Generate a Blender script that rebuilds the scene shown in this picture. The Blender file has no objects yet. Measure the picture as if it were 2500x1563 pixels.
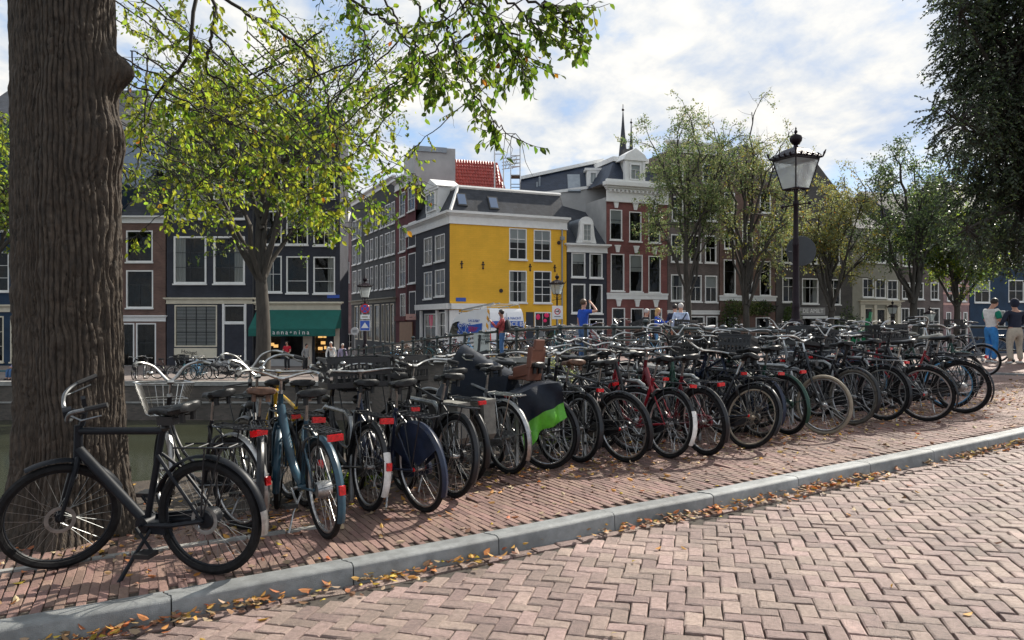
import bpy, math, random
import numpy as np
from mathutils import Vector, Matrix, Euler

R_ = random.Random(7)
rad = math.radians
scene = bpy.context.scene
COL = scene.collection

# ------------------------------------------------------------------ camera
F, CX, HY, CZ = 1853.0, 1250.0, 780.0, 1.55      # pixel focal length, principal column, horizon row, eye height
cam_d = bpy.data.cameras.new('camera'); cam = bpy.data.objects.new('camera', cam_d); COL.objects.link(cam)
cam.location = (0, 0, CZ); cam.rotation_euler = (rad(90), 0, 0)
cam_d.sensor_width = 36; cam_d.lens = 36 * F / 2500; cam_d.clip_start = 0.05; cam_d.clip_end = 3000
cam_d.shift_y = (781.5 - HY) / 2500 * -1
scene.camera = cam

# ------------------------------------------------------------------ sky, sun, exposure
SUN_AZ, SUN_EL = rad(47), rad(40)                 # azimuth clockwise from +Y (to the right), elevation
world = bpy.data.worlds.new('World'); scene.world = world; world.use_nodes = True
wn = world.node_tree; wn.nodes.clear(); L = wn.links.new
def wnode(t, **k):
    n = wn.nodes.new(t)
    for a, b in k.items(): setattr(n, a, b)
    return n
out = wnode('ShaderNodeOutputWorld'); bg = wnode('ShaderNodeBackground'); L(bg.outputs[0], out.inputs[0])
bg.inputs['Strength'].default_value = 0.115
sky = wnode('ShaderNodeTexSky', sky_type='NISHITA', sun_disc=False)
sky.sun_elevation = SUN_EL; sky.sun_rotation = SUN_AZ; sky.altitude = 0; sky.air_density = 1.0; sky.dust_density = 0.6; sky.ozone_density = 1.5
tc = wnode('ShaderNodeTexCoord'); sep = wnode('ShaderNodeSeparateXYZ'); L(tc.outputs['Generated'], sep.inputs[0])
def wmath(op, a, b=None, clamp=False):
    n = wnode('ShaderNodeMath', operation=op, use_clamp=clamp)
    for i, q in enumerate((a, b)):
        if q is None: continue
        if isinstance(q, (int, float)): n.inputs[i].default_value = q
        else: L(q, n.inputs[i])
    return n.outputs[0]
zz = wmath('ADD', wmath('MAXIMUM', sep.outputs[2], 0.0), 0.22)
comb = wnode('ShaderNodeCombineXYZ')
L(wmath('DIVIDE', sep.outputs[0], zz), comb.inputs[0]); L(wmath('DIVIDE', sep.outputs[1], zz), comb.inputs[1])
def wnoise(scale, detail, rough, off, dist=0.0):
    mp = wnode('ShaderNodeMapping'); mp.inputs['Location'].default_value = off
    mp.inputs['Rotation'].default_value = (0, 0, rad(-28)); mp.inputs['Scale'].default_value = (1.0, 0.8, 1)
    L(comb.outputs[0], mp.inputs[0])
    n = wnode('ShaderNodeTexNoise'); n.inputs['Scale'].default_value = scale; n.inputs['Detail'].default_value = detail
    n.inputs['Roughness'].default_value = rough; n.inputs['Distortion'].default_value = dist
    L(mp.outputs[0], n.inputs['Vector']); return n.outputs[0]
def wramp(v, stops):
    n = wnode('ShaderNodeValToRGB'); L(v, n.inputs[0]); e = n.color_ramp.elements
    while len(e) < len(stops): e.new(0.5)
    for q, (p, c) in zip(e, stops): q.position = p; q.color = (c, c, c, 1) if isinstance(c, (int, float)) else (*c, 1)
    return n.outputs[0]
big = wnoise(0.8, 3.0, 0.5, (-0.05, -0.08, 0.0), 0.2)
fine = wnoise(5.2, 6.0, 0.58, (1.3, 4.2, 2.0), 0.15)
cover = wmath('ADD', wmath('MULTIPLY', big, 0.74), wmath('MULTIPLY', fine, 0.26))
mask = wramp(cover, [(0.39, 0.0), (0.435, 0.5), (0.48, 0.93), (0.56, 1.0)])
puff = wramp(fine, [(0.33, (2.9, 3.6, 4.8)), (0.43, (3.9, 4.3, 4.9)), (0.53, (5.0, 5.1, 5.15)), (0.66, (6.3, 6.1, 5.7))])
# thin cloud glows a little towards the sun
sunv = (math.sin(SUN_AZ) * math.cos(SUN_EL), math.cos(SUN_AZ) * math.cos(SUN_EL), math.sin(SUN_EL))
dot = wnode('ShaderNodeVectorMath', operation='DOT_PRODUCT'); L(tc.outputs['Generated'], dot.inputs[0]); dot.inputs[1].default_value = sunv
glow = wmath('POWER', wmath('MAXIMUM', dot.outputs['Value'], 0.0), 6.0)
gm = wnode('ShaderNodeMix', data_type='RGBA', blend_type='ADD'); gm.inputs[0].default_value = 1.0
gcol = wnode('ShaderNodeMix', data_type='RGBA'); L(glow, gcol.inputs[0]); gcol.inputs[6].default_value = (0, 0, 0, 1); gcol.inputs[7].default_value = (1.3, 1.0, .6, 1)
L(puff, gm.inputs[6]); L(gcol.outputs[2], gm.inputs[7])
mx = wnode('ShaderNodeMix', data_type='RGBA'); L(mask, mx.inputs[0]); L(gm.outputs[2], mx.inputs[7])
skb = wnode('ShaderNodeMix', data_type='RGBA', blend_type='MIX'); skb.inputs[0].default_value = 0.65
L(sky.outputs[0], skb.inputs[6]); skb.inputs[7].default_value = (2.2, 3.7, 5.9, 1)
L(skb.outputs[2], mx.inputs[6])
L(mx.outputs[2], bg.inputs['Color'])

sun_d = bpy.data.lights.new('sun', 'SUN'); sun_d.energy = 5.0; sun_d.angle = rad(0.6); sun_d.color = (1.0, 0.93, 0.82)
sun = bpy.data.objects.new('sun', sun_d); COL.objects.link(sun)
sun.rotation_euler = Vector(sunv).to_track_quat('Z', 'Y').to_euler()
sun.location = (20, 20, 40)
vs = scene.view_settings; vs.view_transform = 'Standard'; vs.look = 'None'; vs.exposure = 0.6; vs.gamma = 1.0
scene.cycles.max_bounces = 6; scene.cycles.diffuse_bounces = 3; scene.cycles.glossy_bounces = 3
scene.cycles.transparent_max_bounces = 12; scene.cycles.caustics_reflective = False; scene.cycles.caustics_refractive = False
scene.cycles.use_denoising = True

# ------------------------------------------------------------------ space helpers
def W(x, y, Y):
    "point at depth Y seen at photo pixel (x, y)"
    return Vector(((x - CX) / F * Y, Y, CZ - (y - HY) / F * Y))
P1 = Vector((5.46, 14.6)); BD = Vector((-0.475, 0.88)).normalized(); BN = Vector((BD.y, -BD.x))   # bridge start, axis, across
def smooth(t): t = max(0, min(1, t)); return t * t * (3 - 2 * t)
DECK = [(-3, .33), (0, .33), (4, .37), (8, .34), (12, .19), (16, -.04), (20, -.33), (24, -.64), (28, -.95), (32, -1.22), (36, -1.42), (40, -1.5), (80, -1.5)]
def deck_z(s):
    if s <= DECK[0][0]: return DECK[0][1]
    for (a, za), (b, zb) in zip(DECK, DECK[1:]):
        if s <= b: return za + (zb - za) * (s - a) / (b - a)
    return DECK[-1][1]
def near_z(X):
    v = 0.08 + 0.04 * X
    return min(v, 0.33) if v > -0.3 else -0.3
def bridge_sw(X, Y):
    q = Vector((X, Y)) - P1
    return q.dot(BD), q.dot(BN)
def bridge_pt(s, w, dz=0.0):
    p = P1 + BD * s + BN * w
    return Vector((p.x, p.y, deck_z(s) + dz))
def G(X, Y):
    s, w = bridge_sw(X, Y)
    if s > -3: return deck_z(s) if s > 0 else near_z(X) + (0.33 - near_z(X)) * smooth((s + 3) / 3)
    return near_z(X)
def ground(x, y, dz=0.0):
    "where the sight line through pixel (x, y) meets the pavement"
    Y = 6.0
    for _ in range(60):
        X = (x - CX) / F * Y
        Yn = (CZ - G(X, Y) - dz) / ((y - HY) / F)
        Y = 0.5 * Y + 0.5 * min(Yn, 60)
    X = (x - CX) / F * Y
    return Vector((X, Y, G(X, Y) + dz))
QZ, WZ = -1.5, -3.3      # far quay level, water level

# ------------------------------------------------------------------ materials
MATS = {}
def mat(name, col, rough=0.6, metal=0.0, var=0.0, scale=8.0, bump=0.0, bscale=None, coat=0.0, spec=None, island=0.0, col2=None, stretch=None, trans=0.0, hue=None, emit=None, stain=0.0):
    if name in MATS: return MATS[name]
    m = bpy.data.materials.new(name); m.use_nodes = True; t = m.node_tree; lk = t.links.new
    b = t.nodes['Principled BSDF']; b.inputs['Base Color'].default_value = (*col, 1); b.inputs['Roughness'].default_value = rough
    b.inputs['Metallic'].default_value = metal; b.inputs['Coat Weight'].default_value = coat
    if spec is not None: b.inputs['Specular IOR Level'].default_value = spec
    if emit: b.inputs['Emission Color'].default_value = (*emit[:3], 1); b.inputs['Emission Strength'].default_value = emit[3]
    coord = None
    def vec(sc):
        tcn = t.nodes.new('ShaderNodeTexCoord'); mp = t.nodes.new('ShaderNodeMapping'); lk(tcn.outputs['Object'], mp.inputs[0])
        st = stretch or (1, 1, 1); mp.inputs['Scale'].default_value = (sc * st[0], sc * st[1], sc * st[2])
        return mp.outputs[0]
    base = None
    if var > 0 or col2:
        n = t.nodes.new('ShaderNodeTexNoise'); n.inputs['Scale'].default_value = 1.0; n.inputs['Detail'].default_value = 6; n.inputs['Roughness'].default_value = 0.65
        lk(vec(scale), n.inputs['Vector'])
        rp = t.nodes.new('ShaderNodeValToRGB'); lk(n.outputs[0], rp.inputs[0])
        c2 = col2 or tuple(c * (1 - var) for c in col); c1 = col if col2 else tuple(min(1, c * (1 + var)) for c in col)
        rp.color_ramp.elements[0].position = 0.34; rp.color_ramp.elements[1].position = 0.66
        rp.color_ramp.elements[0].color = (*c2, 1); rp.color_ramp.elements[1].color = (*c1, 1)
        base = rp.outputs[0]; lk(base, b.inputs['Base Color'])
    if island > 0:
        g = t.nodes.new('ShaderNodeNewGeometry'); oi = t.nodes.new('ShaderNodeObjectInfo')
        ad = t.nodes.new('ShaderNodeMath'); ad.operation = 'ADD'; lk(g.outputs['Random Per Island'], ad.inputs[0]); lk(oi.outputs['Random'], ad.inputs[1])
        fr = t.nodes.new('ShaderNodeMath'); fr.operation = 'FRACT'; lk(ad.outputs[0], fr.inputs[0])
        mr = t.nodes.new('ShaderNodeMapRange'); lk(fr.outputs[0], mr.inputs[0]); mr.inputs[3].default_value = 1 - island; mr.inputs[4].default_value = 1 + island
        h = t.nodes.new('ShaderNodeHueSaturation'); lk(mr.outputs[0], h.inputs['Value'])
        if hue:
            m2 = t.nodes.new('ShaderNodeMath'); m2.operation = 'MULTIPLY'; lk(fr.outputs[0], m2.inputs[0]); m2.inputs[1].default_value = 7.31
            f2 = t.nodes.new('ShaderNodeMath'); f2.operation = 'FRACT'; lk(m2.outputs[0], f2.inputs[0])
            mr2 = t.nodes.new('ShaderNodeMapRange'); lk(f2.outputs[0], mr2.inputs[0]); mr2.inputs[3].default_value = 0.5 - hue; mr2.inputs[4].default_value = 0.5 + hue
            lk(mr2.outputs[0], h.inputs['Hue'])
        if base is not None: lk(base, h.inputs['Color'])
        else: h.inputs['Color'].default_value = (*col, 1)
        base = h.outputs[0]; lk(base, b.inputs['Base Color'])
    if stain > 0:
        g2 = t.nodes.new('ShaderNodeNewGeometry'); n = t.nodes.new('ShaderNodeTexNoise'); n.inputs['Scale'].default_value = 1.1; n.inputs['Detail'].default_value = 7; n.inputs['Roughness'].default_value = .68; lk(g2.outputs['Position'], n.inputs['Vector'])
        mr3 = t.nodes.new('ShaderNodeMapRange'); lk(n.outputs[0], mr3.inputs[0]); mr3.inputs[1].default_value = .33; mr3.inputs[2].default_value = .66; mr3.inputs[3].default_value = 1 - stain; mr3.inputs[4].default_value = 1 + stain * .4
        h3 = t.nodes.new('ShaderNodeHueSaturation'); lk(mr3.outputs[0], h3.inputs['Value'])
        if base is not None: lk(base, h3.inputs['Color'])
        else: h3.inputs['Color'].default_value = (*col, 1)
        base = h3.outputs[0]; lk(base, b.inputs['Base Color'])
    if bump > 0:
        n = t.nodes.new('ShaderNodeTexNoise'); n.inputs['Detail'].default_value = 5; n.inputs['Scale'].default_value = 1.0
        lk(vec(bscale or scale * 4), n.inputs['Vector'])
        bp = t.nodes.new('ShaderNodeBump'); bp.inputs['Strength'].default_value = bump; bp.inputs['Distance'].default_value = 0.02
        lk(n.outputs[0], bp.inputs['Height']); lk(bp.outputs[0], b.inputs['Normal'])
    if trans > 0:
        tr = t.nodes.new('ShaderNodeBsdfTranslucent'); ms = t.nodes.new('ShaderNodeMixShader'); ms.inputs[0].default_value = trans
        o = t.nodes['Material Output']; lk(b.outputs[0], ms.inputs[1]); lk(tr.outputs[0], ms.inputs[2]); lk(ms.outputs[0], o.inputs[0])
        gn = t.nodes.new('ShaderNodeHueSaturation'); gn.inputs['Saturation'].default_value = 1.0; gn.inputs['Value'].default_value = 1.9
        if base is not None: lk(base, gn.inputs['Color'])
        else: gn.inputs['Color'].default_value = (*col, 1)
        lk(gn.outputs[0], tr.inputs['Color'])
    MATS[name] = m
    return m

def mat_glass(name, tint=(0.75, 0.8, 0.8), refl=0.25):
    if name in MATS: return MATS[name]
    m = bpy.data.materials.new(name); m.use_nodes = True; t = m.node_tree; t.nodes.remove(t.nodes['Principled BSDF']); lk = t.links.new
    tr = t.nodes.new('ShaderNodeBsdfTransparent'); tr.inputs[0].default_value = (*tint, 1)
    gl = t.nodes.new('ShaderNodeBsdfGlossy'); gl.inputs['Roughness'].default_value = 0.03
    fr = t.nodes.new('ShaderNodeFresnel'); fr.inputs[0].default_value = 1.28
    mr = t.nodes.new('ShaderNodeMapRange'); lk(fr.outputs[0], mr.inputs[0]); mr.inputs[3].default_value = refl * 0.6; mr.inputs[4].default_value = 0.9
    # slightly uneven old glass
    n = t.nodes.new('ShaderNodeTexNoise'); n.inputs['Scale'].default_value = 1.6; tcn = t.nodes.new('ShaderNodeTexCoord'); lk(tcn.outputs['Object'], n.inputs['Vector'])
    bp = t.nodes.new('ShaderNodeBump'); bp.inputs['Strength'].default_value = 0.12; bp.inputs['Distance'].default_value = 0.05; lk(n.outputs[0], bp.inputs['Height']); lk(bp.outputs[0], gl.inputs['Normal'])
    ms = t.nodes.new('ShaderNodeMixShader'); lk(mr.outputs[0], ms.inputs[0]); lk(tr.outputs[0], ms.inputs[1]); lk(gl.outputs[0], ms.inputs[2])
    lk(ms.outputs[0], t.nodes['Material Output'].inputs[0]); MATS[name] = m
    return m

def mat_brick(name, c1, c2, mortar, sx=0.21, sz=0.06, bump=0.35, rough=0.85, axis='u', lo=.72, hi=1.22):
    "fine brickwork for walls too far off to lay brick by brick; object coordinates x along the wall, z up"
    if name in MATS: return MATS[name]
    m = bpy.data.materials.new(name); m.use_nodes = True; t = m.node_tree; lk = t.links.new; b = t.nodes['Principled BSDF']; b.inputs['Roughness'].default_value = rough
    tcn = t.nodes.new('ShaderNodeTexCoord'); sp = t.nodes.new('ShaderNodeSeparateXYZ'); lk(tcn.outputs['Object'], sp.inputs[0])
    cb = t.nodes.new('ShaderNodeCombineXYZ')
    if axis == 'u':
        ad = t.nodes.new('ShaderNodeMath'); ad.operation = 'ADD'; lk(sp.outputs[0], ad.inputs[0]); lk(sp.outputs[1], ad.inputs[1]); lk(ad.outputs[0], cb.inputs[0]); lk(sp.outputs[2], cb.inputs[1])
    else:
        lk(sp.outputs[0], cb.inputs[0]); lk(sp.outputs[1], cb.inputs[1])
    br = t.nodes.new('ShaderNodeTexBrick'); lk(cb.outputs[0], br.inputs['Vector']); br.inputs['Scale'].default_value = 1.0
    br.inputs['Brick Width'].default_value = sx; br.inputs['Row Height'].default_value = sz; br.inputs['Mortar Size'].default_value = 0.006
    br.inputs['Color1'].default_value = (*c1, 1); br.inputs['Color2'].default_value = (*c2, 1); br.inputs['Mortar'].default_value = (*mortar, 1)
    n = t.nodes.new('ShaderNodeTexNoise'); n.inputs['Scale'].default_value = 0.9; n.inputs['Detail'].default_value = 6; lk(tcn.outputs['Object'], n.inputs['Vector'])
    mr = t.nodes.new('ShaderNodeMapRange'); lk(n.outputs[0], mr.inputs[0]); mr.inputs[1].default_value = .3; mr.inputs[2].default_value = .7; mr.inputs[3].default_value = lo; mr.inputs[4].default_value = hi
    h = t.nodes.new('ShaderNodeHueSaturation'); lk(mr.outputs[0], h.inputs['Value']); lk(br.outputs[0], h.inputs['Color']); lk(h.outputs[0], b.inputs['Base Color'])
    bp = t.nodes.new('ShaderNodeBump'); bp.inputs['Strength'].default_value = bump; bp.inputs['Distance'].default_value = 0.01; lk(br.outputs['Fac'], bp.inputs['Height']); bp.invert = True
    lk(bp.outputs[0], b.inputs['Normal']); MATS[name] = m
    return m

# ------------------------------------------------------------------ mesh builder
class MB:
    def __init__(s): s.v = []; s.f = []; s.m = []
    def add(s, vs_, fs, mi=0):
        o = len(s.v); s.v += [tuple(q) for q in vs_]; s.f += [tuple(i + o for i in f) for f in fs]; s.m += [mi] * len(fs); return s
    def box(s, x0, x1, y0, y1, z0, z1, mi=0):
        vs_ = [(x, y, z) for z in (z0, z1) for y in (y0, y1) for x in (x0, x1)]
        return s.add(vs_, [(0, 2, 3, 1), (4, 5, 7, 6), (0, 1, 5, 4), (2, 6, 7, 3), (0, 4, 6, 2), (1, 3, 7, 5)], mi)
    def obox(s, c, ax, ay, az, mi=0):
        c = Vector(c); ax, ay, az = Vector(ax), Vector(ay), Vector(az)
        vs_ = [c + ax * i + ay * j + az * k for k in (-1, 1) for j in (-1, 1) for i in (-1, 1)]
        return s.add(vs_, [(0, 2, 3, 1), (4, 5, 7, 6), (0, 1, 5, 4), (2, 6, 7, 3), (0, 4, 6, 2), (1, 3, 7, 5)], mi)
    def quad(s, a, b, c, d, mi=0): return s.add([a, b, c, d], [(0, 1, 2, 3)], mi)
    def poly(s, pts, mi=0): return s.add(pts, [tuple(range(len(pts)))], mi)
    def prism(s, pts, off, mi=0):
        "closed polygon pts extruded by vector off"
        n = len(pts); off = Vector(off); a = [Vector(p) for p in pts]; b = [p + off for p in a]
        fs = [tuple(range(n))[::-1], tuple(range(n, 2 * n))] + [(i, (i + 1) % n, (i + 1) % n + n, i + n) for i in range(n)]
        return s.add(a + b, fs, mi)
    def tube(s, pts, r, n=6, mi=0, closed=False, caps=True, flat=None):
        pts = [Vector(p) for p in pts]; N = len(pts)
        rs = r if isinstance(r, (list, tuple)) else [r] * N
        vs_ = []; prev = None
        for i, p in enumerate(pts):
            if closed: t = pts[(i + 1) % N] - pts[i - 1]
            else: t = pts[min(i + 1, N - 1)] - pts[max(i - 1, 0)]
            if t.length < 1e-9: t = Vector((0, 0, 1))
            t.normalize()
            if prev is None:
                a = Vector((0, 0, 1)) if abs(t.z) < 0.9 else Vector((1, 0, 0)); u = t.cross(a).normalized()
            else:
                u = prev - t * prev.dot(t)
                u = u.normalized() if u.length > 1e-6 else t.orthogonal().normalized()
            prev = u; w = t.cross(u)
            fl = flat or 1.0
            for k in range(n):
                a = 2 * math.pi * k / n
                vs_.append(p + (u * math.cos(a) + w * math.sin(a) * fl) * rs[i])
        fs = []
        for i in range(N if closed else N - 1):
            j = (i + 1) % N
            for k in range(n):
                k2 = (k + 1) % n; fs.append((i * n + k, i * n + k2, j * n + k2, j * n + k))
        if caps and not closed:
            fs.append(tuple(range(n))[::-1]); fs.append(tuple((N - 1) * n + k for k in range(n)))
        return s.add(vs_, fs, mi)
    def lathe(s, prof, c=(0, 0, 0), n=16, mi=0, axis='z'):
        c = Vector(c); vs_ = []
        for r, z in prof:
            for k in range(n):
                a = 2 * math.pi * k / n; x, y = r * math.cos(a), r * math.sin(a)
                vs_.append(c + (Vector((x, y, z)) if axis == 'z' else Vector((x, z, y)) if axis == 'y' else Vector((z, x, y))))
        fs = [(i * n + k, i * n + (k + 1) % n, (i + 1) * n + (k + 1) % n, (i + 1) * n + k) for i in range(len(prof) - 1) for k in range(n)]
        if prof[0][0] > 1e-4: fs.append(tuple(range(n))[::-1])
        if prof[-1][0] > 1e-4: fs.append(tuple((len(prof) - 1) * n + k for k in range(n)))
        return s.add(vs_, fs, mi)
    def torus(s, c, Rr, r, ns=36, nr=6, axis='y', mi=0, a0=0, a1=2 * math.pi, flat=1.0):
        c = Vector(c); full = abs(a1 - a0 - 2 * math.pi) < 1e-6; N = ns if full else ns + 1; vs_ = []
        for i in range(N):
            a = a0 + (a1 - a0) * i / ns
            for k in range(nr):
                b = 2 * math.pi * k / nr; q = Rr + r * math.cos(b); h = r * flat * math.sin(b)
                x, z = q * math.cos(a), q * math.sin(a)
                vs_.append(c + (Vector((x, h, z)) if axis == 'y' else Vector((x, z, h)) if axis == 'z' else Vector((h, x, z))))
        fs = [(i * nr + k, i * nr + (k + 1) % nr, ((i + 1) % N) * nr + (k + 1) % nr, ((i + 1) % N) * nr + k) for i in range(ns if not full else N) for k in range(nr)]
        return s.add(vs_, fs, mi)
    def ell(s, c, rr, nu=10, nv=7, mi=0):
        prof = [(math.sin(math.pi * j / nv), -math.cos(math.pi * j / nv)) for j in range(nv + 1)]
        o = len(s.v); s.lathe(prof, (0, 0, 0), nu, mi); c = Vector(c)
        for i in range(o, len(s.v)):
            p = s.v[i]; s.v[i] = (c.x + p[0] * rr[0], c.y + p[1] * rr[1], c.z + p[2] * rr[2])
        return s
    def mesh(s, name, mats, smooth=True):
        me = bpy.data.meshes.new(name); me.from_pydata(s.v, [], s.f)
        for m in (mats if isinstance(mats, (list, tuple)) else [mats]): me.materials.append(m)
        if any(s.m): me.polygons.foreach_set('material_index', s.m)
        if smooth:
            me.polygons.foreach_set('use_smooth', [True] * len(s.f)); me.update(); me.set_sharp_from_angle(angle=rad(38))
        me.update(); return me
    def build(s, name, mats, parent=None, smooth=True, loc=None):
        return link(name, s.mesh(name, mats, smooth), parent, loc)

def link(name, me, parent=None, loc=None, basis=None, mats=None):
    o = bpy.data.objects.new(name, me); COL.objects.link(o)
    if parent is not None: o.parent = parent
    if loc is not None: o.location = loc
    if basis is not None: o.matrix_basis = basis
    if mats:
        for i, m in enumerate(mats):
            if m is not None: o.material_slots[i].link = 'OBJECT'; o.material_slots[i].material = m
    return o
def tag(o, label=None, cat=None, group=None, kind=None):
    if label: o['label'] = label
    if cat: o['category'] = cat
    if group: o['group'] = group
    if kind: o['kind'] = kind
    return o
def thing(name, label, cat, loc=(0, 0, 0), rz=0.0, group=None):
    o = bpy.data.objects.new(name, None); COL.objects.link(o); o.empty_display_size = 0.2
    o.location = loc; o.rotation_euler = (0, 0, rz); return tag(o, label, cat, group)
def np_mesh(name, verts, faces, mats, midx=None, smooth=False):
    me = bpy.data.meshes.new(name); verts = np.asarray(verts, dtype=np.float32); faces = np.asarray(faces, dtype=np.int32)
    k = faces.shape[1]; me.vertices.add(len(verts)); me.vertices.foreach_set('co', verts.ravel())
    me.loops.add(faces.size); me.loops.foreach_set('vertex_index', faces.ravel())
    me.polygons.add(len(faces)); me.polygons.foreach_set('loop_start', np.arange(0, faces.size, k, dtype=np.int32)); me.polygons.foreach_set('loop_total', np.full(len(faces), k, dtype=np.int32))
    for m in mats: me.materials.append(m)
    if midx is not None: me.polygons.foreach_set('material_index', np.asarray(midx, dtype=np.int32))
    me.polygons.foreach_set('use_smooth', np.full(len(faces), smooth, dtype=bool))
    me.update(calc_edges=True); me.validate(); return me
def text_mesh(name, body, size, m, font_ext=0.004, align='CENTER'):
    cu = bpy.data.curves.new(name, 'FONT'); cu.body = body; cu.size = size; cu.align_x = align; cu.align_y = 'CENTER'; cu.extrude = font_ext; cu.resolution_u = 2
    o = bpy.data.objects.new('tmp_text', cu); COL.objects.link(o)
    dg = bpy.context.evaluated_depsgraph_get(); me = bpy.data.meshes.new_from_object(o.evaluated_get(dg)); bpy.data.objects.remove(o); bpy.data.curves.remove(cu)
    me.materials.clear(); me.materials.append(m); return me
# ================================================================== GROUND
M_road = mat('road_brick', (0.335, 0.242, 0.21), 0.6, var=0.22, scale=38, bump=0.9, bscale=170, island=0.28, hue=0.014, stain=.32)
M_pave = mat('pavement_brick', (0.215, 0.132, 0.108), 0.7, var=0.18, scale=40, bump=0.4, bscale=150, island=0.24, hue=0.014, stain=.35)
M_sand = mat('joint_sand', (0.06, 0.05, 0.042), 0.95, var=0.35, scale=30, bump=0.5, bscale=120)
M_soil = mat('soil', (0.085, 0.066, 0.05), 0.95, col2=(0.04, 0.032, 0.026), scale=7, bump=0.9, bscale=60)
M_kerb = mat('kerb_stone', (0.235, 0.245, 0.245), 0.6, var=0.2, scale=10, bump=0.35, bscale=200, island=0.08, stain=.42)
M_roadfar = mat_brick('road_far', (0.34, 0.25, 0.22), (0.27, 0.195, 0.175), (0.07, 0.06, 0.05), 0.21, 0.105, 0.4, 0.65, axis='xy')
M_pavefar = mat_brick('pave_far', (0.25, 0.15, 0.125), (0.19, 0.115, 0.095), (0.06, 0.05, 0.04), 0.21, 0.056, 0.4, 0.7, axis='xy')
M_quaywall = mat_brick('quay_brick', (0.13, 0.105, 0.09), (0.08, 0.07, 0.06), (0.10, 0.095, 0.085), 0.22, 0.066, 0.5)
M_coping = mat('coping_stone', (0.26, 0.255, 0.24), 0.8, var=0.2, scale=5, bump=0.2, bscale=70)
M_conc = mat('quay_paving', (0.20, 0.165, 0.15), 0.85, var=0.2, scale=3, bump=0.2, bscale=50)

KPX = [(-700, 1690), (-450, 1630), (-250, 1586), (0, 1537), (200, 1502), (422, 1463), (640, 1421), (862, 1381), (1040, 1347), (1217, 1313), (1360, 1284), (1502, 1254), (1741, 1211), (1949, 1167), (2125, 1133), (2280, 1102), (2400, 1077), (2500, 1055)]
kp = [ground(x, y) for x, y in KPX]
kp += [ground(x, y) for x, y in ((2620, 1031), (2780, 1002), (3000, 968), (3300, 935))]
_d = (kp[0] - kp[1]).normalized(); kp = [kp[0] + _d * 3.2, kp[0] + _d * 1.2] + kp
def chaikin(p, n=2):
    for _ in range(n):
        q = [p[0]]
        for a, b in zip(p, p[1:]): q += [a * .75 + b * .25, a * .25 + b * .75]
        p = q + [p[-1]]
    return p
kc = chaikin([Vector((p.x, p.y)) for p in kp], 2)
ks = [0.0]
for a, b in zip(kc, kc[1:]): ks.append(ks[-1] + (b - a).length)
KLEN = ks[-1]
def kat(s):
    "kerb line at arc length s: point, tangent, normal towards the pavement"
    s = max(0, min(KLEN - 1e-4, s)); i = int(np.searchsorted(ks, s, side='right')) - 1; i = min(i, len(kc) - 2)
    a, b = kc[i], kc[i + 1]; t = (s - ks[i]) / (ks[i + 1] - ks[i])
    a0 = kc[max(i - 1, 0)]; b1 = kc[min(i + 2, len(kc) - 1)]
    ta = (b - a0).normalized(); tb = (b1 - a).normalized(); tg = (ta * (1 - t) + tb * t).normalized()
    return a + (b - a) * t, tg, Vector((-tg.y, tg.x))
kca = np.array([[p.x, p.y] for p in kc]); ksa = np.array(ks)
def kerb_st(P):
    "vectorised: signed distance (pavement side positive) and arc length for points (N,2)"
    P = np.asarray(P, dtype=float); A = kca[:-1]; D = kca[1:] - A; L2 = (D ** 2).sum(1)
    best = np.full(len(P), 1e9); ss = np.zeros(len(P)); sg = np.zeros(len(P))
    for i in range(len(A)):
        q = P - A[i]; t = np.clip((q @ D[i]) / L2[i], 0, 1); r = q - t[:, None] * D[i]; d = (r ** 2).sum(1)
        c = D[i][0] * q[:, 1] - D[i][1] * q[:, 0]; m = d < best
        best[m] = d[m]; ss[m] = (ksa[i] + t * np.sqrt(L2[i]))[m]; sg[m] = np.sign(c)[m]
    return np.sqrt(best) * sg, ss
KW, KH = 0.16, 0.11       # kerb width, step height

# ---- road sheet and bricks
road_pts = [(-60, -40), (60, -40), (60, 40), (20, 40)]
def sheet(name, zfun, x0, x1, y0, y1, nx, ny, m, keep=None):
    vs_ = []; fs = []
    for j in range(ny + 1):
        for i in range(nx + 1):
            x = x0 + (x1 - x0) * i / nx; y = y0 + (y1 - y0) * j / ny; vs_.append((x, y, zfun(x, y)))
    for j in range(ny):
        for i in range(nx):
            cx_, cy_ = x0 + (x1 - x0) * (i + .5) / nx, y0 + (y1 - y0) * (j + .5) / ny
            if keep is None or keep(cx_, cy_): a = j * (nx + 1) + i; fs.append((a, a + 1, a + nx + 2, a + nx + 1))
    return MB().add(vs_, fs).build(name, m, smooth=True)
def strip_sheet(name, t0, t1, dz, m, n=140, s0=0, s1=None, nt=4):
    "sheet that follows the kerb between offsets t0 and t1"
    s1 = s1 or KLEN; vs_ = []; fs = []
    for i in range(n + 1):
        p, tg, nn = kat(s0 + (s1 - s0) * i / n)
        for k in range(nt + 1):
            q = p + nn * (t0 + (t1 - t0) * k / nt); vs_.append((q.x, q.y, near_z(q.x) + dz))
    for i in range(n):
        for k in range(nt):
            a = i * (nt + 1) + k; fs.append((a, a + nt + 1, a + nt + 2, a + 1))
    return MB().add(vs_, fs).build(name, m)
_gx = [-14 + 40 * (i + .5) / 160 for i in range(160)]; _gy = [-10 + 32 * (j + .5) / 128 for j in range(128)]; _gp = [(x, y) for x in _gx for y in _gy]
_rk = {(round(x, 3), round(y, 3)): bool(d_ < .3 and (y < 12 or x > 6)) for (x, y), d_ in zip(_gp, kerb_st(_gp)[0])}
road = sheet('road', lambda x, y: near_z(x) - KH - 0.021, -14, 26, -10, 22, 160, 128, M_sand, lambda x, y: _rk[(round(x, 3), round(y, 3))])
tag(road, kind='structure')

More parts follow.
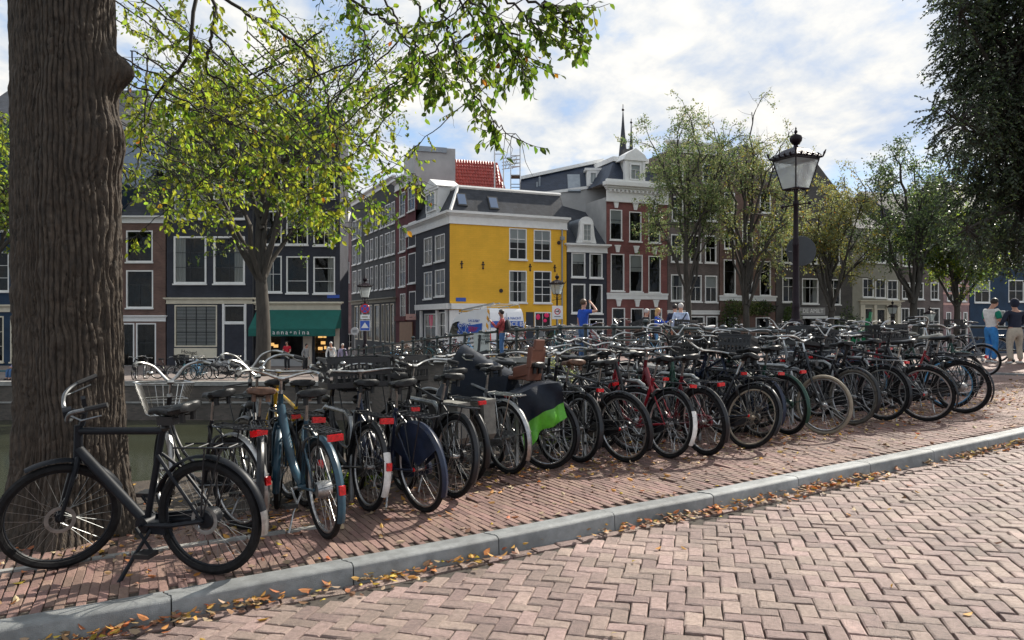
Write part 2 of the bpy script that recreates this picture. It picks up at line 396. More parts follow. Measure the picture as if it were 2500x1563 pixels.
def brick_proto(l, w, seed, ch=0.007, dep=0.05):
    r = random.Random(seed); j = lambda a: r.uniform(-a, a)
    hx, hy = l / 2, w / 2; vs_ = []
    for z, ins in ((0, ch), (-ch * 0.75, 0), (-dep, 0)):
        for sx, sy in ((-1, -1), (1, -1), (1, 1), (-1, 1)):
            jj = .004 if l * w > .015 else .0018
            vs_.append((sx * (hx - ins) + (j(jj) if z > -.02 else 0), sy * (hy - ins) + (j(jj) if z > -.02 else 0), z + (j(.0012) if z == 0 else 0)))
    fs = [(0, 1, 2, 3)] + [(a + k, b + k, b + k2, a + k2)[::-1] for a, b in ((0, 4), (4, 8)) for k, k2 in ((0, 1), (1, 2), (2, 3), (3, 0))]
    return np.array(vs_), np.array(fs)
def lay_bricks(recs, protos, m, parent, n_single, name='brick', rest='brick_field'):
    "recs: (x, y, z, angle, tiltx, tilty, proto index); nearest n_single become objects, the rest one mesh"
    recs = sorted(recs, key=lambda r: r[1] ** 2 + 0.25 * r[0] ** 2 + (100 if abs(r[0]) > r[1] * 0.69 + .1 else 0) + (200 if r[2] + 0 > 0 and (CZ - r[2]) / max(r[1], .1) > 0.437 else 0))
    pm = []
    for v, f in protos: pm.append(MB().add([tuple(q) for q in v], [tuple(q) for q in f]).mesh(name, m, smooth=False))
    for r in recs[:n_single]:
        o = link(name, pm[r[6]], parent); o.location = r[:3]; o.rotation_euler = (r[4], r[5], r[3])
    V = []; Fc = []; o = 0
    for r in recs[n_single:]:
        v, f = protos[r[6]]; c, s = math.cos(r[3]), math.sin(r[3])
        z = v[:, 2] + v[:, 0] * -math.sin(r[5]) + v[:, 1] * math.sin(r[4])
        V.append(np.stack([v[:, 0] * c - v[:, 1] * s + r[0], v[:, 0] * s + v[:, 1] * c + r[1], z + r[2]], 1)); Fc.append(f + o); o += len(v)
    q = link(rest, np_mesh(rest, np.concatenate(V), np.concatenate(Fc), [m]), parent); q['kind'] = 'stuff'
    return q
rb = [brick_proto(0.1835, 0.0885, i, ch=0.008) for i in range(8)]
cell = 0.0955; ang = rad(-14); ca, sa = math.cos(ang), math.sin(ang); recs = []; cand = []
r = random.Random(3)
for i in range(-165, 166):
    for j in range(-165, 166):
        k = (i - j) % 4
        if k == 0: lx, ly, a = (i + 1) * cell, (j + .5) * cell, ang
        elif k == 3: lx, ly, a = (i + .5) * cell, (j + 1) * cell, ang + math.pi / 2
        else: continue
        x, y = lx * ca - ly * sa + 2.0, lx * sa + ly * ca + 6.0
        if y < 1.0 or y > 13 or abs(x) > y * 0.69 + 1.6: continue
        cand.append((x, y, a))
ca_ = np.array(cand); dd, _ = kerb_st(ca_[:, :2])
for (x, y, a), d in zip(cand, dd):
    if d > -0.17: continue
    und = 0.003 * math.sin(x * 2.1 + y * 1.3) + 0.004 * math.sin(x * 0.9 - y * 1.7)
    recs.append((x + r.uniform(-.003, .003), y + r.uniform(-.003, .003), near_z(x) - KH + und + r.uniform(-.003, .003), a + r.uniform(-.028, .028), r.uniform(-.022, .022), r.uniform(-.018, .018), r.randrange(8)))
# gutter course along the kerb
s = 0.05
while s < KLEN - 0.3:
    p, tg, nn = kat(s)
    for t in (-0.055,):
        q = p + nn * t
        if q.y > 1.5: recs.append((q.x, q.y, near_z(q.x) - KH - 0.004 + r.uniform(-.004, .003), math.atan2(tg.y, tg.x) + r.uniform(-.02, .02), r.uniform(-.02, .02), r.uniform(-.02, .02), r.randrange(8)))
    s += 0.188
lay_bricks(recs, rb, M_road, road, 300)
roadfar = sheet('road_beyond', lambda x, y: near_z(x) - KH - 0.02, 14, 60, -10, 22, 30, 20, M_roadfar, lambda x, y: x > 15 and y < 14)
tag(roadfar, kind='structure')

# ---- kerb: stones with an interlocking nib, each its own piece
kerb = tag(strip_sheet('kerb', 0.02, KW - 0.02, -0.03, M_sand), kind='structure')
def proj_x(p): return CX + p.x / p.y * F
joint_px = [422, 862, 1217, 1502, 1741, 1949, 2125, 2280]
js = []
for x in joint_px:
    best = min((abs(proj_x(kat(q)[0]) - x), q) for q in np.arange(1.0, KLEN, 0.02) if kat(q)[0].y > 2.0)
    js.append(best[1])
st = (js[-1] - js[0]) / (len(js) - 1)
q = js[0]
while q - st > 0.05: q -= st; js.insert(0, q)
q = js[-1]
while q + st < KLEN: q += st; js.append(q)
def kerb_end(s0, t):   # the wavy joint: offset along the kerb as a function of position across it
    u = t / KW
    return s0 + 0.035 * smooth((u - 0.35) / 0.3) * -1 + (0.02 if 0.55 < u < 0.75 else 0)
for a, b in zip(js, js[1:]):
    ts = [0, 0.012, 0.035, 0.06, 0.08, 0.1, 0.125, KW]; zs = [-0.02, -0.006, 0, 0, 0, 0, 0, -0.002]
    n = 9; vs_ = []
    dzr = r.uniform(-.004, .004)
    for i in range(n + 1):
        for t, z in zip(ts, zs):
            sa_, sb_ = kerb_end(a, t) + 0.004, kerb_end(b, t) - 0.004
            p, tg, nn = kat(sa_ + (sb_ - sa_) * i / n); q2 = p + nn * t; vs_.append((q2.x, q2.y, near_z(q2.x) + 0.008 + z + dzr))
        for t in (KW, -0.012):
            sa_, sb_ = kerb_end(a, max(0, t)) + 0.004, kerb_end(b, max(0, t)) - 0.004
            p, tg, nn = kat(sa_ + (sb_ - sa_) * i / n); q2 = p + nn * t; vs_.append((q2.x, q2.y, near_z(q2.x) - 0.17))
    K = len(ts) + 2; fs = []
    for i in range(n):
        for k in range(K): k2 = (k + 1) % K; fs.append((i * K + k, (i + 1) * K + k, (i + 1) * K + k2, i * K + k2))
    fs.append(tuple(range(K))); fs.append(tuple(n * K + k for k in range(K))[::-1])
    me = MB().add(vs_, fs).mesh('kerb_stone', M_kerb, True)
    link('kerb_stone', me, kerb)

# ---- near pavement: brick courses square to the kerb, soil behind
QE = [(-40, -17.1), (-12, 1.6), (-9, 3.6), (-3.6, 7.2), (-1.8, 8.4), (1.6, 10.85), (5.0, 13.5), (P1.x, P1.y)]    # quay edge
qea = np.array(QE)
def quay_side(P):
    "positive on land"
    P = np.asarray(P, dtype=float); best = np.full(len(P), 1e9); sg = np.zeros(len(P))
    for a, b in zip(qea, qea[1:]):
        d = b - a; q = P - a; t = np.clip((q @ d) / (d @ d), 0, 1); rr = ((q - t[:, None] * d) ** 2).sum(1); c = d[0] * q[:, 1] - d[1] * q[:, 0]
        m = rr < best; best[m] = rr[m]; sg[m] = -np.sign(c)[m]
    return np.sqrt(best) * sg
NS, NT = 170, 26; vs_ = []; fs = []
for i in range(NS + 1):
    p, tg, nn = kat(KLEN * i / NS)
    # march to the quay edge
    tmax = 9.0
    for t in np.arange(0.3, 9.0, 0.1):
        qq = p + nn * t
        if quay_side([[qq.x, qq.y]])[0] < 0.0 and qq.x < P1.x + .1: tmax = t; break
    for k in range(NT + 1):
        t = KW + (tmax - KW) * k / NT; qq = p + nn * t
        bz = 0.02 * math.sin(qq.x * 1.9) * math.sin(qq.y * 1.4) if t > 1.6 else 0
        vs_.append((qq.x, qq.y, G(qq.x, qq.y) - 0.013 + bz * 0.6))
for i in range(NS):
    for k in range(NT): a = i * (NT + 1) + k; fs.append((a, a + NT + 1, a + NT + 2, a + 1))
pavement = tag(MB().add(vs_, fs).build('pavement', M_soil), kind='structure')
pb = [brick_proto(0.1985, 0.0495, 40 + i, ch=0.004) for i in range(8)]
recs = []
s = 0.0; row = 0
while s < KLEN - 0.1:
    p, tg, nn = kat(s); row += 1
    tb = 1.05 + 0.17 * max(0, s - js[0]) * 0.9 + r.uniform(-.1, .1)
    tb = min(tb, 3.4)
    t = KW + 0.105 - (0.1 if row % 2 else 0.0)
    while t < tb:
        q2 = p + nn * t
        if t > KW + .05 and q2.y > .4 and not (t > tb - .5 and r.random() < .12):
            loose = r.random() < .012
            recs.append((q2.x, q2.y, G(q2.x, q2.y) + r.uniform(-.0018, .0018) + 0.002 * math.sin(q2.x * 3 + q2.y * 2) + (0.012 if loose else 0), math.atan2(nn.y, nn.x) + r.uniform(-.02, .02), r.uniform(-.012, .012) * (6 if loose else 1), r.uniform(-.012, .012) * (4 if loose else 1), r.randrange(8)))
        t += 0.201
    s += 0.0525 * (1.0 - 0.0)
lay_bricks(recs, pb, M_pave, pavement, 300)
# thin stone edging of the tree pit
ed = MB()
for i in range(9):
    a = ground(-60 + i * 95, 1408 - i * 13.5); b = ground(-60 + (i + 1) * 95 - 4, 1408 - (i + 1) * 13.5)
    d = (b - a).normalized(); nrm = Vector((-d.y, d.x, 0))
    ed.obox((a + b) / 2 + Vector((0, 0, -.03)), d * ((b - a).length / 2), nrm * 0.028, (0, 0, 0.045))
tag(ed.build('pit_edging', M_coping, smooth=False), kind='structure')

# ---- bridge: deck, side walls, arch
deck = MB(); NSs, NWs = 48, 6; s0, s1, w0, w1 = -0.4, 40, -0.35, 11.2
vs_ = [tuple(bridge_pt(s0 + (s1 - s0) * i / NSs, w0 + (w1 - w0) * k / NWs, 0.004)) for i in range(NSs + 1) for k in range(NWs + 1)]
fs = [(i * (NWs + 1) + k, (i + 1) * (NWs + 1) + k, (i + 1) * (NWs + 1) + k + 1, i * (NWs + 1) + k + 1)[::-1] for i in range(NSs) for k in range(NWs)]
deck.add(vs_, fs); bridge_deck = tag(deck.build('bridge_deck', M_pavefar), kind='structure')
sR = min((abs(proj_x(kat(q)[0]) - 2080), q) for q in np.arange(1.0, KLEN, 0.05) if kat(q)[0].y > 2.0)[1]
tag(strip_sheet('pavement_corner', 1.9, 9.5, -0.012, M_pavefar, s0=sR, nt=10), kind='structure')
plaza = MB(); plaza.poly([(x, y, 0.325) for x, y in ((5.3, 14.2), (9, 13.5), (30, 19), (30, 40), (13.9, 22.6), (5.0, 14.9))]); tag(plaza.build('pavement_square', M_pavefar, smooth=False), kind='structure')
a_, b_ = ground(2290, 908), ground(2640, 922); dd_ = (b_ - a_); nn_ = Vector((-dd_.y, dd_.x, 0)).normalized()
for i in range(6): MB().obox(a_ + dd_ * (i + .5) / 6 + Vector((0, 0, .0)), dd_ / 12.15, nn_ * .08, (0, 0, .035)).build('kerb_stone', M_kerb, kerb, smooth=False)
bw = thing('bridge_wall', 'dark brick side wall of the humped canal bridge under the near railing', 'wall')
def side_wall(w, wd):
    b = MB(); N = 40
    top = [bridge_pt(-0.6 + 37.6 * i / N, w, -0.02) for i in range(N + 1)]
    bot = []
    for i in range(N + 1):
        s = -0.6 + 37.6 * i / N; z = WZ - 0.5
        if 4 < s < 22: z = WZ - 0.2 + 2.35 * math.sqrt(max(0, 1 - ((s - 13) / 9) ** 2))
        bot.append(Vector((top[i].x, top[i].y, z)))
    off = Vector((BN.x, BN.y, 0)) * wd
    for i in range(N):
        b.quad(bot[i], bot[i + 1], top[i + 1], top[i]); b.quad(bot[i] + off, top[i] + off, top[i + 1] + off, bot[i + 1] + off); b.quad(bot[i], bot[i] + off, bot[i + 1] + off, bot[i + 1])
    return b
side_wall(-0.35, 0.5).build('wall', M_quaywall, bw, smooth=False)
side_wall(10.8, 0.4).build('wall', M_quaywall, bw, smooth=False)
for i in range(24):   # coping stones on the near edge
    a, b_ = bridge_pt(-0.3 + i * 1.55, -0.28, 0.05), bridge_pt(-0.3 + i * 1.55 + 1.53, -0.28, 0.05); d = (b_ - a)
    MB().obox((a + b_) / 2, d / 2, Vector((BN.x, BN.y, 0)) * 0.24, (0, 0, 0.075)).build('coping_stone', M_coping, bw, smooth=False)
# ---- near quay wall
nq = thing('quay_wall', 'brick canal wall on the near side below the tree', 'wall')
b = MB()
for (xa, ya), (xb, yb) in zip(QE, QE[1:]):
    za, zb = near_z(xa) - .02, near_z(xb) - .02
    d = Vector((xb - xa, yb - ya, 0)).normalized(); nrm = Vector((-d.y, d.x, 0))
    A, B = Vector((xa, ya, 0)), Vector((xb, yb, 0))
    b.quad((xa, ya, WZ - .4), (xb, yb, WZ - .4), (xb, yb, zb - .1), (xa, ya, za - .1))
b.build('wall', M_quaywall, nq, smooth=False)
for (xa, ya), (xb, yb) in zip(QE[1:], QE[2:]):
    A, B = Vector((xa, ya, near_z(xa))), Vector((xb, yb, near_z(xb))); n = max(1, round((B - A).length / 1.2)); d = (B - A) / n; nrm = Vector((-d.y, d.x, 0)).normalized()
    for i in range(n):
        c = A + d * (i + .5); MB().obox(c - nrm * 0.17 + Vector((0, 0, -.06)), d * 0.495, nrm * 0.2, (0, 0, 0.075)).build('coping_stone', M_coping, nq, smooth=False)
# ---- far quays, water
def flat(name, pts, z, m): return tag(MB().poly([(x, y, z) for x, y in pts]).build(name, m, smooth=False), kind='structure')
FQY = 36.5
flat('far_quay', [(-70, FQY), (-5.5, FQY), (-9.5, 44), (-6, 60), (-20, 120), (-70, 120)], QZ, M_conc)
RA = rad(20); rdir = Vector((math.cos(RA), math.sin(RA))); rq0 = Vector((-7.0, 38.5))
rq = [(-9.5, 44), (3.2, 43.0), (3.2 + 60 * rdir.x, 43 + 60 * rdir.y), (80, 130), (-20, 120), (-6, 60)]
flat('far_street', rq, QZ + 0.004, M_conc)
fw = thing('far_quay_wall', 'dark brick canal wall of the far quay with a pale ledge', 'wall')
MB().box(-70, -5.5, FQY, FQY + .3, WZ - .5, QZ - .14).build('wall', M_quaywall, fw, smooth=False)
for i in range(30):
    MB().box(-5.5 - (i + 1) * 1.5 + .012, -5.5 - i * 1.5, FQY - .06, FQY + .45, QZ - .14, QZ + .06).build('coping_stone', M_coping, fw, smooth=False)
MB().box(-70, -5.5, FQY - .05, FQY, QZ - .98, QZ - .9).build('ledge', M_coping, fw, smooth=False)
b = MB(); a0, a1 = Vector((3.2, 43.0, 0)), Vector((3.2 + 60 * rdir.x, 43 + 60 * rdir.y, 0)); d = (a1 - a0)
b.quad((a0.x, a0.y, WZ - .5), (a1.x, a1.y, WZ - .5), (a1.x, a1.y, QZ), (a0.x, a0.y, QZ))
fw2 = tag(b.build('far_quay_wall', M_quaywall, smooth=False), 'brick canal wall beyond the bridge under the row of trees', 'wall')
M_water = mat('water', (0.03, 0.034, 0.018), 0.12, bump=0.06, bscale=2.2, scale=1.0, stretch=(1, 1.6, 1))
flat('canal_water', [(-300, -120), (300, -120), (300, 400), (-300, 400)], WZ, M_water)
# ================================================================== BICYCLES
BL = lambda n, c, r=0.32: mat(n, c, r, 0.0, coat=0.1, var=0.35, scale=9, spec=.38)
K_black = BL('paint_black', (0.012, 0.013, 0.016)); K_matt = mat('paint_matt_black', (0.010, 0.012, 0.016), 0.45, var=0.3, scale=12, spec=.18)
K_navy = BL('paint_navy', (0.012, 0.02, 0.045)); K_blue = BL('paint_slate_blue', (0.024, 0.062, 0.092)); K_red = BL('paint_red', (0.25, 0.012, 0.022)); K_dred = BL('paint_dark_red', (0.14, 0.01, 0.018))
K_green = BL('paint_green', (0.012, 0.05, 0.035)); K_yel = BL('paint_yellow', (0.55, 0.33, 0.02)); K_grey = BL('paint_grey', (0.16, 0.17, 0.18)); K_white = BL('paint_white', (0.7, 0.69, 0.66)); K_teal = BL('paint_teal', (0.02, 0.12, 0.14)); K_lblue = BL('paint_light_blue', (0.12, 0.33, 0.55))
K_chrome = mat('chrome', (0.40, 0.40, 0.39), 0.3, 1.0, var=0.3, scale=25); K_alu = mat('aluminium', (0.40, 0.40, 0.40), 0.4, 1.0, var=0.25, scale=20); K_steel = mat('galvanised_steel', (0.30, 0.31, 0.31), 0.45, 0.9, var=0.25, scale=14)
K_tyre = mat('tyre_rubber', (0.011, 0.011, 0.012), 0.75, spec=.2, var=0.4, scale=20, bump=0.3, bscale=300); K_tyre2 = mat('tyre_dusty', (0.085, 0.075, 0.062), 0.85, var=0.3, scale=14); K_cream = mat('tyre_cream', (0.25, 0.215, 0.165), 0.8, var=0.2, scale=10)
K_rubber = mat('grip_rubber', (0.015, 0.015, 0.016), 0.7); K_sad = mat('saddle_vinyl', (0.012, 0.013, 0.014), 0.42, spec=.3, var=0.4, scale=25, bump=0.1, bscale=120); K_sadbr = mat('saddle_brown', (0.12, 0.06, 0.035), 0.5, var=0.4, scale=20); K_sadgr = mat('saddle_grey', (0.3, 0.29, 0.25), 0.5, var=0.2)
K_lens = mat('red_lens', (0.62, 0.008, 0.012), 0.25, coat=0.6, var=0.35, scale=60); K_plast = mat('black_plastic', (0.014, 0.014, 0.015), 0.45, var=0.2); K_orange = mat('orange_reflector', (0.7, 0.22, 0.01), 0.3)
K_bag = mat('pannier_cloth', (0.19, 0.185, 0.165), 0.85, var=0.25, scale=12); K_navycl = mat('navy_tarpaulin', (0.005, 0.009, 0.018), 0.5, var=0.4, scale=4, bump=0.6, bscale=7, spec=.22); K_lime = mat('lime_tarpaulin', (0.10, 0.37, 0.03), 0.5, var=0.3, scale=6, bump=0.4, bscale=9); K_brownpl = mat('brown_plastic', (0.13, 0.05, 0.032), 0.4, var=0.15); K_greenpl = mat('green_plastic', (0.0, 0.16, 0.05), 0.4, var=0.15); K_clear = mat('lamp_lens', (0.6, 0.6, 0.58), 0.15, coat=0.5); K_wht = mat('white_vinyl', (0.62, 0.62, 0.6), 0.5, var=0.12)
WR, WB = 0.345, 1.12           # wheel radius, wheelbase
RH, FH = Vector((0, 0, WR)), Vector((WB, 0, WR)); BB = Vector((0.47, 0, 0.285)); HT, HB = Vector((0.885, 0, 0.965)), Vector((0.955, 0, 0.735))
CACHE = {}
def cached(key, fn):
    if key not in CACHE: CACHE[key] = fn()
    return CACHE[key]
def m_tyre(): return MB().torus((0, 0, 0), WR - .021, .021, 44, 8).mesh('tyre', K_tyre)
def m_fat(): return MB().torus((0, 0, 0), WR - .027, .028, 44, 8).mesh('tyre', K_tyre)
def m_rim():
    b = MB(); b.torus((0, 0, 0), WR - .050, .011, 44, 6); b.lathe([(.0, -.045), (.014, -.045), (.014, -.034), (.03, -.03), (.018, -.024), (.018, .024), (.03, .03), (.014, .034), (.014, .045), (0, .045)], n=10, axis='y'); return b.mesh('wheel', K_alu)
def m_hubrim():
    b = MB(); b.torus((0, 0, 0), WR - .050, .011, 44, 6); b.lathe([(0, -.055), (.055, -.05), (.06, -.02), (.06, .03), (.05, .05), (0, .055)], n=16, axis='y'); return b.mesh('wheel', K_alu)
def m_spokes():
    b = MB(); n = 30
    for i in range(n):
        a = 2 * math.pi * i / n; s = 1 if i % 2 else -1; ha = a + s * (0.95 if (i // 2) % 2 else -0.95)
        p = Vector((.027 * math.cos(ha), s * .027, .027 * math.sin(ha))); q = Vector(((WR - .054) * math.cos(a), s * .003, (WR - .054) * math.sin(a)))
        b.tube([p, q], .0013, 3, caps=False)
    return b.mesh('spokes', K_alu)
def V3(*a): return [Vector((x, 0, z)) for x, z in a]
def stays(b, r=.009):
    for s in (-1, 1):
        b.tube([BB + Vector((-.02, s * .03, 0)), Vector((.22, s * .058, .32)), RH + Vector((0, s * .064, 0))], r, 6)
        b.tube([Vector((.305, s * .02, .755)), Vector((.24, s * .05, .68)), RH + Vector((0, s * .064, 0))], r * .85, 6)
def seat_tube(b, r=.016): b.tube([BB, Vector((.285, 0, .80))], r, 8); b.lathe([(0, -.04), (.026, -.036), (.026, .036), (0, .04)], BB, 10, axis='y'); b.tube([HB, HT], .02, 8)
def bez(pts, n=10):
    out_ = []
    P = [pts[0] * 2 - pts[1]] + pts + [pts[-1] * 2 - pts[-2]]
    for i in range(1, len(P) - 2):
        for k in range(n):
            t = k / n; a, b_, c, d = P[i - 1], P[i], P[i + 1], P[i + 2]
            out_.append(0.5 * ((2 * b_) + (c - a) * t + (2 * a - 5 * b_ + 4 * c - d) * t * t + (3 * b_ - a - 3 * c + d) * t ** 3))
    return out_ + [P[-2]]
def m_frame(kind):
    b = MB(); seat_tube(b); stays(b)
    if kind == 'oma':
        b.tube(bez(V3((.945, .77), (.88, .56), (.72, .37), (.47, .285)), 5), .0165, 8); b.tube(bez(V3((.915, .87), (.85, .66), (.70, .49), (.50, .44), (.40, .48)), 5), .0135, 8)
    elif kind == 'diamond':
        b.tube(V3((.905, .905), (.295, .785)), .014, 8); b.tube(V3((.95, .765), (.47, .285)), .016, 8)
    elif kind == 'mixte':
        b.tube(V3((.95, .765), (.47, .285)), .015, 8)
        for s in (-1, 1): b.tube([Vector((.905, s * .012, .89)), Vector((.36, s * .03, .56)), RH + Vector((0, s * .064, 0))], .008, 6)
    else:   # low single tube, electric bike
        b.tube(bez(V3((.91, .86), (.80, .60), (.63, .38), (.46, .30)), 6), .034, 10, flat=.8)
    return b.mesh('frame', K_black)
def m_fork():
    b = MB(); b.tube(V3((.955, .735), (.975, .70)), .02, 8)
    for s in (-1, 1): b.tube([Vector((.965, s * .03, .715)), Vector((1.0, s * .048, .62)), Vector((1.07, s * .05, .46)), FH + Vector((0, s * .052, 0))], [.014, .013, .011, .009], 6)
    b.tube([Vector((.965, -.035, .715)), Vector((.965, .035, .715))], .013, 6); return b.mesh('fork', K_black)
def m_stem():
    b = MB(); b.tube(V3((.885, .965), (.858, 1.07)), .0125, 8); b.tube([Vector((.858, -.025, 1.075)), Vector((.858, .025, 1.075))], .02, 8); b.lathe([(.022, -.012), (.022, .012)], (.884, 0, .968), 8); return b.mesh('stem', K_chrome)
BARS = {'dutch': [(.858, 0, 1.075), (.865, .05, 1.085), (.875, .14, 1.115), (.84, .24, 1.135), (.74, .295, 1.125), (.60, .31, 1.105)],
        'swept': [(.858, 0, 1.075), (.87, .06, 1.075), (.87, .18, 1.085), (.82, .27, 1.09), (.68, .315, 1.08)],
        'high': [(.858, 0, 1.075), (.87, .04, 1.11), (.89, .12, 1.20), (.86, .22, 1.235), (.75, .28, 1.225), (.60, .30, 1.20)],
        'flat': [(.858, 0, 1.075), (.855, .15, 1.085), (.83, .24, 1.085), (.80, .31, 1.08)]}
def m_bar(k):
    h = bez([Vector(p) for p in BARS[k]], 4); full = [Vector((p.x, -p.y, p.z)) for p in h[::-1]] + h[1:]
    b = MB(); b.tube(full, .0118, 8)
    for s in (-1, 1):    # brake levers
        e = h[-4]; b.tube([Vector((e.x + .04, s * e.y, e.z - .015)), Vector((e.x - .02, s * (e.y + .02), e.z - .045)), Vector((e.x - .10, s * (e.y + .012), e.z - .05))], .006, 5)
    return b.mesh('handlebar', K_chrome)
def m_grip(k, s):
    h = [Vector(p) for p in BARS[k]]; a, e = h[-2], h[-1]; d = (e - a).normalized(); p0, p1 = e - d * .115, e + d * .012
    f = lambda p: Vector((p.x, s * p.y, p.z)); return MB().tube([f(p0), f(p0 + d * .012), f(e - d * .02), f(p1)], [.0155, .0175, .017, .014], 8).mesh('grip', K_rubber)
def m_bell(): return MB().ell((.865, .15, 1.15), (.027, .027, .02), 10, 6).mesh('bell', K_chrome)
def m_saddle(k):
    b = MB(); vs_ = []; secs = [(.375, .014, -.012, .028), (.35, .024, .0, .04), (.30, .030, .004, .048), (.25, .045, .004, .055), (.20, .075, .008, .06), (.16, .10, .014, .064), (.12, .112, .022, .066), (.085, .10, .026, .06), (.07, .06, .02, .045)]
    if k == 'slim': secs = [(x, w * .8, t, h * .8) for x, w, t, h in secs]
    n = 12
    for x, w, t, h in secs:
        for i in range(n):
            a = 2 * math.pi * i / n; c, s = math.cos(a), math.sin(a)
            y = w * (abs(c) ** .7) * (1 if c > 0 else -1); z = (t + 0.995) + (h * .30 * (abs(s) ** .6) if s > 0 else -h * .70 * (abs(s) ** .8)) - (abs(c) ** 3) * .008
            vs_.append((x, y, z))
    fs = [(i * n + j, i * n + (j + 1) % n, (i + 1) * n + (j + 1) % n, (i + 1) * n + j) for i in range(len(secs) - 1) for j in range(n)] + [tuple(range(n))[::-1], tuple((len(secs) - 1) * n + j for j in range(n))]
    b.add(vs_, fs)
    for s in (-1, 1): b.tube([Vector((.33, s * .012, .975)), Vector((.24, s * .03, .945)), Vector((.13, s * .05, .955))], .004, 4)
    for s in (-1, 1): b.lathe([(.018, -.03), (.018, .03)], (.115, s * .05, .955), 8)
    return b.mesh('saddle', K_sad)
def m_post(): return MB().tube(V3((.285, .795), (.24, .955)), .0125, 8).tube([Vector((.24, -.03, .95)), Vector((.24, .03, .95))], .014, 6).mesh('seat_post', K_chrome)
def guard(c, a0, a1, R=.372, w=.027, n=22, drop=.012):
    vs_ = []; fs = []; prof = [(-1.0, -drop), (-.75, -.003), (0, .004), (.75, -.003), (1.0, -drop)]
    for i in range(n + 1):
        a = rad(a0 + (a1 - a0) * i / n)
        for y, dr in prof: q = R + dr; vs_.append((c.x + q * math.cos(a), y * w, c.z + q * math.sin(a)))
    k = len(prof); fs = [(i * k + j, (i + 1) * k + j, (i + 1) * k + j + 1, i * k + j + 1) for i in range(n) for j in range(k - 1)]
    return MB().add(vs_, fs)
def m_rguard():
    b = guard(RH, 8, 208)
    for s in (-1, 1): b.tube([Vector((RH.x + .37 * math.cos(rad(165)), s * .028, RH.z + .37 * math.sin(rad(165)))), RH + Vector((0, s * .05, 0))], .0028, 4)
    return b.mesh('rear_mudguard', K_black)
def m_rtip(): return guard(RH, 155, 209, R=.3745, w=.029).mesh('mudguard_flap', K_white)
def m_fguard():
    b = guard(FH, 62, 205)
    for s in (-1, 1): b.tube([Vector((FH.x + .37 * math.cos(rad(188)), s * .028, FH.z + .37 * math.sin(rad(188)))), FH + Vector((0, s * .05, 0))], .0028, 4)
    return b.mesh('front_mudguard', K_black)
def m_rack():
    b = MB(); z = .765
    b.tube([Vector((.20, -.05, z + .01)), Vector((.16, -.065, z)), Vector((-.24, -.065, z)), Vector((-.28, -.045, z)), Vector((-.28, .045, z)), Vector((-.24, .065, z)), Vector((.16, .065, z)), Vector((.20, .05, z + .01)), Vector((.20, -.05, z + .01))], .0062, 5)
    for y in (-.03, 0, .03): b.tube([Vector((.19, y, z + .004)), Vector((-.28, y, z + .002))], .004, 4)
    for x in (.1, -.05, -.19): b.tube([Vector((x, -.065, z)), Vector((x, .065, z))], .0045, 4)
    for s in (-1, 1):
        b.tube([Vector((-.18, s * .066, z)), RH + Vector((.0, s * .07, .02))], .0052, 5); b.tube([Vector((.06, s * .066, z)), RH + Vector((.01, s * .07, .03))], .0052, 5)
    b.tube(V3((.20, z + .01), (.295, .76)), .006, 5); return b.mesh('carrier', K_black)
def m_light(): return MB().obox((-.302, 0, .745), (.014, 0, 0), (0, .036, 0), (0, 0, .016)).mesh('rear_light', K_lens, False)
def m_biglight(): return MB().obox((-.305, 0, .735), (.016, 0, 0), (0, .052, 0), (0, 0, .021)).mesh('rear_light', K_lens, False)
def m_reflector(): a = rad(172); return MB().obox((RH.x + .384 * math.cos(a), 0, RH.z + .384 * math.sin(a)), (.012, 0, 0), (0, .02, 0), (0, 0, .03)).mesh('reflector', K_lens, False)
def m_case():
    b = MB(); pts = []
    for i in range(9): a = rad(-90 + 180 * i / 8); pts.append((BB.x + .10 * math.cos(a), -.052, BB.z + .10 * math.sin(a)))
    for i in range(9): a = rad(90 + 180 * i / 8); pts.append((RH.x + .06 * math.cos(a), -.052, RH.z + .06 * math.sin(a)))
    return b.prism(pts, (0, -.028, 0)).mesh('chain_case', K_black)
def m_crank():
    b = MB(); b.lathe([(.0, -.004), (.085, -.004), (.085, .004), (.0, .004)], BB + Vector((0, -.05, 0)), 20, axis='y'); b.tube([BB + Vector((0, -.06, 0)), BB + Vector((0, .06, 0))], .012, 6)
    for s, a in ((-1, 35), (1, 215)): e = BB + Vector((.165 * math.cos(rad(a)), s * .085, .165 * math.sin(rad(a)))); b.tube([BB + Vector((0, s * .05, 0)), BB + Vector((.01, s * .08, 0)), e], .009, 6)
    return b.mesh('crank', K_alu)
def m_pedal(s, a):
    e = BB + Vector((.165 * math.cos(rad(a)), s * .14, .165 * math.sin(rad(a)))); return MB().obox(e, (.045, 0, 0), (0, .045, 0), (0, 0, .012)).tube([e, e - Vector((0, s * .06, 0))], .006, 5).mesh('pedal', K_plast, False)
def m_stand(): return MB().tube([Vector((.38, .03, .27)), Vector((.33, .12, .14)), Vector((.29, .17, .01))], .008, 6).mesh('kickstand', K_alu)
def m_head(): return MB().lathe([(.012, -.05), (.032, -.02), (.038, .02), (.038, .03)], (1.01, 0, .82), 12, axis='x').tube(V3((.985, .74), (1.0, .79)), .006, 5).mesh('headlight', K_plast)
def m_lock(): return MB().torus((.20, 0, .62), .062, .012, 16, 6, axis='x', a0=rad(-60), a1=rad(240), flat=1.6).mesh('ring_lock', K_plast)
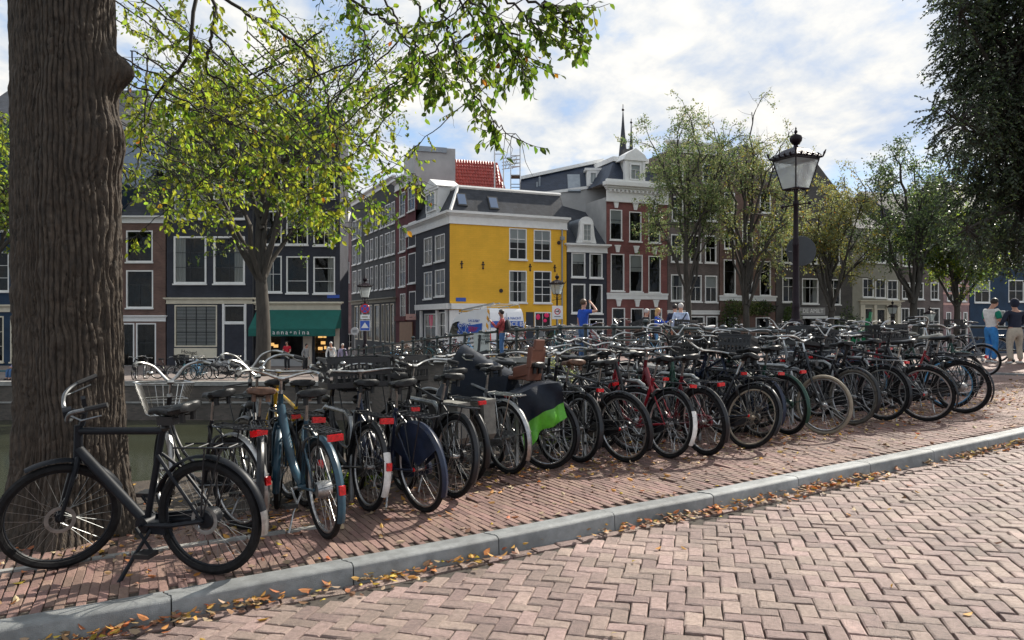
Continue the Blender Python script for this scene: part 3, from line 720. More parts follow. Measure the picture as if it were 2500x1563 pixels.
def m_skirt():
    b = MB(); 
    for s in (-1, 1):
        pts = [Vector((0 + .06 * math.cos(rad(a)), s * .04, WR + .06 * math.sin(rad(a)))) for a in (150, 110, 60, 20)]
        arc = [Vector((.362 * math.cos(rad(a)), s * .03, WR + .362 * math.sin(rad(a)))) for a in range(20, 151, 10)]
        b.prism(pts + arc, (0, s * .003, 0))
    return b.mesh('skirt_guard', K_navy)
def m_fcarrier():
    b = MB(); z = .90
    for s in (-1, 1): b.tube([Vector((.93, s * .1, z)), Vector((1.24, s * .13, z)), Vector((1.24, s * .13, z))], .008, 5); b.tube([Vector((1.18, s * .12, z)), FH + Vector((0, s * .06, 0))], .006, 5)
    for x in (.95, 1.04, 1.13, 1.24): b.tube([Vector((x, -.13, z)), Vector((x, .13, z))], .006, 5)
    b.tube([Vector((1.24, -.13, z)), Vector((1.24, -.13, z + .09)), Vector((1.24, .13, z + .09)), Vector((1.24, .13, z))], .007, 5); b.tube(V3((.93, z), (.91, .90)), .008, 5); return b.mesh('front_carrier', K_black)
def m_crate(big=False):
    b = MB(); x0, x1, y, z0, z1 = (.90, 1.28, .21, .93, 1.17) if not big else (.90, 1.33, .27, .93, 1.19)
    t = .012; nx = 9
    for s in (-1, 1):
        for za, zb in ((z0, z0 + .05), (z0 + .11, z0 + .14), (z1 - .045, z1)): b.box(x0, x1, s * y - t / 2, s * y + t / 2, za, zb); b.box(x0 if s < 0 else x1 - t, x0 + t if s < 0 else x1, -y + .006, y - .006, za, zb)
        for i in range(nx): xx = x0 + .01 + (x1 - x0 - .02) * i / (nx - 1); b.box(xx - .009, xx + .009, s * y - t / 2 + .002, s * y + t / 2 - .002, z0, z1)
        for i in range(nx): yy = -y + .01 + (2 * y - .02) * i / (nx - 1); xa = x0 + .002 if s < 0 else x1 - t + .002; b.box(xa, xa + t - .004, yy - .009, yy + .009, z0, z1)
        b.box(x0 - .012, x1 + .012, s * (y + .006) - .01, s * (y + .006) + .01, z1 - .012, z1 + .004)
    b.box(x0, x1, -y, y, z0, z0 + .008); return b.mesh('crate', K_plast, False)
def m_basket():   # open wire basket
    b = MB(); z0, z1 = .80, 1.06; bx0, bx1, by, tx0, tx1, ty = .98, 1.22, .12, .95, 1.36, .20
    ring = lambda x0, x1, y, z: [Vector((x0, -y, z)), Vector((x1 - .04, -y, z)), Vector((x1, -y + .05, z)), Vector((x1, y - .05, z)), Vector((x1 - .04, y, z)), Vector((x0, y, z))]
    b.tube(ring(tx0, tx1, ty, z1), .007, 6, closed=True); b.tube(ring(bx0, bx1, by, z0), .005, 5, closed=True); b.tube(ring((bx0 + tx0) / 2, (bx1 + tx1) / 2, (by + ty) / 2, (z0 + z1) / 2), .0035, 4, closed=True)
    for s in (-1, 1):
        for i in range(7): u = i / 6; b.tube([Vector((bx0 + (bx1 - bx0) * u, s * by, z0)), Vector((tx0 + (tx1 - .02 - tx0) * u, s * ty, z1))], .0035, 4)
    for i in range(6): u = -1 + 2 * i / 5; b.tube([Vector((bx1, u * (by - .02), z0)), Vector((tx1, u * (ty - .04), z1))], .0035, 4); b.tube([Vector((bx0, u * by, z0)), Vector((bx1, u * by, z0))], .003, 4)
    return b.mesh('basket', K_chrome)
def m_pannier(s):
    b = MB(); pts = [Vector((x, s * .075, z)) for x, z in ((-.20, .74), (.12, .74), (.15, .68), (.12, .42), (.05, .38), (-.14, .38), (-.20, .44))]
    b.prism(pts, (0, s * .12, 0)); b.box(-.21, .15, min(s * .07, s * .205), max(s * .07, s * .205), .72, .752); b.box(-.06, -.03, min(s * .196, s * .2), max(s * .196, s * .2), .40, .72); b.box(.04, .07, min(s * .196, s * .2), max(s * .196, s * .2), .40, .72); return b.mesh('pannier', K_bag, False)
def m_child(kind):
    b = MB(); x0 = -.05
    b.box(x0 - .16, x0 + .16, -.14, .14, .80, .86); b.obox((x0 - .19, 0, 1.02), (.02, 0, -.004), (0, .15, 0), (-.03, 0, .21)); b.obox((x0 - .245, 0, 1.27), (.018, 0, 0), (0, .12, 0), (-.008, 0, .08))
    for s in (-1, 1): b.obox((x0 - .05, s * .15, .93), (.13, 0, -.02), (0, .012, 0), (0, 0, .09)); b.obox((x0 + .06, s * .12, .66), (.045, 0, 0), (0, .02, 0), (.02, 0, .15)); b.obox((x0 + .1, s * .12, .50), (.07, 0, 0), (0, .035, 0), (0, 0, .015)); b.obox((x0 - .20, s * .15, 1.1), (.03, 0, 0), (0, .012, 0), (-.01, 0, .14))
    return b.mesh('child_seat', K_brownpl, False)

def bike(name, label, pos, heading, kind='oma', color=K_black, lean=0.0, steer=0.0, bar='dutch', barm=K_chrome, sad='std', sadm=K_sad, light='std', guardm=None, tip=None, rack=True, case=True, tyre='tyre', tyrem=None, rimm=None, head=True, skirt=False, lock=True,
         crate=None, cratem=None, basket=False, panniers=None, child=None, stand=True, fguard=True, at='rear', group=None, hub=False, fcar=False, rackm=None, detail=True, scale=1.0, front_only=False, hubref=False, forkm=None, gripm=None):
    "heading: degrees, 0 points away from the camera, negative to the left; pos is the rear (or front) tyre contact point"
    root = thing(name, label, 'bicycle', (0, 0, 0), 0, group)
    az = rad(90 - heading)
    Mt = Matrix.Rotation(az, 4, 'Z') @ Matrix.Rotation(rad(lean), 4, 'X') @ Matrix.Scale(scale, 4)
    # slope of the ground between the wheels
    d = Vector((math.cos(az), math.sin(az)))
    a = Vector(pos); e = a + Vector((d.x, d.y, 0)) * WB * (1 if at == 'rear' else -1)
    zr, zf = (G(a.x, a.y), G(e.x, e.y)) if at == 'rear' else (G(e.x, e.y), G(a.x, a.y))
    if abs(zf - zr) > 0.2: zf = zr
    pitch = math.atan2(zf - zr, WB)
    Mt = Matrix.Rotation(az, 4, 'Z') @ Matrix.Rotation(-pitch, 4, 'Y') @ Matrix.Rotation(rad(lean), 4, 'X') @ Matrix.Scale(scale, 4)
    org = a if at == 'rear' else a - (Mt @ Vector((WB, 0, 0)))
    root.matrix_basis = Matrix.Translation(org) @ Mt
    ax = (HB - HT).normalized(); S = Matrix.Translation(HB) @ Matrix.Rotation(rad(steer), 4, ax) @ Matrix.Translation(-HB)
    gm = guardm or color
    def put(nm, key, fn, m=None, par=root, steered=False, bs=None):
        return link(nm, cached(key, fn), par, basis=(S if steered else bs), mats=[m] if m else None)
    put('frame', 'frame' + kind, lambda: m_frame(kind), color); put('fork', 'fork', m_fork, forkm or color, steered=True)
    for nm, c, st_ in (('wheel', RH, False), ('wheel', FH, True)):
        bs = Matrix.Translation(c) @ Matrix.Rotation(R_.uniform(0, 6), 4, 'Y')
        if st_: bs = S @ bs
        w = put('wheel', 'hubrim' if hub and not st_ else 'rim', m_hubrim if hub and not st_ else m_rim, rimm, bs=bs)
        put('tyre', tyre, m_fat if tyre == 'fat' else m_tyre, tyrem, w); put('spokes', 'spokes', m_spokes, rimm, w)
        if hubref and not st_: link('hub_reflector', cached('hubref', lambda: MB().lathe([(0, -.06), (.016, -.058), (.016, -.05), (0, -.049)], n=10, axis='y').lathe([(0, .049), (.016, .05), (.016, .058), (0, .06)], n=10, axis='y').mesh('hub_reflector', K_lens)), w)
    st_ = put('stem', 'stem', m_stem, barm, steered=True)
    hb = put('handlebar', 'bar' + bar, lambda: m_bar(bar), barm, steered=True)
    for s in (-1, 1): put('grip', f'grip{bar}{s}', lambda: m_grip(bar, s), gripm, hb)
    put('saddle', 'saddle' + sad, lambda: m_saddle(sad), sadm); put('seat_post', 'post', m_post)
    put('crank', 'crank', m_crank)
    for s, a_ in ((-1, 35), (1, 215)): put('pedal', f'pedal{s}', lambda: m_pedal(s, a_))
    if gm is not False:
        g = put('rear_mudguard', 'rguard', m_rguard, gm)
        if tip: put('mudguard_flap', 'rtip', m_rtip, tip, g)
        if fguard: put('front_mudguard', 'fguard', m_fguard, gm, steered=True)
        if detail and light == 'big': put('reflector', 'reflector', m_reflector, None, g)
    if rack:
        c = put('carrier', 'rack', m_rack, rackm or K_black)
        if light: put('rear_light', 'light' + light, m_biglight if light == 'big' else m_light, None, c)
    if case: put('chain_case', 'case', m_case, K_black if color in (K_red, K_yel, K_white) else color)
    if detail:
        put('bell', 'bell', m_bell, None, hb)
        if stand: put('kickstand', 'stand', m_stand)
        if lock: put('ring_lock', 'lock', m_lock)
    if head: put('headlight', 'head', m_head, None, steered=True)
    if skirt: put('skirt_guard', 'skirt', m_skirt, skirt)
    if crate or fcar: put('front_carrier', 'fcar', m_fcarrier, None, steered=True)
    if crate: put('crate', 'crate' + crate, lambda: m_crate(crate == 'big'), cratem, steered=True)
    if basket: put('basket', 'basket', m_basket, basket, steered=True)
    if panniers:
        for s in (-1, 1): put('pannier', f'pannier{s}', lambda: m_pannier(s), panniers)
    if child: put('child_seat', 'child', lambda: m_child('x'), child)
    return root

# ---- the black town bike in front of the tree: thick straight tubes, disc brakes
def city_bike():
    rear, front = ground(524, 1402), ground(168, 1384)
    d = (front - rear); wb = math.hypot(d.x, d.y); az = math.atan2(d.y, d.x)
    root = thing('bicycle', 'matt black town bike with thick straight tubes standing before the big tree trunk', 'bicycle')
    root.matrix_basis = Matrix.Translation(rear) @ Matrix.Rotation(az, 4, 'Z') @ Matrix.Rotation(-math.atan2(d.z, wb), 4, 'Y') @ Matrix.Rotation(rad(-5), 4, 'X') @ Matrix.Scale(1.02, 4)
    wb /= 1.02
    fh = Vector((wb, 0, WR)); hb_, ht_ = Vector((wb - .155, 0, .70)), Vector((wb - .205, 0, .90)); bb = Vector((.44, 0, .30))
    ax = (hb_ - ht_).normalized(); S = Matrix.Translation(hb_) @ Matrix.Rotation(rad(-48), 4, ax) @ Matrix.Translation(-hb_)
    b = MB(); b.tube([ht_ + Vector((.02, 0, .0)), hb_], .026, 10); b.tube([ht_ + Vector((.012, 0, -.035)), Vector((.255, 0, .865))], .0225, 12); b.tube([hb_ + Vector((-.012, 0, .05)), bb], [.034, .034], 12, flat=.85); b.tube([bb, Vector((.265, 0, .87))], .0205, 10); b.lathe([(0, -.05), (.046, -.045), (.046, .045), (0, .05)], bb, 14, axis='y')
    for s in (-1, 1): b.tube([bb + Vector((-.02, s * .035, .0)), Vector((.22, s * .06, .31)), RH + Vector((0, s * .068, 0))], .0135, 8); b.tube([Vector((.30, s * .02, .72)), Vector((.2, s * .055, .62)), RH + Vector((0, s * .068, 0))], .011, 8)
    b.obox(bb + Vector((-.06, 0, -.02)), (.09, 0, .005), (0, .035, 0), (0, 0, .035)); b.build('frame', K_matt, root)
    f = MB()
    for s in (-1, 1): f.tube([hb_ + Vector((0, s * .03, .01)), hb_ + Vector((.02, s * .055, -.04)), fh + Vector((0, s * .058, 0))], [.018, .017, .011], 8)
    f.tube([hb_ + Vector((0, -.04, .0)), hb_ + Vector((0, .04, .0))], .02, 8); link('fork', f.mesh('fork', K_matt), root, basis=S)
    disc = MB().torus((0, .048, 0), .075, .012, 32, 4, flat=.12).mesh('brake_disc', K_steel)
    for c, st_ in ((RH, 0), (fh, 1)):
        w = link('wheel', cached('hubrim', m_hubrim) if not st_ else cached('rim', m_rim), root, basis=(S @ Matrix.Translation(c)) if st_ else Matrix.Translation(c), mats=[K_matt])
        link('tyre', cached('fat', m_fat), w); link('spokes', cached('spokes', m_spokes), w, mats=[K_steel]); link('brake_disc', disc, w)
    link('stem', MB().tube([ht_, ht_ + Vector((-.03, 0, .075)), ht_ + Vector((.035, 0, .10))], .019, 8).obox(ht_ + Vector((.06, 0, .10)), (.025, 0, 0), (0, .045, 0), (0, 0, .02)).obox(ht_ + Vector((-.035, .02, .15)), (.012, 0, 0), (0, .03, 0), (0, 0, .03)).mesh('stem', K_matt), root, basis=S)
    h0 = ht_ + Vector((.04, 0, .075)); pts = [h0, h0 + Vector((.01, .07, .0)), h0 + Vector((.03, .14, .02)), h0 + Vector((.01, .20, .08)), h0 + Vector((-.06, .27, .11)), h0 + Vector((-.17, .31, .125))]
    h = bez(pts, 4); full = [Vector((p.x, -p.y, p.z)) for p in h[::-1]] + h[1:]
    hbm = MB().tube(full, .0125, 8)
    for s in (-1, 1): hbm.tube([Vector((h[-9].x, s * h[-9].y, h[-9].z - .01)), Vector((h[-6].x, s * (h[-6].y + .03), h[-6].z - .05)), Vector((h[-2].x, s * (h[-2].y + .02), h[-2].z - .05))], .006, 5)
    K_dsteel = mat('dark_steel', (.16, .165, .17), .35, .9, var=.3, scale=20)
    hb = link('handlebar', hbm.mesh('handlebar', K_dsteel), root, basis=S)
    for s in (-1, 1):
        e, a = pts[-1], pts[-2]; dd_ = (e - a).normalized(); g = lambda p: Vector((p.x, s * p.y, p.z)); link('grip', MB().tube([g(e - dd_ * .11), g(e + dd_ * .012)], .0165, 8).mesh('grip', K_rubber), hb)
    sh = Matrix.Translation((-.03, 0, .0)); link('saddle', cached('saddlestd', lambda: m_saddle('std')), root, basis=sh)
    MB().tube([Vector((.268, 0, .86)), Vector((.22, 0, .97))], .0135, 8).build('seat_post', K_matt, root)
    MB().lathe([(.02, -.02), (.03, 0), (.02, .02)], (.245, 0, .885), 10).obox((.215, 0, .93), (.055, 0, 0), (0, .04, 0), (0, 0, .025)).build('saddle_bag', K_plast, root)
    gu = guard(RH, 22, 190, R=.376, w=.031); gu.build('rear_mudguard', K_matt, root); guard(RH, 172, 194, R=.379, w=.032).build('mudguard_flap', K_alu, root)
    link('front_mudguard', guard(fh, 70, 165, R=.376, w=.031).mesh('front_mudguard', K_matt), root, basis=S)
    rk = MB(); z = .775
    rk.tube([Vector((.16, -.055, z)), Vector((-.23, -.055, z)), Vector((-.25, 0, z)), Vector((-.23, .055, z)), Vector((.16, .055, z))], .006, 5)
    for s in (-1, 1): rk.tube([Vector((-.05, s * .056, z)), RH + Vector((0, s * .075, .03))], .006, 5); rk.tube([Vector((-.16, s * .056, z)), RH + Vector((-.01, s * .075, .03))], .005, 5)
    for x in (.1, 0, -.1, -.2): rk.tube([Vector((x, -.055, z)), Vector((x, .055, z))], .004, 4)
    rk.build('carrier', K_black, root)
    ck = MB(); ck.tube([bb + Vector((0, .055, 0)), bb + Vector((0, .09, 0)), bb + Vector((-.10, .095, -.135))], .010, 6); ck.tube([bb + Vector((0, -.055, 0)), bb + Vector((0, -.09, 0)), bb + Vector((.10, -.095, .135))], .010, 6); c = ck.build('crank', K_matt, root)
    MB().obox(bb + Vector((-.10, .145, -.135)), (.05, 0, 0), (0, .045, 0), (0, 0, .013)).build('pedal', K_plast, c); MB().obox(bb + Vector((.10, -.145, .135)), (.05, 0, 0), (0, .045, 0), (0, 0, .013)).build('pedal', K_plast, c)
    MB().tube([bb + Vector((-.05, .03, -.03)), bb + Vector((.0, .13, -.16)), bb + Vector((.06, .20, -.292))], [.011, .012, .014], 8).build('kickstand', K_matt, root)
    cs = MB(); cs.prism([Vector((x, -.05, z_)) for x, z_ in ((.50, .33), (.50, .26), (.0, .305), (-.05, .345), (0, .385))], (0, -.02, 0)); cs.build('chain_case', K_matt, root)
city_bike()

# ---- front row along the racks (rear tyre contact in photo pixels)
gp = lambda x, y: ground(x, y)
bike('bicycle', 'black bike with silver wire front basket and silver mudguard behind the matt black bike', gp(590, 1292), -52, 'oma', K_black, lean=-4, steer=18, bar='high', basket=K_chrome, guardm=K_alu, light='big')
bike('bicycle', 'black bike with worn brown saddle and black front carrier, seen from straight behind', gp(622, 1290), -21, 'diamond', K_black, lean=3, steer=-25, bar='high', sadm=K_sadbr, fcar=True, tyrem=K_tyre2, light='std')
bike('bicycle', 'slate blue electric bike with a wide red tail lamp and blue mudguards', gp(796, 1315), -33, 'low', K_blue, lean=-3, steer=20, bar='dutch', light='big', hub=True, case=False)
bike('bicycle', 'yellow framed bike squeezed behind the slate blue electric bike', gp(742, 1236), -33, 'diamond', K_yel, lean=2, steer=10, bar='swept', light='big', guardm=K_black)
bike('bicycle', 'black bike whose rear mudguard ends in a long white flap', gp(897, 1248), -33, 'oma', K_black, lean=3, steer=-10, tip=K_white, light='big', bar='dutch')
bike('bicycle', 'black bike with large black front crate and navy skirt guards', gp(1034, 1251), -38, 'oma', K_navy, lean=-5, steer=14, crate='big', skirt=K_navy, light=None, hubref=True, bar='swept')
bike('bicycle', 'black bike with a slatted crate tucked behind the navy skirt guard bike', gp(1104, 1216), -34, 'diamond', K_black, lean=5, steer=-15, crate='small', light=None, head=False)
bike('bicycle', 'bike carrying grey panniers beside a steel rack hoop', gp(1146, 1176), -34, 'oma', K_black, lean=-3, steer=25, panniers=K_bag, bar='swept', tyrem=K_tyre)
bike('bicycle', 'old grey bike with thin chrome carrier next to the lime green cover', gp(1241, 1158), -37, 'diamond', K_grey, lean=-3, steer=8, rackm=K_chrome, guardm=K_alu, light=None, bar='swept', sad='slim')
bike('bicycle', 'black bike with a brown saddle beside the weeds', gp(1412, 1129), -31, 'oma', K_black, lean=4, steer=-8, sadm=K_sadbr, light='std', bar='swept')
bike('bicycle', 'black bike with big bare rear wheel and red hub reflector', gp(1528, 1129), -40, 'diamond', K_black, lean=-5, steer=12, rack=False, light=None, hubref=True, bar='dutch', skirt=None)
bike('bicycle', 'bright red bike with scuffed white mudguard flap and round red lamp', gp(1629, 1119), -31, 'oma', K_red, lean=6, steer=-18, guardm=K_black, tip=K_white, bar='dutch', barm=K_black)
bike('bicycle', 'dark red bike with fat tyres and wide black saddle', gp(1722, 1112), -27, 'low', K_dred, lean=-4, steer=10, guardm=K_black, tyre='fat', bar='swept')
bike('bicycle', 'black bike leaning far over with a pale rear rim', gp(1822, 1096), -35, 'oma', K_black, lean=16, steer=22, rimm=K_cream, hubref=True, light=None, bar='dutch')
bike('bicycle', 'dark bike with a flat wire carrier, front wheel behind a black crate', gp(1853, 1068), -29, 'oma', K_navy, lean=3, steer=-12, crate='small', cratem=K_plast, rackm=K_black, bar='high')
bike('bicycle', 'grey green bike half hidden between two dark bikes near the lamp post', gp(1920, 1061), -25, 'mixte', K_green, lean=-3, steer=15, light='std')
bike('bicycle', 'bike parked the other way round, cream front tyre facing the road', gp(2011, 1062), 137, 'mixte', K_black, lean=-4, steer=4, at='front', tyrem=K_cream, fguard=False, bar='dutch', guardm=K_black)
bike('bicycle', 'black bike with worn grey rear tyre beside the cream tyred bike', gp(2080, 1038), -29, 'diamond', K_black, lean=5, steer=-10, tyrem=K_tyre2, light=None, rack=False, bar='swept')
bike('bicycle', 'black bike with long flat carrier and big black slotted crate', gp(2156, 1027), -32, 'oma', K_black, lean=3, steer=14, crate='big', rackm=K_chrome, bar='high')
bike('bicycle', 'black bike with bare frame, its whole rear wheel clear of the others', gp(2262, 1029), -46, 'diamond', K_black, lean=-6, steer=20, rack=False, light=None, sad='slim', bar='flat', guardm=K_black, hubref=True)
bike('bicycle', 'red tubed bike with pale saddle behind the fat tyred black bike', gp(2316, 998), -44, 'oma', K_red, lean=3, steer=-20, sadm=K_sadgr, light=None, rimm=K_lblue, guardm=K_black)
bike('bicycle', 'last bike of the row, black with fat tyres and wide mudguards', gp(2352, 1009), -43, 'low', K_black, lean=-4, steer=12, tyre='fat', hub=True, bar='flat', barm=K_black)
for x_, y_, h_, k_, lb_ in ((705, 1218, -36, 'diamond', 'black bike wedged behind the slate blue electric bike'), (985, 1200, -30, 'oma', 'black bike wedged behind the white flapped mudguard'), (1188, 1142, -36, 'mixte', 'dark bike wedged between the pannier bike and the old grey one'), (1470, 1092, -33, 'oma', 'dark bike wedged behind the red hub reflector'), (1575, 1080, -38, 'diamond', 'dark bike wedged left of the bright red bike'), (1770, 1062, -30, 'oma', 'dark bike wedged behind the far leaning bike')):
    bike('bicycle', lb_, gp(x_, y_), h_, k_, K_black if k_ != 'mixte' else K_grey, lean=R_.uniform(-7, 7), steer=R_.uniform(-30, 30), bar=R_.choice(['dutch', 'swept', 'high']), light='std', barm=K_chrome)
ORD = ['first', 'second', 'third', 'fourth', 'fifth', 'sixth', 'seventh', 'eighth', 'ninth', 'tenth', 'eleventh', 'twelfth', 'thirteenth', 'fourteenth', 'fifteenth', 'sixteenth', 'seventeenth', 'eighteenth', 'nineteenth', 'twentieth', 'twenty first']
def cname(c): return {'paint_black': 'black', 'paint_navy': 'navy', 'paint_green': 'dark green', 'paint_grey': 'grey', 'paint_dark_red': 'dark red', 'paint_teal': 'teal', 'paint_light_blue': 'light blue'}.get(c.name, 'dark')
# ---- the second row, noses towards the first
P2 = [(-0.1, 8.35, 150, 'oma', K_black), (0.65, 8.75, 146, 'diamond', K_black), (1.35, 9.35, 152, 'oma', K_green), (1.95, 9.75, 140, 'mixte', K_navy), (2.6, 10.3, 155, 'oma', K_black), (3.05, 10.5, 145, 'diamond', K_grey), (3.55, 10.95, 150, 'oma', K_black), (4.05, 11.2, 138, 'oma', K_navy), (4.5, 11.6, 150, 'mixte', K_dred), (4.95, 11.9, 144, 'oma', K_black), (5.5, 12.1, 150, 'diamond', K_black), (6.0, 12.5, 140, 'oma', K_black), (6.5, 12.7, 148, 'oma', K_green)]
for i, (x, y, h, k, c) in enumerate(P2):
    bike('bicycle', f'{cname(c)} bike of the second rack row, {ORD[i]} from the left, nose towards the road', Vector((x, y + .25, G(x, y))), h + R_.uniform(-4, 4), k, c, lean=R_.uniform(-7, 7), steer=R_.uniform(-35, 35), bar=R_.choice(['dutch', 'swept', 'high', 'dutch']), group='bikes of the second rack row', light=R_.choice(['std', None]), crate=('small' if i in (3, 9) else None), rackm=R_.choice([K_black, K_chrome]), sadm=R_.choice([K_sad, K_sad, K_sadgr]), barm=R_.choice([K_chrome, K_chrome, K_alu, K_black]))
for i in range(9):
    x, y = 1.1 + i * .62, 9.2 + i * .44; c = [K_black, K_navy, K_black, K_grey][(i * 3) % 4]
    bike('bicycle', f'{cname(c)} bike wedged between the two rack rows, {ORD[i]} from the left, mostly hidden', Vector((x, y, G(x, y))), -32 + R_.uniform(-9, 9), R_.choice(['oma', 'diamond', 'mixte']), c, lean=R_.uniform(-8, 8), steer=R_.uniform(-40, 40), bar=R_.choice(['dutch', 'swept', 'high']), group='bikes wedged between the rack rows', light='std', barm=R_.choice([K_chrome, K_alu]))
bike('bicycle', 'bike with bright green child seat beside the lamp post', Vector((5.95, 13.3, G(5.95, 13.3))), -60, 'oma', K_black, lean=2, steer=10, child=K_greenpl, bar='swept')
bike('bicycle', 'black bike with dark front crate at the end of the railing, side on', Vector((12.45, 21.4, G(12.45, 21.4))), -80, 'oma', K_black, lean=-3, steer=10, crate='big', light=None, at='front')
bike('bicycle', 'silver bike with straight raised handlebar standing on the corner past the racks', Vector((9.0, 16.6, G(9.0, 16.6))), 110, 'diamond', K_grey, lean=3, steer=20, bar='flat')
# ---- long cargo bike with covered box
def cargo():
    p = gp(1332, 1146); az = rad(90 + 56)
    root = thing('cargo_bike', 'cargo bike under a dark navy rain tent with a brown child seat behind it', 'cargo bike')
    root.matrix_basis = Matrix.Translation(p) @ Matrix.Rotation(az, 4, 'Z') @ Matrix.Rotation(rad(2), 4, 'X')
    for c, sc in ((RH, 1.0), (Vector((1.55, 0, .26)), .75)):
        w = link('wheel', cached('rim', m_rim), root, basis=Matrix.Translation(c) @ Matrix.Scale(sc, 4)); link('tyre', cached('tyre', m_tyre), w); link('spokes', cached('spokes', m_spokes), w)
    b = MB(); seat_tube(b); stays(b); b.tube(V3((.885, .93), (.90, .72), (.92, .30)), .02, 8); b.tube(V3((.47, .285), (.8, .24), (1.32, .24)), .024, 8); b.tube(V3((.31, .7), (.95, .62)), .018, 8); b.tube([Vector((1.32, 0, .24)), Vector((1.42, 0, .56)), Vector((1.55, .0, .5))], .018, 8)
    for s in (-1, 1): b.tube([Vector((1.48, s * .05, .52)), Vector((1.55, s * .05, .26))], .012, 6)
    b.build('frame', K_black, root)
    MB().prism([Vector((x, -.27, z)) for x, z in ((.74, .30), (1.22, .30), (1.30, .66), (.70, .66))], (0, .54, 0)).build('box', mat('cargo_box', (0.03, .028, .03), .5), root, smooth=False)
    t = MB(); secs = []    # rain tent: ridge high at the back, sloping to the nose, sides slightly hollow
    prof = [(.40, .92, .16), (.56, .98, .24), (.75, 1.06, .29), (.93, 1.15, .31), (1.02, 1.19, .30), (1.10, 1.04, .29), (1.22, .62, .25)]; n = 9
    for x, zt, hw in prof:
        for i in range(n):
            u = -1 + 2 * i / (n - 1); au = abs(u)
            z = zt - (zt - .62) * (au ** 2.6) + .012 * math.sin(9 * u + x * 7); y = hw * (u * 1.1 if au < .5 else math.copysign(.55 + (au - .5) * .9, u))
            t.v.append((x, y, max(z, .56)))
    for i in range(len(prof) - 1):
        for j in range(n - 1): t.f.append((i * n + j, i * n + j + 1, (i + 1) * n + j + 1, (i + 1) * n + j)); t.m.append(0)
    t.f.append(tuple(range(n))); t.m.append(0); t.f.append(tuple((len(prof) - 1) * n + j for j in range(n))[::-1]); t.m.append(0)
    t.build('rain_tent', K_navycl, root)
    link('stem', cached('stem', m_stem), root); hb = link('handlebar', cached('barswept', lambda: m_bar('swept')), root)
    for s in (-1, 1): link('grip', cached(f'gripswept{s}', lambda: m_grip('swept', s)), hb)
    link('saddle', cached('saddlestd', lambda: m_saddle('std')), root); link('seat_post', cached('post', m_post), root); link('rear_mudguard', cached('rguard', m_rguard), root); link('carrier', cached('rack', m_rack), root); link('crank', cached('crank', m_crank), root)
    cs = MB(); x0 = .20; z0 = .86   # brown child seat behind the bar
    cs.box(x0 - .05, x0 + .24, -.13, .13, z0, z0 + .05); cs.obox((x0 - .08, 0, z0 + .19), (.02, 0, 0), (0, .15, 0), (-.03, 0, .20)); cs.obox((x0 - .12, 0, z0 + .43), (.018, 0, 0), (0, .11, 0), (-.01, 0, .07))
    for s in (-1, 1): cs.obox((x0 + .04, s * .14, z0 + .11), (.12, 0, -.03), (0, .012, 0), (0, 0, .07)); cs.obox((x0 - .085, s * .15, z0 + .28), (.035, 0, 0), (0, .012, 0), (-.01, 0, .13))
    cso = cs.build('child_seat', K_brownpl, root, smooth=False); bv_ = cso.modifiers.new('bevel', 'BEVEL'); bv_.width = .02; bv_.segments = 2; cso.matrix_basis = Matrix.Translation((x0, 0, z0)) @ Matrix.Scale(.8, 4) @ Matrix.Translation((-x0, 0, -z0))
cargo()
def cover():    # loose rain cover over a saddle: navy above, lime below
    c = gp(1300, 1150); b = MB(); n, mrow = 22, 12; o = Vector((c.x + .05, c.y - .12, c.z)); d = Vector((.93, .36, 0)); nn = Vector((.36, -.93, 0))
    for j in range(mrow + 1):
        v = j / mrow
        for i in range(n + 1):
            u = i / n; hang = 0.62 - 0.34 * u - .05 * math.sin(u * 5)
            z = .86 - .10 * (1 - u) ** 2 - v * hang
            out_ = .02 + .05 * math.sin(v * 2.2) + .03 * math.sin(u * 17 + v * 3) * v + .022 * math.sin(u * 9 - v * 6)
            p = o + d * (-.22 + .44 * u + .04 * v) + nn * out_; b.v.append((p.x, p.y, c.z + z))
    for j in range(mrow):
        for i in range(n):
            a = j * (n + 1) + i; b.f.append((a, a + 1, a + n + 2, a + n + 1)); b.m.append(1 if j > 6 else 0)
    k = len(b.v); back = [(x + .36 * .0 - nn.x * .26, y - nn.y * .26, z) for x, y, z in b.v[:n + 1]]
    b.v += back
    for i in range(n): b.f.append((i, k + i, k + i + 1, i + 1)); b.m.append(0)
    tag(b.build('rain_cover', [K_navycl, K_lime]), 'loose rain cover, navy above and lime green below, hanging over a parked bike', 'rain cover')
cover()
# ---- steel rack hoops
def hoop(x, y, h):
    pts = [Vector((-.36, 0, -.1)), Vector((-.36, 0, .62)), Vector((-.33, 0, .70)), Vector((-.25, 0, .74)), Vector((.25, 0, .74)), Vector((.33, 0, .70)), Vector((.36, 0, .62)), Vector((.36, 0, -.1))]
    o = link('rack_hoop', cached('hoop', lambda: MB().tube(pts, .024, 8).mesh('rack_hoop', K_steel)), None, (x, y, G(x, y))); o.rotation_euler = (0, 0, rad(90 - h)); return o
for i in range(11):
    t = i / 10; x, y = -1.55 + t * 7.0, 6.7 + t * 4.6
    tag(hoop(x, y, -33), f'bent steel rack hoop among the parked bikes, {ORD[i]} from the left', 'bike rack', 'steel rack hoops along the row')
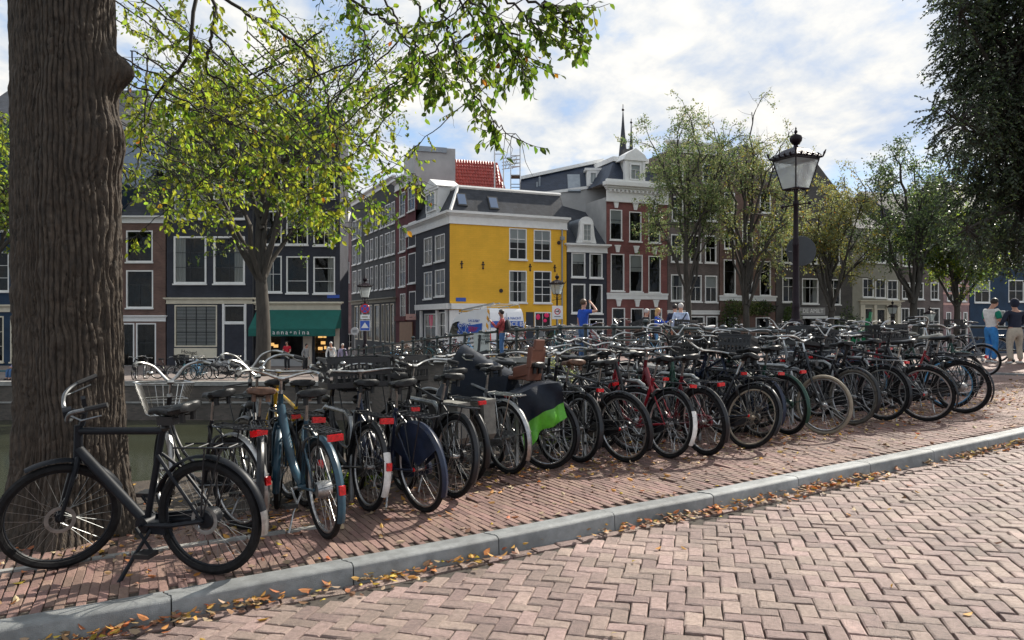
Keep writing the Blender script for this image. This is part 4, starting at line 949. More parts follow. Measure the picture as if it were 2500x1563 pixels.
# ================================================================== BUILDINGS
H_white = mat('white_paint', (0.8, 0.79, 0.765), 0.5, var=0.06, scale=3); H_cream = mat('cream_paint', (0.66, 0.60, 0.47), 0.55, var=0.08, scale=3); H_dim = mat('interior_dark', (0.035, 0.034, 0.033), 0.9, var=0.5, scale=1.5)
H_navy = mat_brick('navy_brick', (0.042, 0.045, 0.06), (0.034, 0.037, 0.05), (0.028, 0.03, 0.04), 0.22, 0.07); H_blue = mat_brick('blue_brick', (0.018, 0.046, 0.092), (0.014, 0.038, 0.078), (0.012, 0.03, 0.06), 0.22, 0.07); H_char = mat_brick('charcoal_brick', (0.056, 0.058, 0.061), (0.045, 0.047, 0.05), (0.038, 0.04, 0.042), 0.22, 0.07)
H_yellow = mat_brick('yellow_brick', (0.88, 0.485, 0.045), (0.84, 0.46, 0.04), (0.75, 0.40, 0.035), 0.42, 0.13, 0.5, lo=.9, hi=1.06)
H_brown = mat_brick('brick_brown', (0.18, 0.098, 0.075), (0.135, 0.075, 0.06), (0.13, 0.11, 0.1)); H_maroon = mat_brick('brick_maroon', (0.13, 0.022, 0.028), (0.11, 0.018, 0.024), (0.10, 0.02, 0.025)); H_red = mat_brick('brick_red', (0.24, 0.082, 0.072), (0.19, 0.064, 0.058), (0.17, 0.09, 0.082)); H_grey = mat_brick('brick_grey', (0.165, 0.125, 0.115), (0.12, 0.095, 0.09), (0.15, 0.135, 0.125)); H_pink = mat_brick('brick_pink', (0.33, 0.20, 0.20), (0.25, 0.15, 0.155), (0.3, 0.24, 0.24)); H_dgrey = mat_brick('brick_dark_grey', (0.10, 0.09, 0.085), (0.075, 0.068, 0.065), (0.1, 0.095, 0.09)); H_olive = mat('olive_render', (0.29, 0.275, 0.225), 0.8, var=0.12, scale=2)
H_plaster = mat('grey_plaster', (0.40, 0.395, 0.385), 0.85, var=0.12, scale=0.8, bump=0.1, bscale=9); H_slate = mat_brick('slate', (0.05, 0.055, 0.068), (0.034, 0.038, 0.048), (0.02, 0.022, 0.027), 0.3, 0.17, 0.6, 0.75); H_slateblue = mat_brick('slate_blue', (0.032, 0.045, 0.075), (0.024, 0.034, 0.058), (0.012, 0.016, 0.026), 0.3, 0.17, 0.6, 0.5); H_lead = mat('lead_sheet', (0.27, 0.30, 0.33), 0.5, 0.3, var=0.15, scale=2); H_tile = mat('red_pantile', (0.36, 0.062, 0.05), 0.45, var=0.2, scale=6, island=0.2); H_tiledk = mat('dark_pantile', (0.05, 0.052, 0.06), 0.85, var=0.25, scale=5, island=0.2)
H_green = mat('awning_green', (0.004, 0.105, 0.085), 0.75, var=0.12, scale=2); H_door = mat('door_navy', (0.012, 0.018, 0.032), 0.4); H_frame = mat('frame_dark', (0.02, 0.022, 0.026), 0.45); H_iron = mat('wrought_iron', (0.025, 0.012, 0.014), 0.5, var=0.2)
H_curt = mat('curtain', (0.55, 0.53, 0.49), 0.9, var=0.1, scale=8, stretch=(6, 1, .4)); H_blind = mat('blind', (0.62, 0.62, 0.6), 0.6); H_glass = mat_glass('window_glass', (0.72, 0.75, 0.75), 0.02); H_pinkpos = mat('pink_poster', (0.85, 0.02, 0.14), 0.5); H_blsign = mat('blue_enamel', (0.03, 0.09, 0.42), 0.3, var=.1); H_wood = mat('warm_wood', (0.30, 0.15, 0.07), 0.6, var=.25, scale=4, stretch=(4, 1, 1)); H_pinkbd = mat('pink_board', (0.72, 0.42, 0.36), .6); H_warm = mat('shop_lamp', (0.9, 0.55, 0.2), .5, emit=(1.0, .55, .18, .9))
class Fac:
    def __init__(s, p0, ang):
        s.p = Vector(p0); s.a = rad(ang); s.u = Vector((math.cos(s.a), math.sin(s.a)))
    def t(s, px): a = (px - CX) / F; return (a * s.p.y - s.p.x) / (s.u.x - a * s.u.y)
    def depth(s, t): return s.p.y + t * s.u.y
    def z(s, px, py): return CZ - (py - HY) / F * s.depth(s.t(px)) - QZ
    def M(s, t=0): q = s.p + s.u * t; return Matrix.Translation((q.x, q.y, QZ)) @ Matrix.Rotation(s.a, 4, 'Z')
def wall_holes(w, h, holes, depth, mi_in=1, left=True, z0=-0.3):
    "front wall at y=0 from x 0..w with openings, reveals, dark rooms behind, side and back walls"
    b = MB(); xs = sorted({0, w, *[round(v, 4) for q in holes for v in q[:2]]}); zs = sorted({z0, h, *[round(v, 4) for q in holes for v in q[2:4]]})
    inside = lambda x, z: any(q[0] - 1e-3 < x < q[1] + 1e-3 and q[2] - 1e-3 < z < q[3] + 1e-3 for q in holes)
    for x0, x1 in zip(xs, xs[1:]):
        run = None
        for za, zb in zip(zs, zs[1:]):
            if not inside((x0 + x1) / 2, (za + zb) / 2):
                if run is None: run = za
                end = zb
            elif run is not None: b.quad((x0, 0, run), (x1, 0, run), (x1, 0, end), (x0, 0, end)); run = None
        if run is not None: b.quad((x0, 0, run), (x1, 0, run), (x1, 0, end), (x0, 0, end))
    for x0, x1, za, zb in [q[:4] for q in holes]:
        d = .18
        for A, B, C_, D_ in (((x0, za), (x0, zb), 1, 0), ((x1, zb), (x1, za), 1, 0), ((x0, zb), (x1, zb), 1, 0), ((x1, za), (x0, za), 1, 0)):
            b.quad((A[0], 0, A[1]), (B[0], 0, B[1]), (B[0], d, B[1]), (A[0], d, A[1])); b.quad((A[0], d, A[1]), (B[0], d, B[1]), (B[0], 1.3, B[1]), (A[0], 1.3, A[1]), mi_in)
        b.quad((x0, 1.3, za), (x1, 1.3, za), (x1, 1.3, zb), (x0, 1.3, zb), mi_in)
    if left: b.quad((0, 0, z0), (0, 0, h), (0, depth, h), (0, depth, z0))
    b.quad((w, 0, h), (w, 0, z0), (w, depth, z0), (w, depth, h)); b.quad((0, depth, z0), (0, depth, h), (w, depth, h), (w, depth, z0))
    b.quad((0, 0, h), (w, 0, h), (w, depth, h), (0, depth, h))
    return b
def window(put, x0, x1, z0, z1, rows=((.5, 2), (.5, 2)), c=.085, m=H_white, inner=None, curtain=None, sill=True, y=.05, bar=.03, arch=0.0):
    "window set into an opening: casing and glazing bars, one pane object per light, sill, curtain"
    inner = inner or m; b = MB()
    b.box(x0, x0 + c, y - .06, y + .06, z0, z1); b.box(x1 - c, x1, y - .06, y + .06, z0, z1); b.box(x0 + c, x1 - c, y - .06, y + .06, z1 - c, z1); b.box(x0 + c, x1 - c, y - .06, y + .06, z0, z0 + c)
    w = put('window', b, m)
    X0, X1, Z0, Z1 = x0 + c, x1 - c, z0 + c, z1 - c; H = Z1 - Z0; tot = sum(r_[0] for r_ in rows); z = Z1; g = MB(); k = 0
    for i, (fr, nc) in enumerate(rows):
        zb = z - H * fr / tot
        if i < len(rows) - 1: g.box(X0, X1, y - .02, y + .035, zb - bar / 2, zb + bar / 2)
        for j in range(nc):
            xa, xb = X0 + (X1 - X0) * j / nc, X0 + (X1 - X0) * (j + 1) / nc
            if j: g.box(xa - bar / 2, xa + bar / 2, y - .015, y + .03, zb + bar / 2, z - bar / 2)
            e = bar / 2; put('pane', MB().quad((xa + e, y + .01, zb + e), (xb - e, y + .01, zb + e), (xb - e, y + .01, z - e), (xa + e, y + .01, z - e)), H_glass, w)
        z = zb
    if g.v: put('glazing_bars', g, inner, w)
    if sill: put('sill', MB().box(x0 - .05, x1 + .05, y - .16, y - .062, z0 - .09, z0 + .005), m, w)
    if curtain == 'blind':
        n = int((Z1 - Z0) / .09); q = MB()
        for i in range(n): zz_ = Z0 + (Z1 - Z0) * (i + .5) / n; q.obox(((X0 + X1) / 2, y + .055, zz_), ((X1 - X0) / 2 - .02, 0, 0), (0, .012, -.026), (0, .002, .002))
        put('blind', q, H_blind, w)
    elif curtain == 'half': put('blind', MB().box(X0 + .01, X1 - .01, y + .035, y + .04, Z0 + H * .55, Z1), H_blind, w)
    elif curtain:
        for s in curtain:
            q = MB(); wd = (X1 - X0) * (.33 if len(curtain) == 1 else .26); xa = X0 if s == 'l' else X1 - wd; n = 10; pts = []
            for i in range(n + 1): pts.append((xa + wd * i / n, y + .07 + .03 * math.sin(i * 2.4), 0))
            for (a, ya, _), (b_, yb, _) in zip(pts, pts[1:]): q.quad((a, ya, Z0), (b_, yb, Z0), (b_, yb, Z1), (a, ya, Z1))
            put('curtain', q, H_curt, w)
    return w
class House:
    def __init__(s, name, label, fac, x0, x1, cat='house', group=None, t0=None, t1=None):
        s.f = fac; s.t0 = fac.t(x0) if t0 is None else t0; s.t1 = fac.t(x1) if t1 is None else t1; s.w = s.t1 - s.t0; s.Mw = fac.M(s.t0)
        s.root = thing(name, label, cat, s.Mw.translation, fac.a, group); s.inv = s.Mw.inverted(); s.basis = Matrix()
    def put(s, name, b, m, parent=None, smooth=False):
        o = link(name, b.mesh(name, m, smooth), parent or s.root)
        if parent is None: o.matrix_basis = s.basis
        return o
    def x(s, px): return s.f.t(px) - s.t0
    def z(s, px, py): return s.f.z(px, py)
    def rect(s, x0, y0, x1, y1): m_ = (x0 + x1) / 2; return (s.x(x0), s.x(x1), s.z(m_, y1), s.z(m_, y0))
    def wall(s, ytop, m, wins, depth=9, px=None, h=None, left=True):
        s.h = h if h is not None else s.z(px or (CX + (s.Mw.translation.x / s.Mw.translation.y) * F), ytop)
        holes = [s.rect(*w_[:4]) for w_ in wins]
        s.put('wall', wall_holes(s.w, s.h, holes, depth, left=left), [m, H_dim])
        for w_, hl in zip(wins, holes):
            kw = dict(w_[4]) if len(w_) > 4 else {}
            window(s.put, *hl, **kw)
    def band(s, za, zb, pr=.12, m=H_white, name='cornice', x0=0, x1=None, steps=3, dent=False):
        b = MB(); x1 = s.w if x1 is None else x1; H_ = zb - za
        if steps <= 2: b.box(x0 - .02, x1 + .02, -pr * .6, .018, za, za + H_ * .7); b.box(x0 - pr * .5, x1 + pr * .5, -pr, .015, za + H_ * .7 + .002, zb)
        else:
            for f0, f1, q in ((0, .08, .28), (.084, .62, .16), (.624, .70, .38), (.704, .80, .62), (.804, 1.0, 1.0)): b.box(x0 - pr * q * .7, x1 + pr * q * .7, -pr * q, .02 - q * .01, za + H_ * f0, za + H_ * f1)
        o = s.put(name, b, m)
        if dent:
            n = int((x1 - x0) / .32)
            for i in range(n): u = x0 + (i + .5) * (x1 - x0) / n; s.put('dentil', MB().box(u - .07, u + .07, -pr * .55, -pr * .17, za + H_ * .50, za + H_ * .62), m, o)
    def mansard(s, zt, ins, m, depth=9, both=True, z0=None, ovh=0.0):
        z0 = s.h if z0 is None else z0; b = MB(); w = s.w; i = ins; il = ins if both in (True, 'l') else 0; ir = ins if both in (True, 'r') else 0
        b.quad((0, 0, z0), (w, 0, z0), (w - ir, i, zt), (il, i, zt)); b.quad((w, 0, z0), (w, depth, z0), (w - ir, depth - i, zt), (w - ir, i, zt)); b.quad((0, depth, z0), (0, 0, z0), (il, i, zt), (il, depth - i, zt)); b.quad((w, depth, z0), (0, depth, z0), (il, depth - i, zt), (w - ir, depth - i, zt)); b.quad((il, i, zt), (w - ir, i, zt), (w - ir, depth - i, zt), (il, depth - i, zt))
        return s.put('roof', b, m)
    def saddle(s, zt, m, depth=9, z0=None):       # ridge parallel to the street
        z0 = s.h if z0 is None else z0; b = MB(); w = s.w
        b.quad((0, -.1, z0), (w, -.1, z0), (w, depth / 2, zt), (0, depth / 2, zt)); b.quad((w, depth, z0), (0, depth, z0), (0, depth / 2, zt), (w, depth / 2, zt)); b.poly([(0, -.1, z0), (0, depth / 2, zt), (0, depth, z0)]); b.poly([(w, -.1, z0), (w, depth, z0), (w, depth / 2, zt)])
        return s.put('roof', b, m)
    def front_gable(s, zt, m, mr, depth=9, z0=None, x0=0, x1=None):   # ridge at right angles to the street
        z0 = s.h if z0 is None else z0; w = s.w if x1 is None else x1; c = (x0 + w) / 2
        g = s.put('gable', MB().prism([(x0, .004, z0), (w, .004, z0), (c, .004, zt)], (0, .25, 0)), m)
        s.put('roof', MB().quad((x0 - .1, .1, z0 - .05), (x0 - .1, depth, z0 - .05), (c, depth, zt + .1), (c, .1, zt + .1)).quad((w + .1, depth, z0 - .05), (w + .1, .1, z0 - .05), (c, .1, zt + .1), (c, depth, zt + .1)), mr)
        return g
S23 = dict(rows=((1, 2), (1, 2), (1, 2))); SH = dict(rows=((1, 2), (1, 2))); TB = dict(rows=((.38, 1), (.62, 2))); T11 = dict(rows=((.5, 1), (.5, 1))); ONE = dict(rows=((1, 1),))
def d(a, **k): q = dict(a); q.update(k); return q
# ---------------- left row across the canal
FL = Fac((0, 50), 0)
h = House('canal_house', 'dark blue canal house with cream shopfront, mostly hidden behind the big trunk', FL, -90, 281)
h.wall(300, H_blue, [(-40, 615, 22, 712, S23), (120, 615, 190, 712, S23), (-40, 470, 22, 565, S23), (120, 470, 190, 565, S23), (-30, 772, 9, 884, d(S23, m=H_cream)), (25, 772, 62, 884, d(S23, m=H_cream)), (90, 772, 140, 884, d(S23, m=H_cream))])
h.band(h.z(0, 762), h.z(0, 744), .25, H_cream); h.saddle(h.h + 3.5, H_slate)
h = House('canal_house', 'narrow brown brick house with white framed windows beside the big trunk', FL, 283, 404)
h.wall(540, H_brown, [(308, 563, 373, 640, d(TB, inner=H_frame)), (308, 660, 374, 752, d(TB, inner=H_frame)), (288, 789, 328, 896, d(T11, inner=H_frame, rows=((.45, 1), (.55, 1)))), (332, 789, 381, 896, d(T11, inner=H_frame, rows=((.45, 1), (.55, 1))))])
h.band(h.z(340, 785), h.z(340, 770), .18); h.band(h.z(340, 545), h.z(340, 528), .3, name='gutter'); h.put('plinth', MB().box(.05, h.w - .25, -.06, 0, 0, h.z(340, 900)), H_cream); h.mansard(h.z(340, 400), 1.8, H_slate)
h.put('plaque', MB().box(h.x(284), h.x(297), -.05, 0, h.z(290, 655), h.z(290, 640)), H_white); h.put('plaque_panel', MB().box(h.x(286), h.x(295), -.07, -.052, h.z(290, 653), h.z(290, 642)), mat('plaque_red', (.4, .05, .03), .5, var=.5, scale=9))
h = House('canal_house', 'tall dark navy house with two wide windows and white blinds on the ground floor', FL, 407, 624)
h.wall(330, H_navy, [(424, 577, 504, 693, d(S23, inner=H_frame, c=.12, curtain='l')), (521, 577, 598, 693, d(S23, inner=H_frame, c=.12, curtain='r')), (426, 438, 503, 535, d(SH, curtain='lr')), (521, 438, 598, 535, d(SH, curtain='l')), (440, 350, 492, 410, SH), (530, 350, 584, 410, SH), (426, 745, 530, 847, d(S23, rows=((1, 4), (1, 4), (1, 4)), inner=H_frame, m=H_cream, curtain='blind', sill=False)), (546, 745, 598, 788, d(ONE, m=H_white, sill=False)), (428, 877, 474, 896, d(ONE, sill=False)), (478, 877, 524, 896, d(ONE, sill=False))])
h.band(h.z(500, 742), h.z(500, 727), .22, H_cream); h.put('sign_board', MB().box(h.x(426), h.x(530), -.07, 0, h.z(478, 874), h.z(478, 850)), H_cream)
t_ = text_mesh('sign_lettering', 'Hoogdalt 39', .36, mat('lettering_black', (.03, .03, .03), .6)); o = link('lettering', t_, h.root); o.matrix_basis = Matrix.Translation((h.x(478), -.08, h.z(478, 862))) @ Matrix.Rotation(rad(90), 4, 'X') @ Matrix.Shear('XY', 4, (0.25, 0))
dr = h.put('door', MB().box(h.x(546), h.x(598), .02, .10, h.z(570, 880), h.z(570, 790)), H_door); h.put('door_frame', MB().box(h.x(543), h.x(548), -.06, .05, h.z(570, 880), h.z(570, 742)).box(h.x(597), h.x(602), -.06, .05, h.z(570, 880), h.z(570, 742)).box(h.x(548), h.x(597), -.05, .05, h.z(570, 792), h.z(570, 787)), H_white)
h.put('step', MB().box(h.x(535), h.x(610), -.9, 0, -.1, h.z(570, 880)), H_plaster); h.front_gable(h.z(515, 175), H_navy, H_slate, x0=h.x(440), x1=h.x(590))
h.put('downpipe', MB().tube([(h.w - .12, -.08, 0), (h.w - .12, -.08, h.h)], .06, 6), H_frame)
h = House('shop_house', 'dark navy corner house above the green shop awning', FL, 626, 830)
WG = [(640, 812, 688, 888, d(ONE, inner=H_frame, m=H_navy, sill=False)), (694, 812, 740, 888, d(ONE, m=H_navy, sill=False)), (766, 812, 800, 888, d(ONE, m=H_frame, sill=False))]
h.wall(335, H_navy, [(645, 625, 688, 714, d(SH, curtain='l')), (699, 626, 752, 716, d(SH, rows=((.68, 1), (.32, 1)))), (765, 627, 818, 717, d(SH, rows=((.3, 1), (.38, 1), (.32, 1)), curtain='r')), (645, 515, 688, 598, SH), (699, 515, 752, 598, d(SH, curtain='half')), (765, 517, 818, 600, d(SH, curtain='r')), (645, 405, 688, 485, SH), (699, 405, 752, 485, SH), (765, 405, 818, 485, d(SH, curtain='l'))] + WG, depth=2.6)
h.band(h.z(730, 757), h.z(730, 737), .35, H_cream); h.put('pillar', MB().box(h.x(741), h.x(762), -.1, 0, 0, h.z(730, 760)).box(h.x(816), h.x(829), -.1, 0, 0, h.z(730, 760)), mat('shop_pillar', (.66, .58, .48), .6)); h.saddle(h.h + 2.2, H_slate, depth=2.6)
h.put('step', MB().box(h.x(640), h.x(742), -.5, 0, -.1, .45), H_plaster)
for i, (px, py) in enumerate(((775, 822), (788, 822), (782, 838), (775, 852), (790, 850), (655, 842), (665, 846))):
    h.put('shelf_light', MB().box(h.x(px) - .14, h.x(px) + .14, .7, .8, h.z(730, py) - .1, h.z(730, py) + .1), H_warm)
for py in (832, 846, 862): h.put('shelf', MB().box(h.x(768), h.x(798), .5, .9, h.z(730, py), h.z(730, py) + .04), H_wood)
aw = thing('shop_awning', 'dark green fabric awning reading anna+nina over the shop window', 'awning', h.Mw @ Vector((h.x(740), 0, h.z(740, 757))), 0)
ax0, ax1 = h.x(632) - h.x(740), h.x(836) - h.x(740); zt, zv, zb = 0, h.z(740, 789) - h.z(740, 757) - .35, h.z(740, 812) - h.z(740, 757) - .2
b = MB(); ny = 14
for i in range(ny): xa, xb = ax0 + (ax1 - ax0) * i / ny, ax0 + (ax1 - ax0) * (i + 1) / ny; b.quad((xa, -.36, zt), (xb, -.36, zt), (xb + .0, -2.0, zv), (xa, -2.0, zv))
b.poly([(ax0, -.36, zt), (ax0, -2.0, zv), (ax0, -.36, zv)]); b.poly([(ax1, -.36, zt), (ax1, -.36, zv), (ax1, -2.0, zv)]); link('canopy', b.mesh('canopy', H_green, False), aw)
b = MB(); n = 40
for i in range(n):
    xa, xb = ax0 + (ax1 - ax0) * i / n, ax0 + (ax1 - ax0) * (i + 1) / n; b.quad((xa, -2.0 - .015 * math.sin(i), zv), (xb, -2.0 - .015 * math.sin(i + 1), zv), (xb, -2.02 - .03 * math.sin((i + 1) * .9), zb), (xa, -2.02 - .03 * math.sin(i * .9), zb))
link('valance', b.mesh('valance', H_green, True), aw)
lw = mat('lettering_white', (.8, .8, .78), .6)
for i, ch in enumerate('anna+nina'): o = link('letter', text_mesh('letter', ch, .4 if ch != '+' else .3, lw), aw); o.matrix_basis = Matrix.Translation((-.2 + (i - 4) * .27, -2.08, (zv + zb) / 2)) @ Matrix.Rotation(rad(90), 4, 'X')
h.put('street_sign', MB().box(h.x(799), h.x(829), -.05, 0, h.z(815, 728), h.z(815, 720)), H_blsign)
# ---------------- end of the side street
FE = Fac((0, 84), 0)
h = House('brick_house', 'pink brick house closing the narrow side street', FE, 800, 905); h.wall(560, H_pink, [(842, 640, 846, 690, ONE), (850, 640, 853, 690, ONE), (846, 815, 860, 855, d(SH)), (832, 600, 846, 640, SH)]); h.saddle(h.h + 4, H_tiledk)
h.put('dormer', MB().box(h.x(832), h.x(846), -.1, 3, h.h - .1, h.h + 2.2), H_white)
# ---------------- yellow corner house and the street behind it
YC = W(1098, 700, 50).xy; FY = Fac(YC, 25); FS = Fac(YC, -65)
h = House('corner_house', 'bright yellow corner house with white windows and slate mansard roof', FY, 1098, 1383); yh = h
W6 = dict(rows=((1, 2), (1, 2), (1, 2)), c=.07, bar=.045)
h.wall(545, H_yellow, [(1243, 558, 1286, 634, d(W6, curtain='half')), (1303, 562, 1345, 637, d(W6, curtain='half')), (1243, 661, 1286, 739, d(W6, curtain='lr')), (1303, 662, 1346, 740, d(W6, rows=((1, 2), (1, 2), (1, 2), (1, 2)))), (1305, 762, 1346, 832, d(SH)), (1108, 762, 1160, 850, d(TB, m=H_white))], depth=9.5, px=1098, left=False)
zc0, zc1 = h.h, h.z(1098, 514); DP = 9.5
h.band(zc0 - .02, zc1, .3, steps=5)
M_side = Matrix.Rotation(rad(90), 4, 'Z') @ Matrix.Translation((-DP, 0, 0))   # frame of the left side wall: x from back to corner
sw_x = lambda px: DP + FS.t(px); sz = FS.z; s_ = House.__new__(House); s_.root = h.root; s_.basis = Matrix.Rotation(rad(-90), 4, 'Z') @ Matrix.Translation((-DP, 0, 0)); s_.w = DP
sr = lambda x0, y0, x1, y1: (sw_x(x0), sw_x(x1), sz((x0 + x1) / 2, y1), sz((x0 + x1) / 2, y0))
sh_ = [sr(1035, 580, 1055, 646), sr(1062, 573, 1086, 638), sr(1035, 664, 1055, 730), sr(1062, 658, 1086, 724), sr(1036, 766, 1066, 828), sr(1072, 762, 1088, 828)]
b = MB(); wl = wall_holes(DP - .004, zc0, sh_, .3); wl.f = [f for f in wl.f]; o = s_.put('wall', wl, [H_navy, H_dim])
o.location = (-.004, 0, 0) if False else o.location
for hl in sh_: window(s_.put, *hl, rows=((1, 2), (1, 2)), bar=.05, c=.08)
s_.band(zc0 - .02, zc1, .3, steps=5)
h.mansard(h.z(1098, 448), .95, H_slate, DP, both='l', z0=zc1)
ztp = h.z(1098, 448); tr = MB(); tr.tube([(.95, .93, ztp), (h.w, .93, ztp)], .13, 6); tr.tube([(.93, .95, ztp), (.93, DP - 1, ztp)], .12, 6); tr.tube([(.03, -.02, zc1), (.93, .93, ztp)], .12, 6); h.put('roof_trim', tr, H_white)
for px, py in ((1132, 481), (1209, 490)):
    u = h.x(px); zz_ = h.z(px, py) - .15; k = (zz_ - zc1) / (ztp - zc1); y_ = .95 * k; n_ = Vector((0, -(ztp - zc1), .95)).normalized(); up = Vector((0, .95, ztp - zc1)).normalized()
    q = MB().obox(Vector((u, y_, zz_)) + n_ * .05, (.36, 0, 0), up * .5, n_ * .06); f_ = h.put('skylight', q, H_frame); h.put('pane', MB().obox(Vector((u, y_, zz_)) + n_ * .115, (.28, 0, 0), up * .41, n_ * .004), mat('sky_pane', (.12, .17, .27), .08, coat=.5), f_)
# dormer on the left slope
q = MB(); xd0, xd1 = sw_x(1042), sw_x(1070); q.box(xd0, xd1, -.05, 1.4, zc1, ztp + .2); q.prism([(xd0 - .25, -.2, ztp + .2), (xd1 + .25, -.2, ztp + .2), ((xd0 + xd1) / 2, -.2, ztp + .85)], (0, 1.8, 0)); q.box(xd0 - .2, xd1 + .2, -.16, -.04, ztp, ztp + .2); dm = s_.put('dormer', q, H_white); window(s_.put, xd0 + .25, xd1 - .25, zc1 + .35, ztp - .1, rows=((1, 2), (1, 2), (1, 2)), y=-.12, sill=False)
for px, py in ((1127, 646), (1179, 648), (1294, 653), (1354, 655)):
    u, zz_ = h.x(px), h.z(px, py); h.put('wall_anchor', MB().box(u - .03, u + .03, -.06, 0, zz_ - .22, zz_ + .18).box(u - .1, u + .1, -.07, 0, zz_ + .02, zz_ + .09).ell((u, -.04, zz_ - .2), (.07, .04, .07), 8, 5).ell((u, -.04, zz_ + .2), (.06, .04, .06), 8, 5), H_iron)
for px, py in ((1364, 593), (1223, 710)): u, zz_ = h.x(px), h.z(px, py); h.put('vent', MB().lathe([(0, -.05), (.14, -.05), (.14, 0)], (u, 0, zz_), 12, axis='y'), H_iron)
h.put('downpipe', MB().tube([(h.x(1371), -.09, 0), (h.x(1371), -.09, zc0)], .055, 8).box(h.x(1371) - .14, h.x(1371) + .14, -.2, -.02, zc0 - .75, zc0 - .5), H_lead)
h.put('street_sign', MB().box(h.x(1113), h.x(1137), -.04, 0, h.z(1125, 736), h.z(1125, 727)), H_blsign)
h.put('shop_cornice', MB().box(-.3, h.x(1184), -.3, 0, h.z(1098, 755), h.z(1098, 741)), H_white); h.put('shop_front', MB().box(-.05, .6, -.12, .0, 0, h.z(1098, 757)).box(h.x(1162), h.x(1180), -.12, 0, 0, h.z(1098, 757)), H_white)
s_.put('shop_cornice', MB().box(sw_x(1022), DP + .3, -.32, 0, h.z(1098, 755), h.z(1098, 741) + .003), H_white); q = MB()
for px in (1030, 1069, 1092): q.box(sw_x(px) - .18, sw_x(px) + .18, -.12, 0, 0, h.z(1098, 757))
s_.put('shop_front', q, H_white); s_.put('heart_poster', MB().ell((sw_x(1050), .06, sz(1050, 778)), (.4, .02, .72), 12, 8), H_pinkpos)
h.put('door', MB().box(h.x(1284), h.x(1303), -.03, .02, 0, h.z(1295, 762)), H_door)
for px, py, sx, sy in ((1313, 774, .16, .2), (1334, 770, .2, .16), (1330, 783, .15, .12)): h.put('pink_poster', MB().ell((h.x(px), -.045, h.z(px, py)), (sx, .015, sy), 10, 6), H_pinkpos)
# maroon and charcoal houses along the side street
h = House('street_house', 'narrow maroon brick house on the side street beside the yellow corner', FS, 965, 1021, t0=FS.t(966), t1=-DP - .02)
h.wall(452, H_maroon, [(975, 552, 990, 615, SH), (997, 542, 1015, 603, SH), (975, 627, 990, 700, SH), (997, 618, 1015, 692, SH), (977, 717, 990, 778, SH), (999, 711, 1015, 770, SH), (975, 470, 989, 528, SH), (996, 455, 1013, 515, SH)], px=1000); h.band(h.h, h.h + .9, .45); h.put('board', MB().box(h.x(977), h.x(1008), -.06, 0, .2, h.z(995, 786)), H_wood); h.put('fascia', MB().box(.1, h.w - .1, -.14, 0, h.z(995, 784), h.z(995, 772)), H_maroon)
pbd = House('street_house', 'long charcoal house with tall white windows on the side street', FS, 800, 965, t0=FS.t(858), t1=FS.t(966) - .02); h = pbd; wn_ = []
for x0, x1 in ((861, 870), (874, 882), (893, 900), (904, 911), (916, 922), (928, 935), (940, 953), (956, 964)):
    m_ = (x0 + x1) / 2; k = FS.depth(FS.t(945)) / FS.depth(FS.t(m_))
    for ya, yb in ((569, 625), (642, 705), (500, 552)): wn_.append((x0, HY - (HY - ya) * k, x1, HY - (HY - yb) * k, SH))
for x0, x1 in ((866, 874), (878, 886), (896, 908), (914, 926), (932, 938), (942, 949), (953, 962)):
    k = FS.depth(FS.t(945)) / FS.depth(FS.t((x0 + x1) / 2)); wn_.append((x0, HY - (HY - 742) * k, x1, HY - (HY - 836) * k, d(T11, m=H_cream, sill=False)))
h.wall(455, H_char, wn_, px=945); h.band(h.z(945, 738), h.z(945, 727), .3, H_olive); h.band(h.h, h.h + .5, .3)
pb_ = thing('hanging_sign', 'small pink sign board hanging beside the corner shop window', 'sign', (FS.M(FS.t(1014)) @ Vector((0, -.35, FS.z(1014, 774))))); pb_.rotation_euler = (0, 0, rad(5)); link('board', MB().box(-.38, .38, -.03, .03, -.22, .22).mesh('board', H_pinkbd, False), pb_); o = link('lettering', text_mesh('t', 'sale', .16, H_frame), pb_); o.matrix_basis = Matrix.Translation((0, -.04, -.02)) @ Matrix.Rotation(rad(90), 4, 'X'); link('bracket', MB().tube([(0, .03, .1), (.3, .5, .1)], .02, 5).mesh('bracket', H_frame), pb_)
# block with red pantile roof behind the yellow house
FB = Fac(W(1012, 400, 62).xy, 18)
h = House('roof_block', 'pale plaster roof block with steep red pantile roof behind the yellow house', FB, 1012, 1256)
zlo = h.z(1120, 478); zhi = h.z(1120, 377); xr0 = h.x(1112); xr1 = h.x(1249); h.put('wall', MB().box(0, xr0 - .01, 0, 5, 3, h.z(1060, 360)).box(xr0, xr1, 1.8, 5, 3, zlo), H_plaster); h.put('parapet', MB().box(-.1, h.x(1090), -.12, .2, h.z(1060, 372), h.z(1060, 360) + .02), H_lead)
back = h.put('roof', MB().quad((xr0, .45, zlo - .3), (xr1, .45, zlo - .3), (xr1 - .6, 2.2, zhi), (xr0, 2.2, zhi)).quad((xr1, .45, zlo - .3), (xr1, 5, zlo - .3), (xr1 - .6, 5, zhi), (xr1 - .6, 2.2, zhi)), H_tile)
NC, NR = 19, 12; tl = Vector((0, 1.75, zhi - zlo + .3)); tl_ = tl.normalized(); nrm = Vector((0, -tl_.z, tl_.y)); tw = (xr1 - xr0 - .35) / NC; th = tl.length / NR
tb_ = MB(); prof = [(-.5, .0), (-.34, .05), (-.12, .075), (.08, .04), (.3, .01), (.5, .0)]; vs_ = []
for v, off in ((0, .05), (1.06, .0)):
    for u, hh in prof: p = Vector((u * tw, 0, 0)) + tl_ * (v * th) + nrm * (hh + off + .01); vs_.append(p)
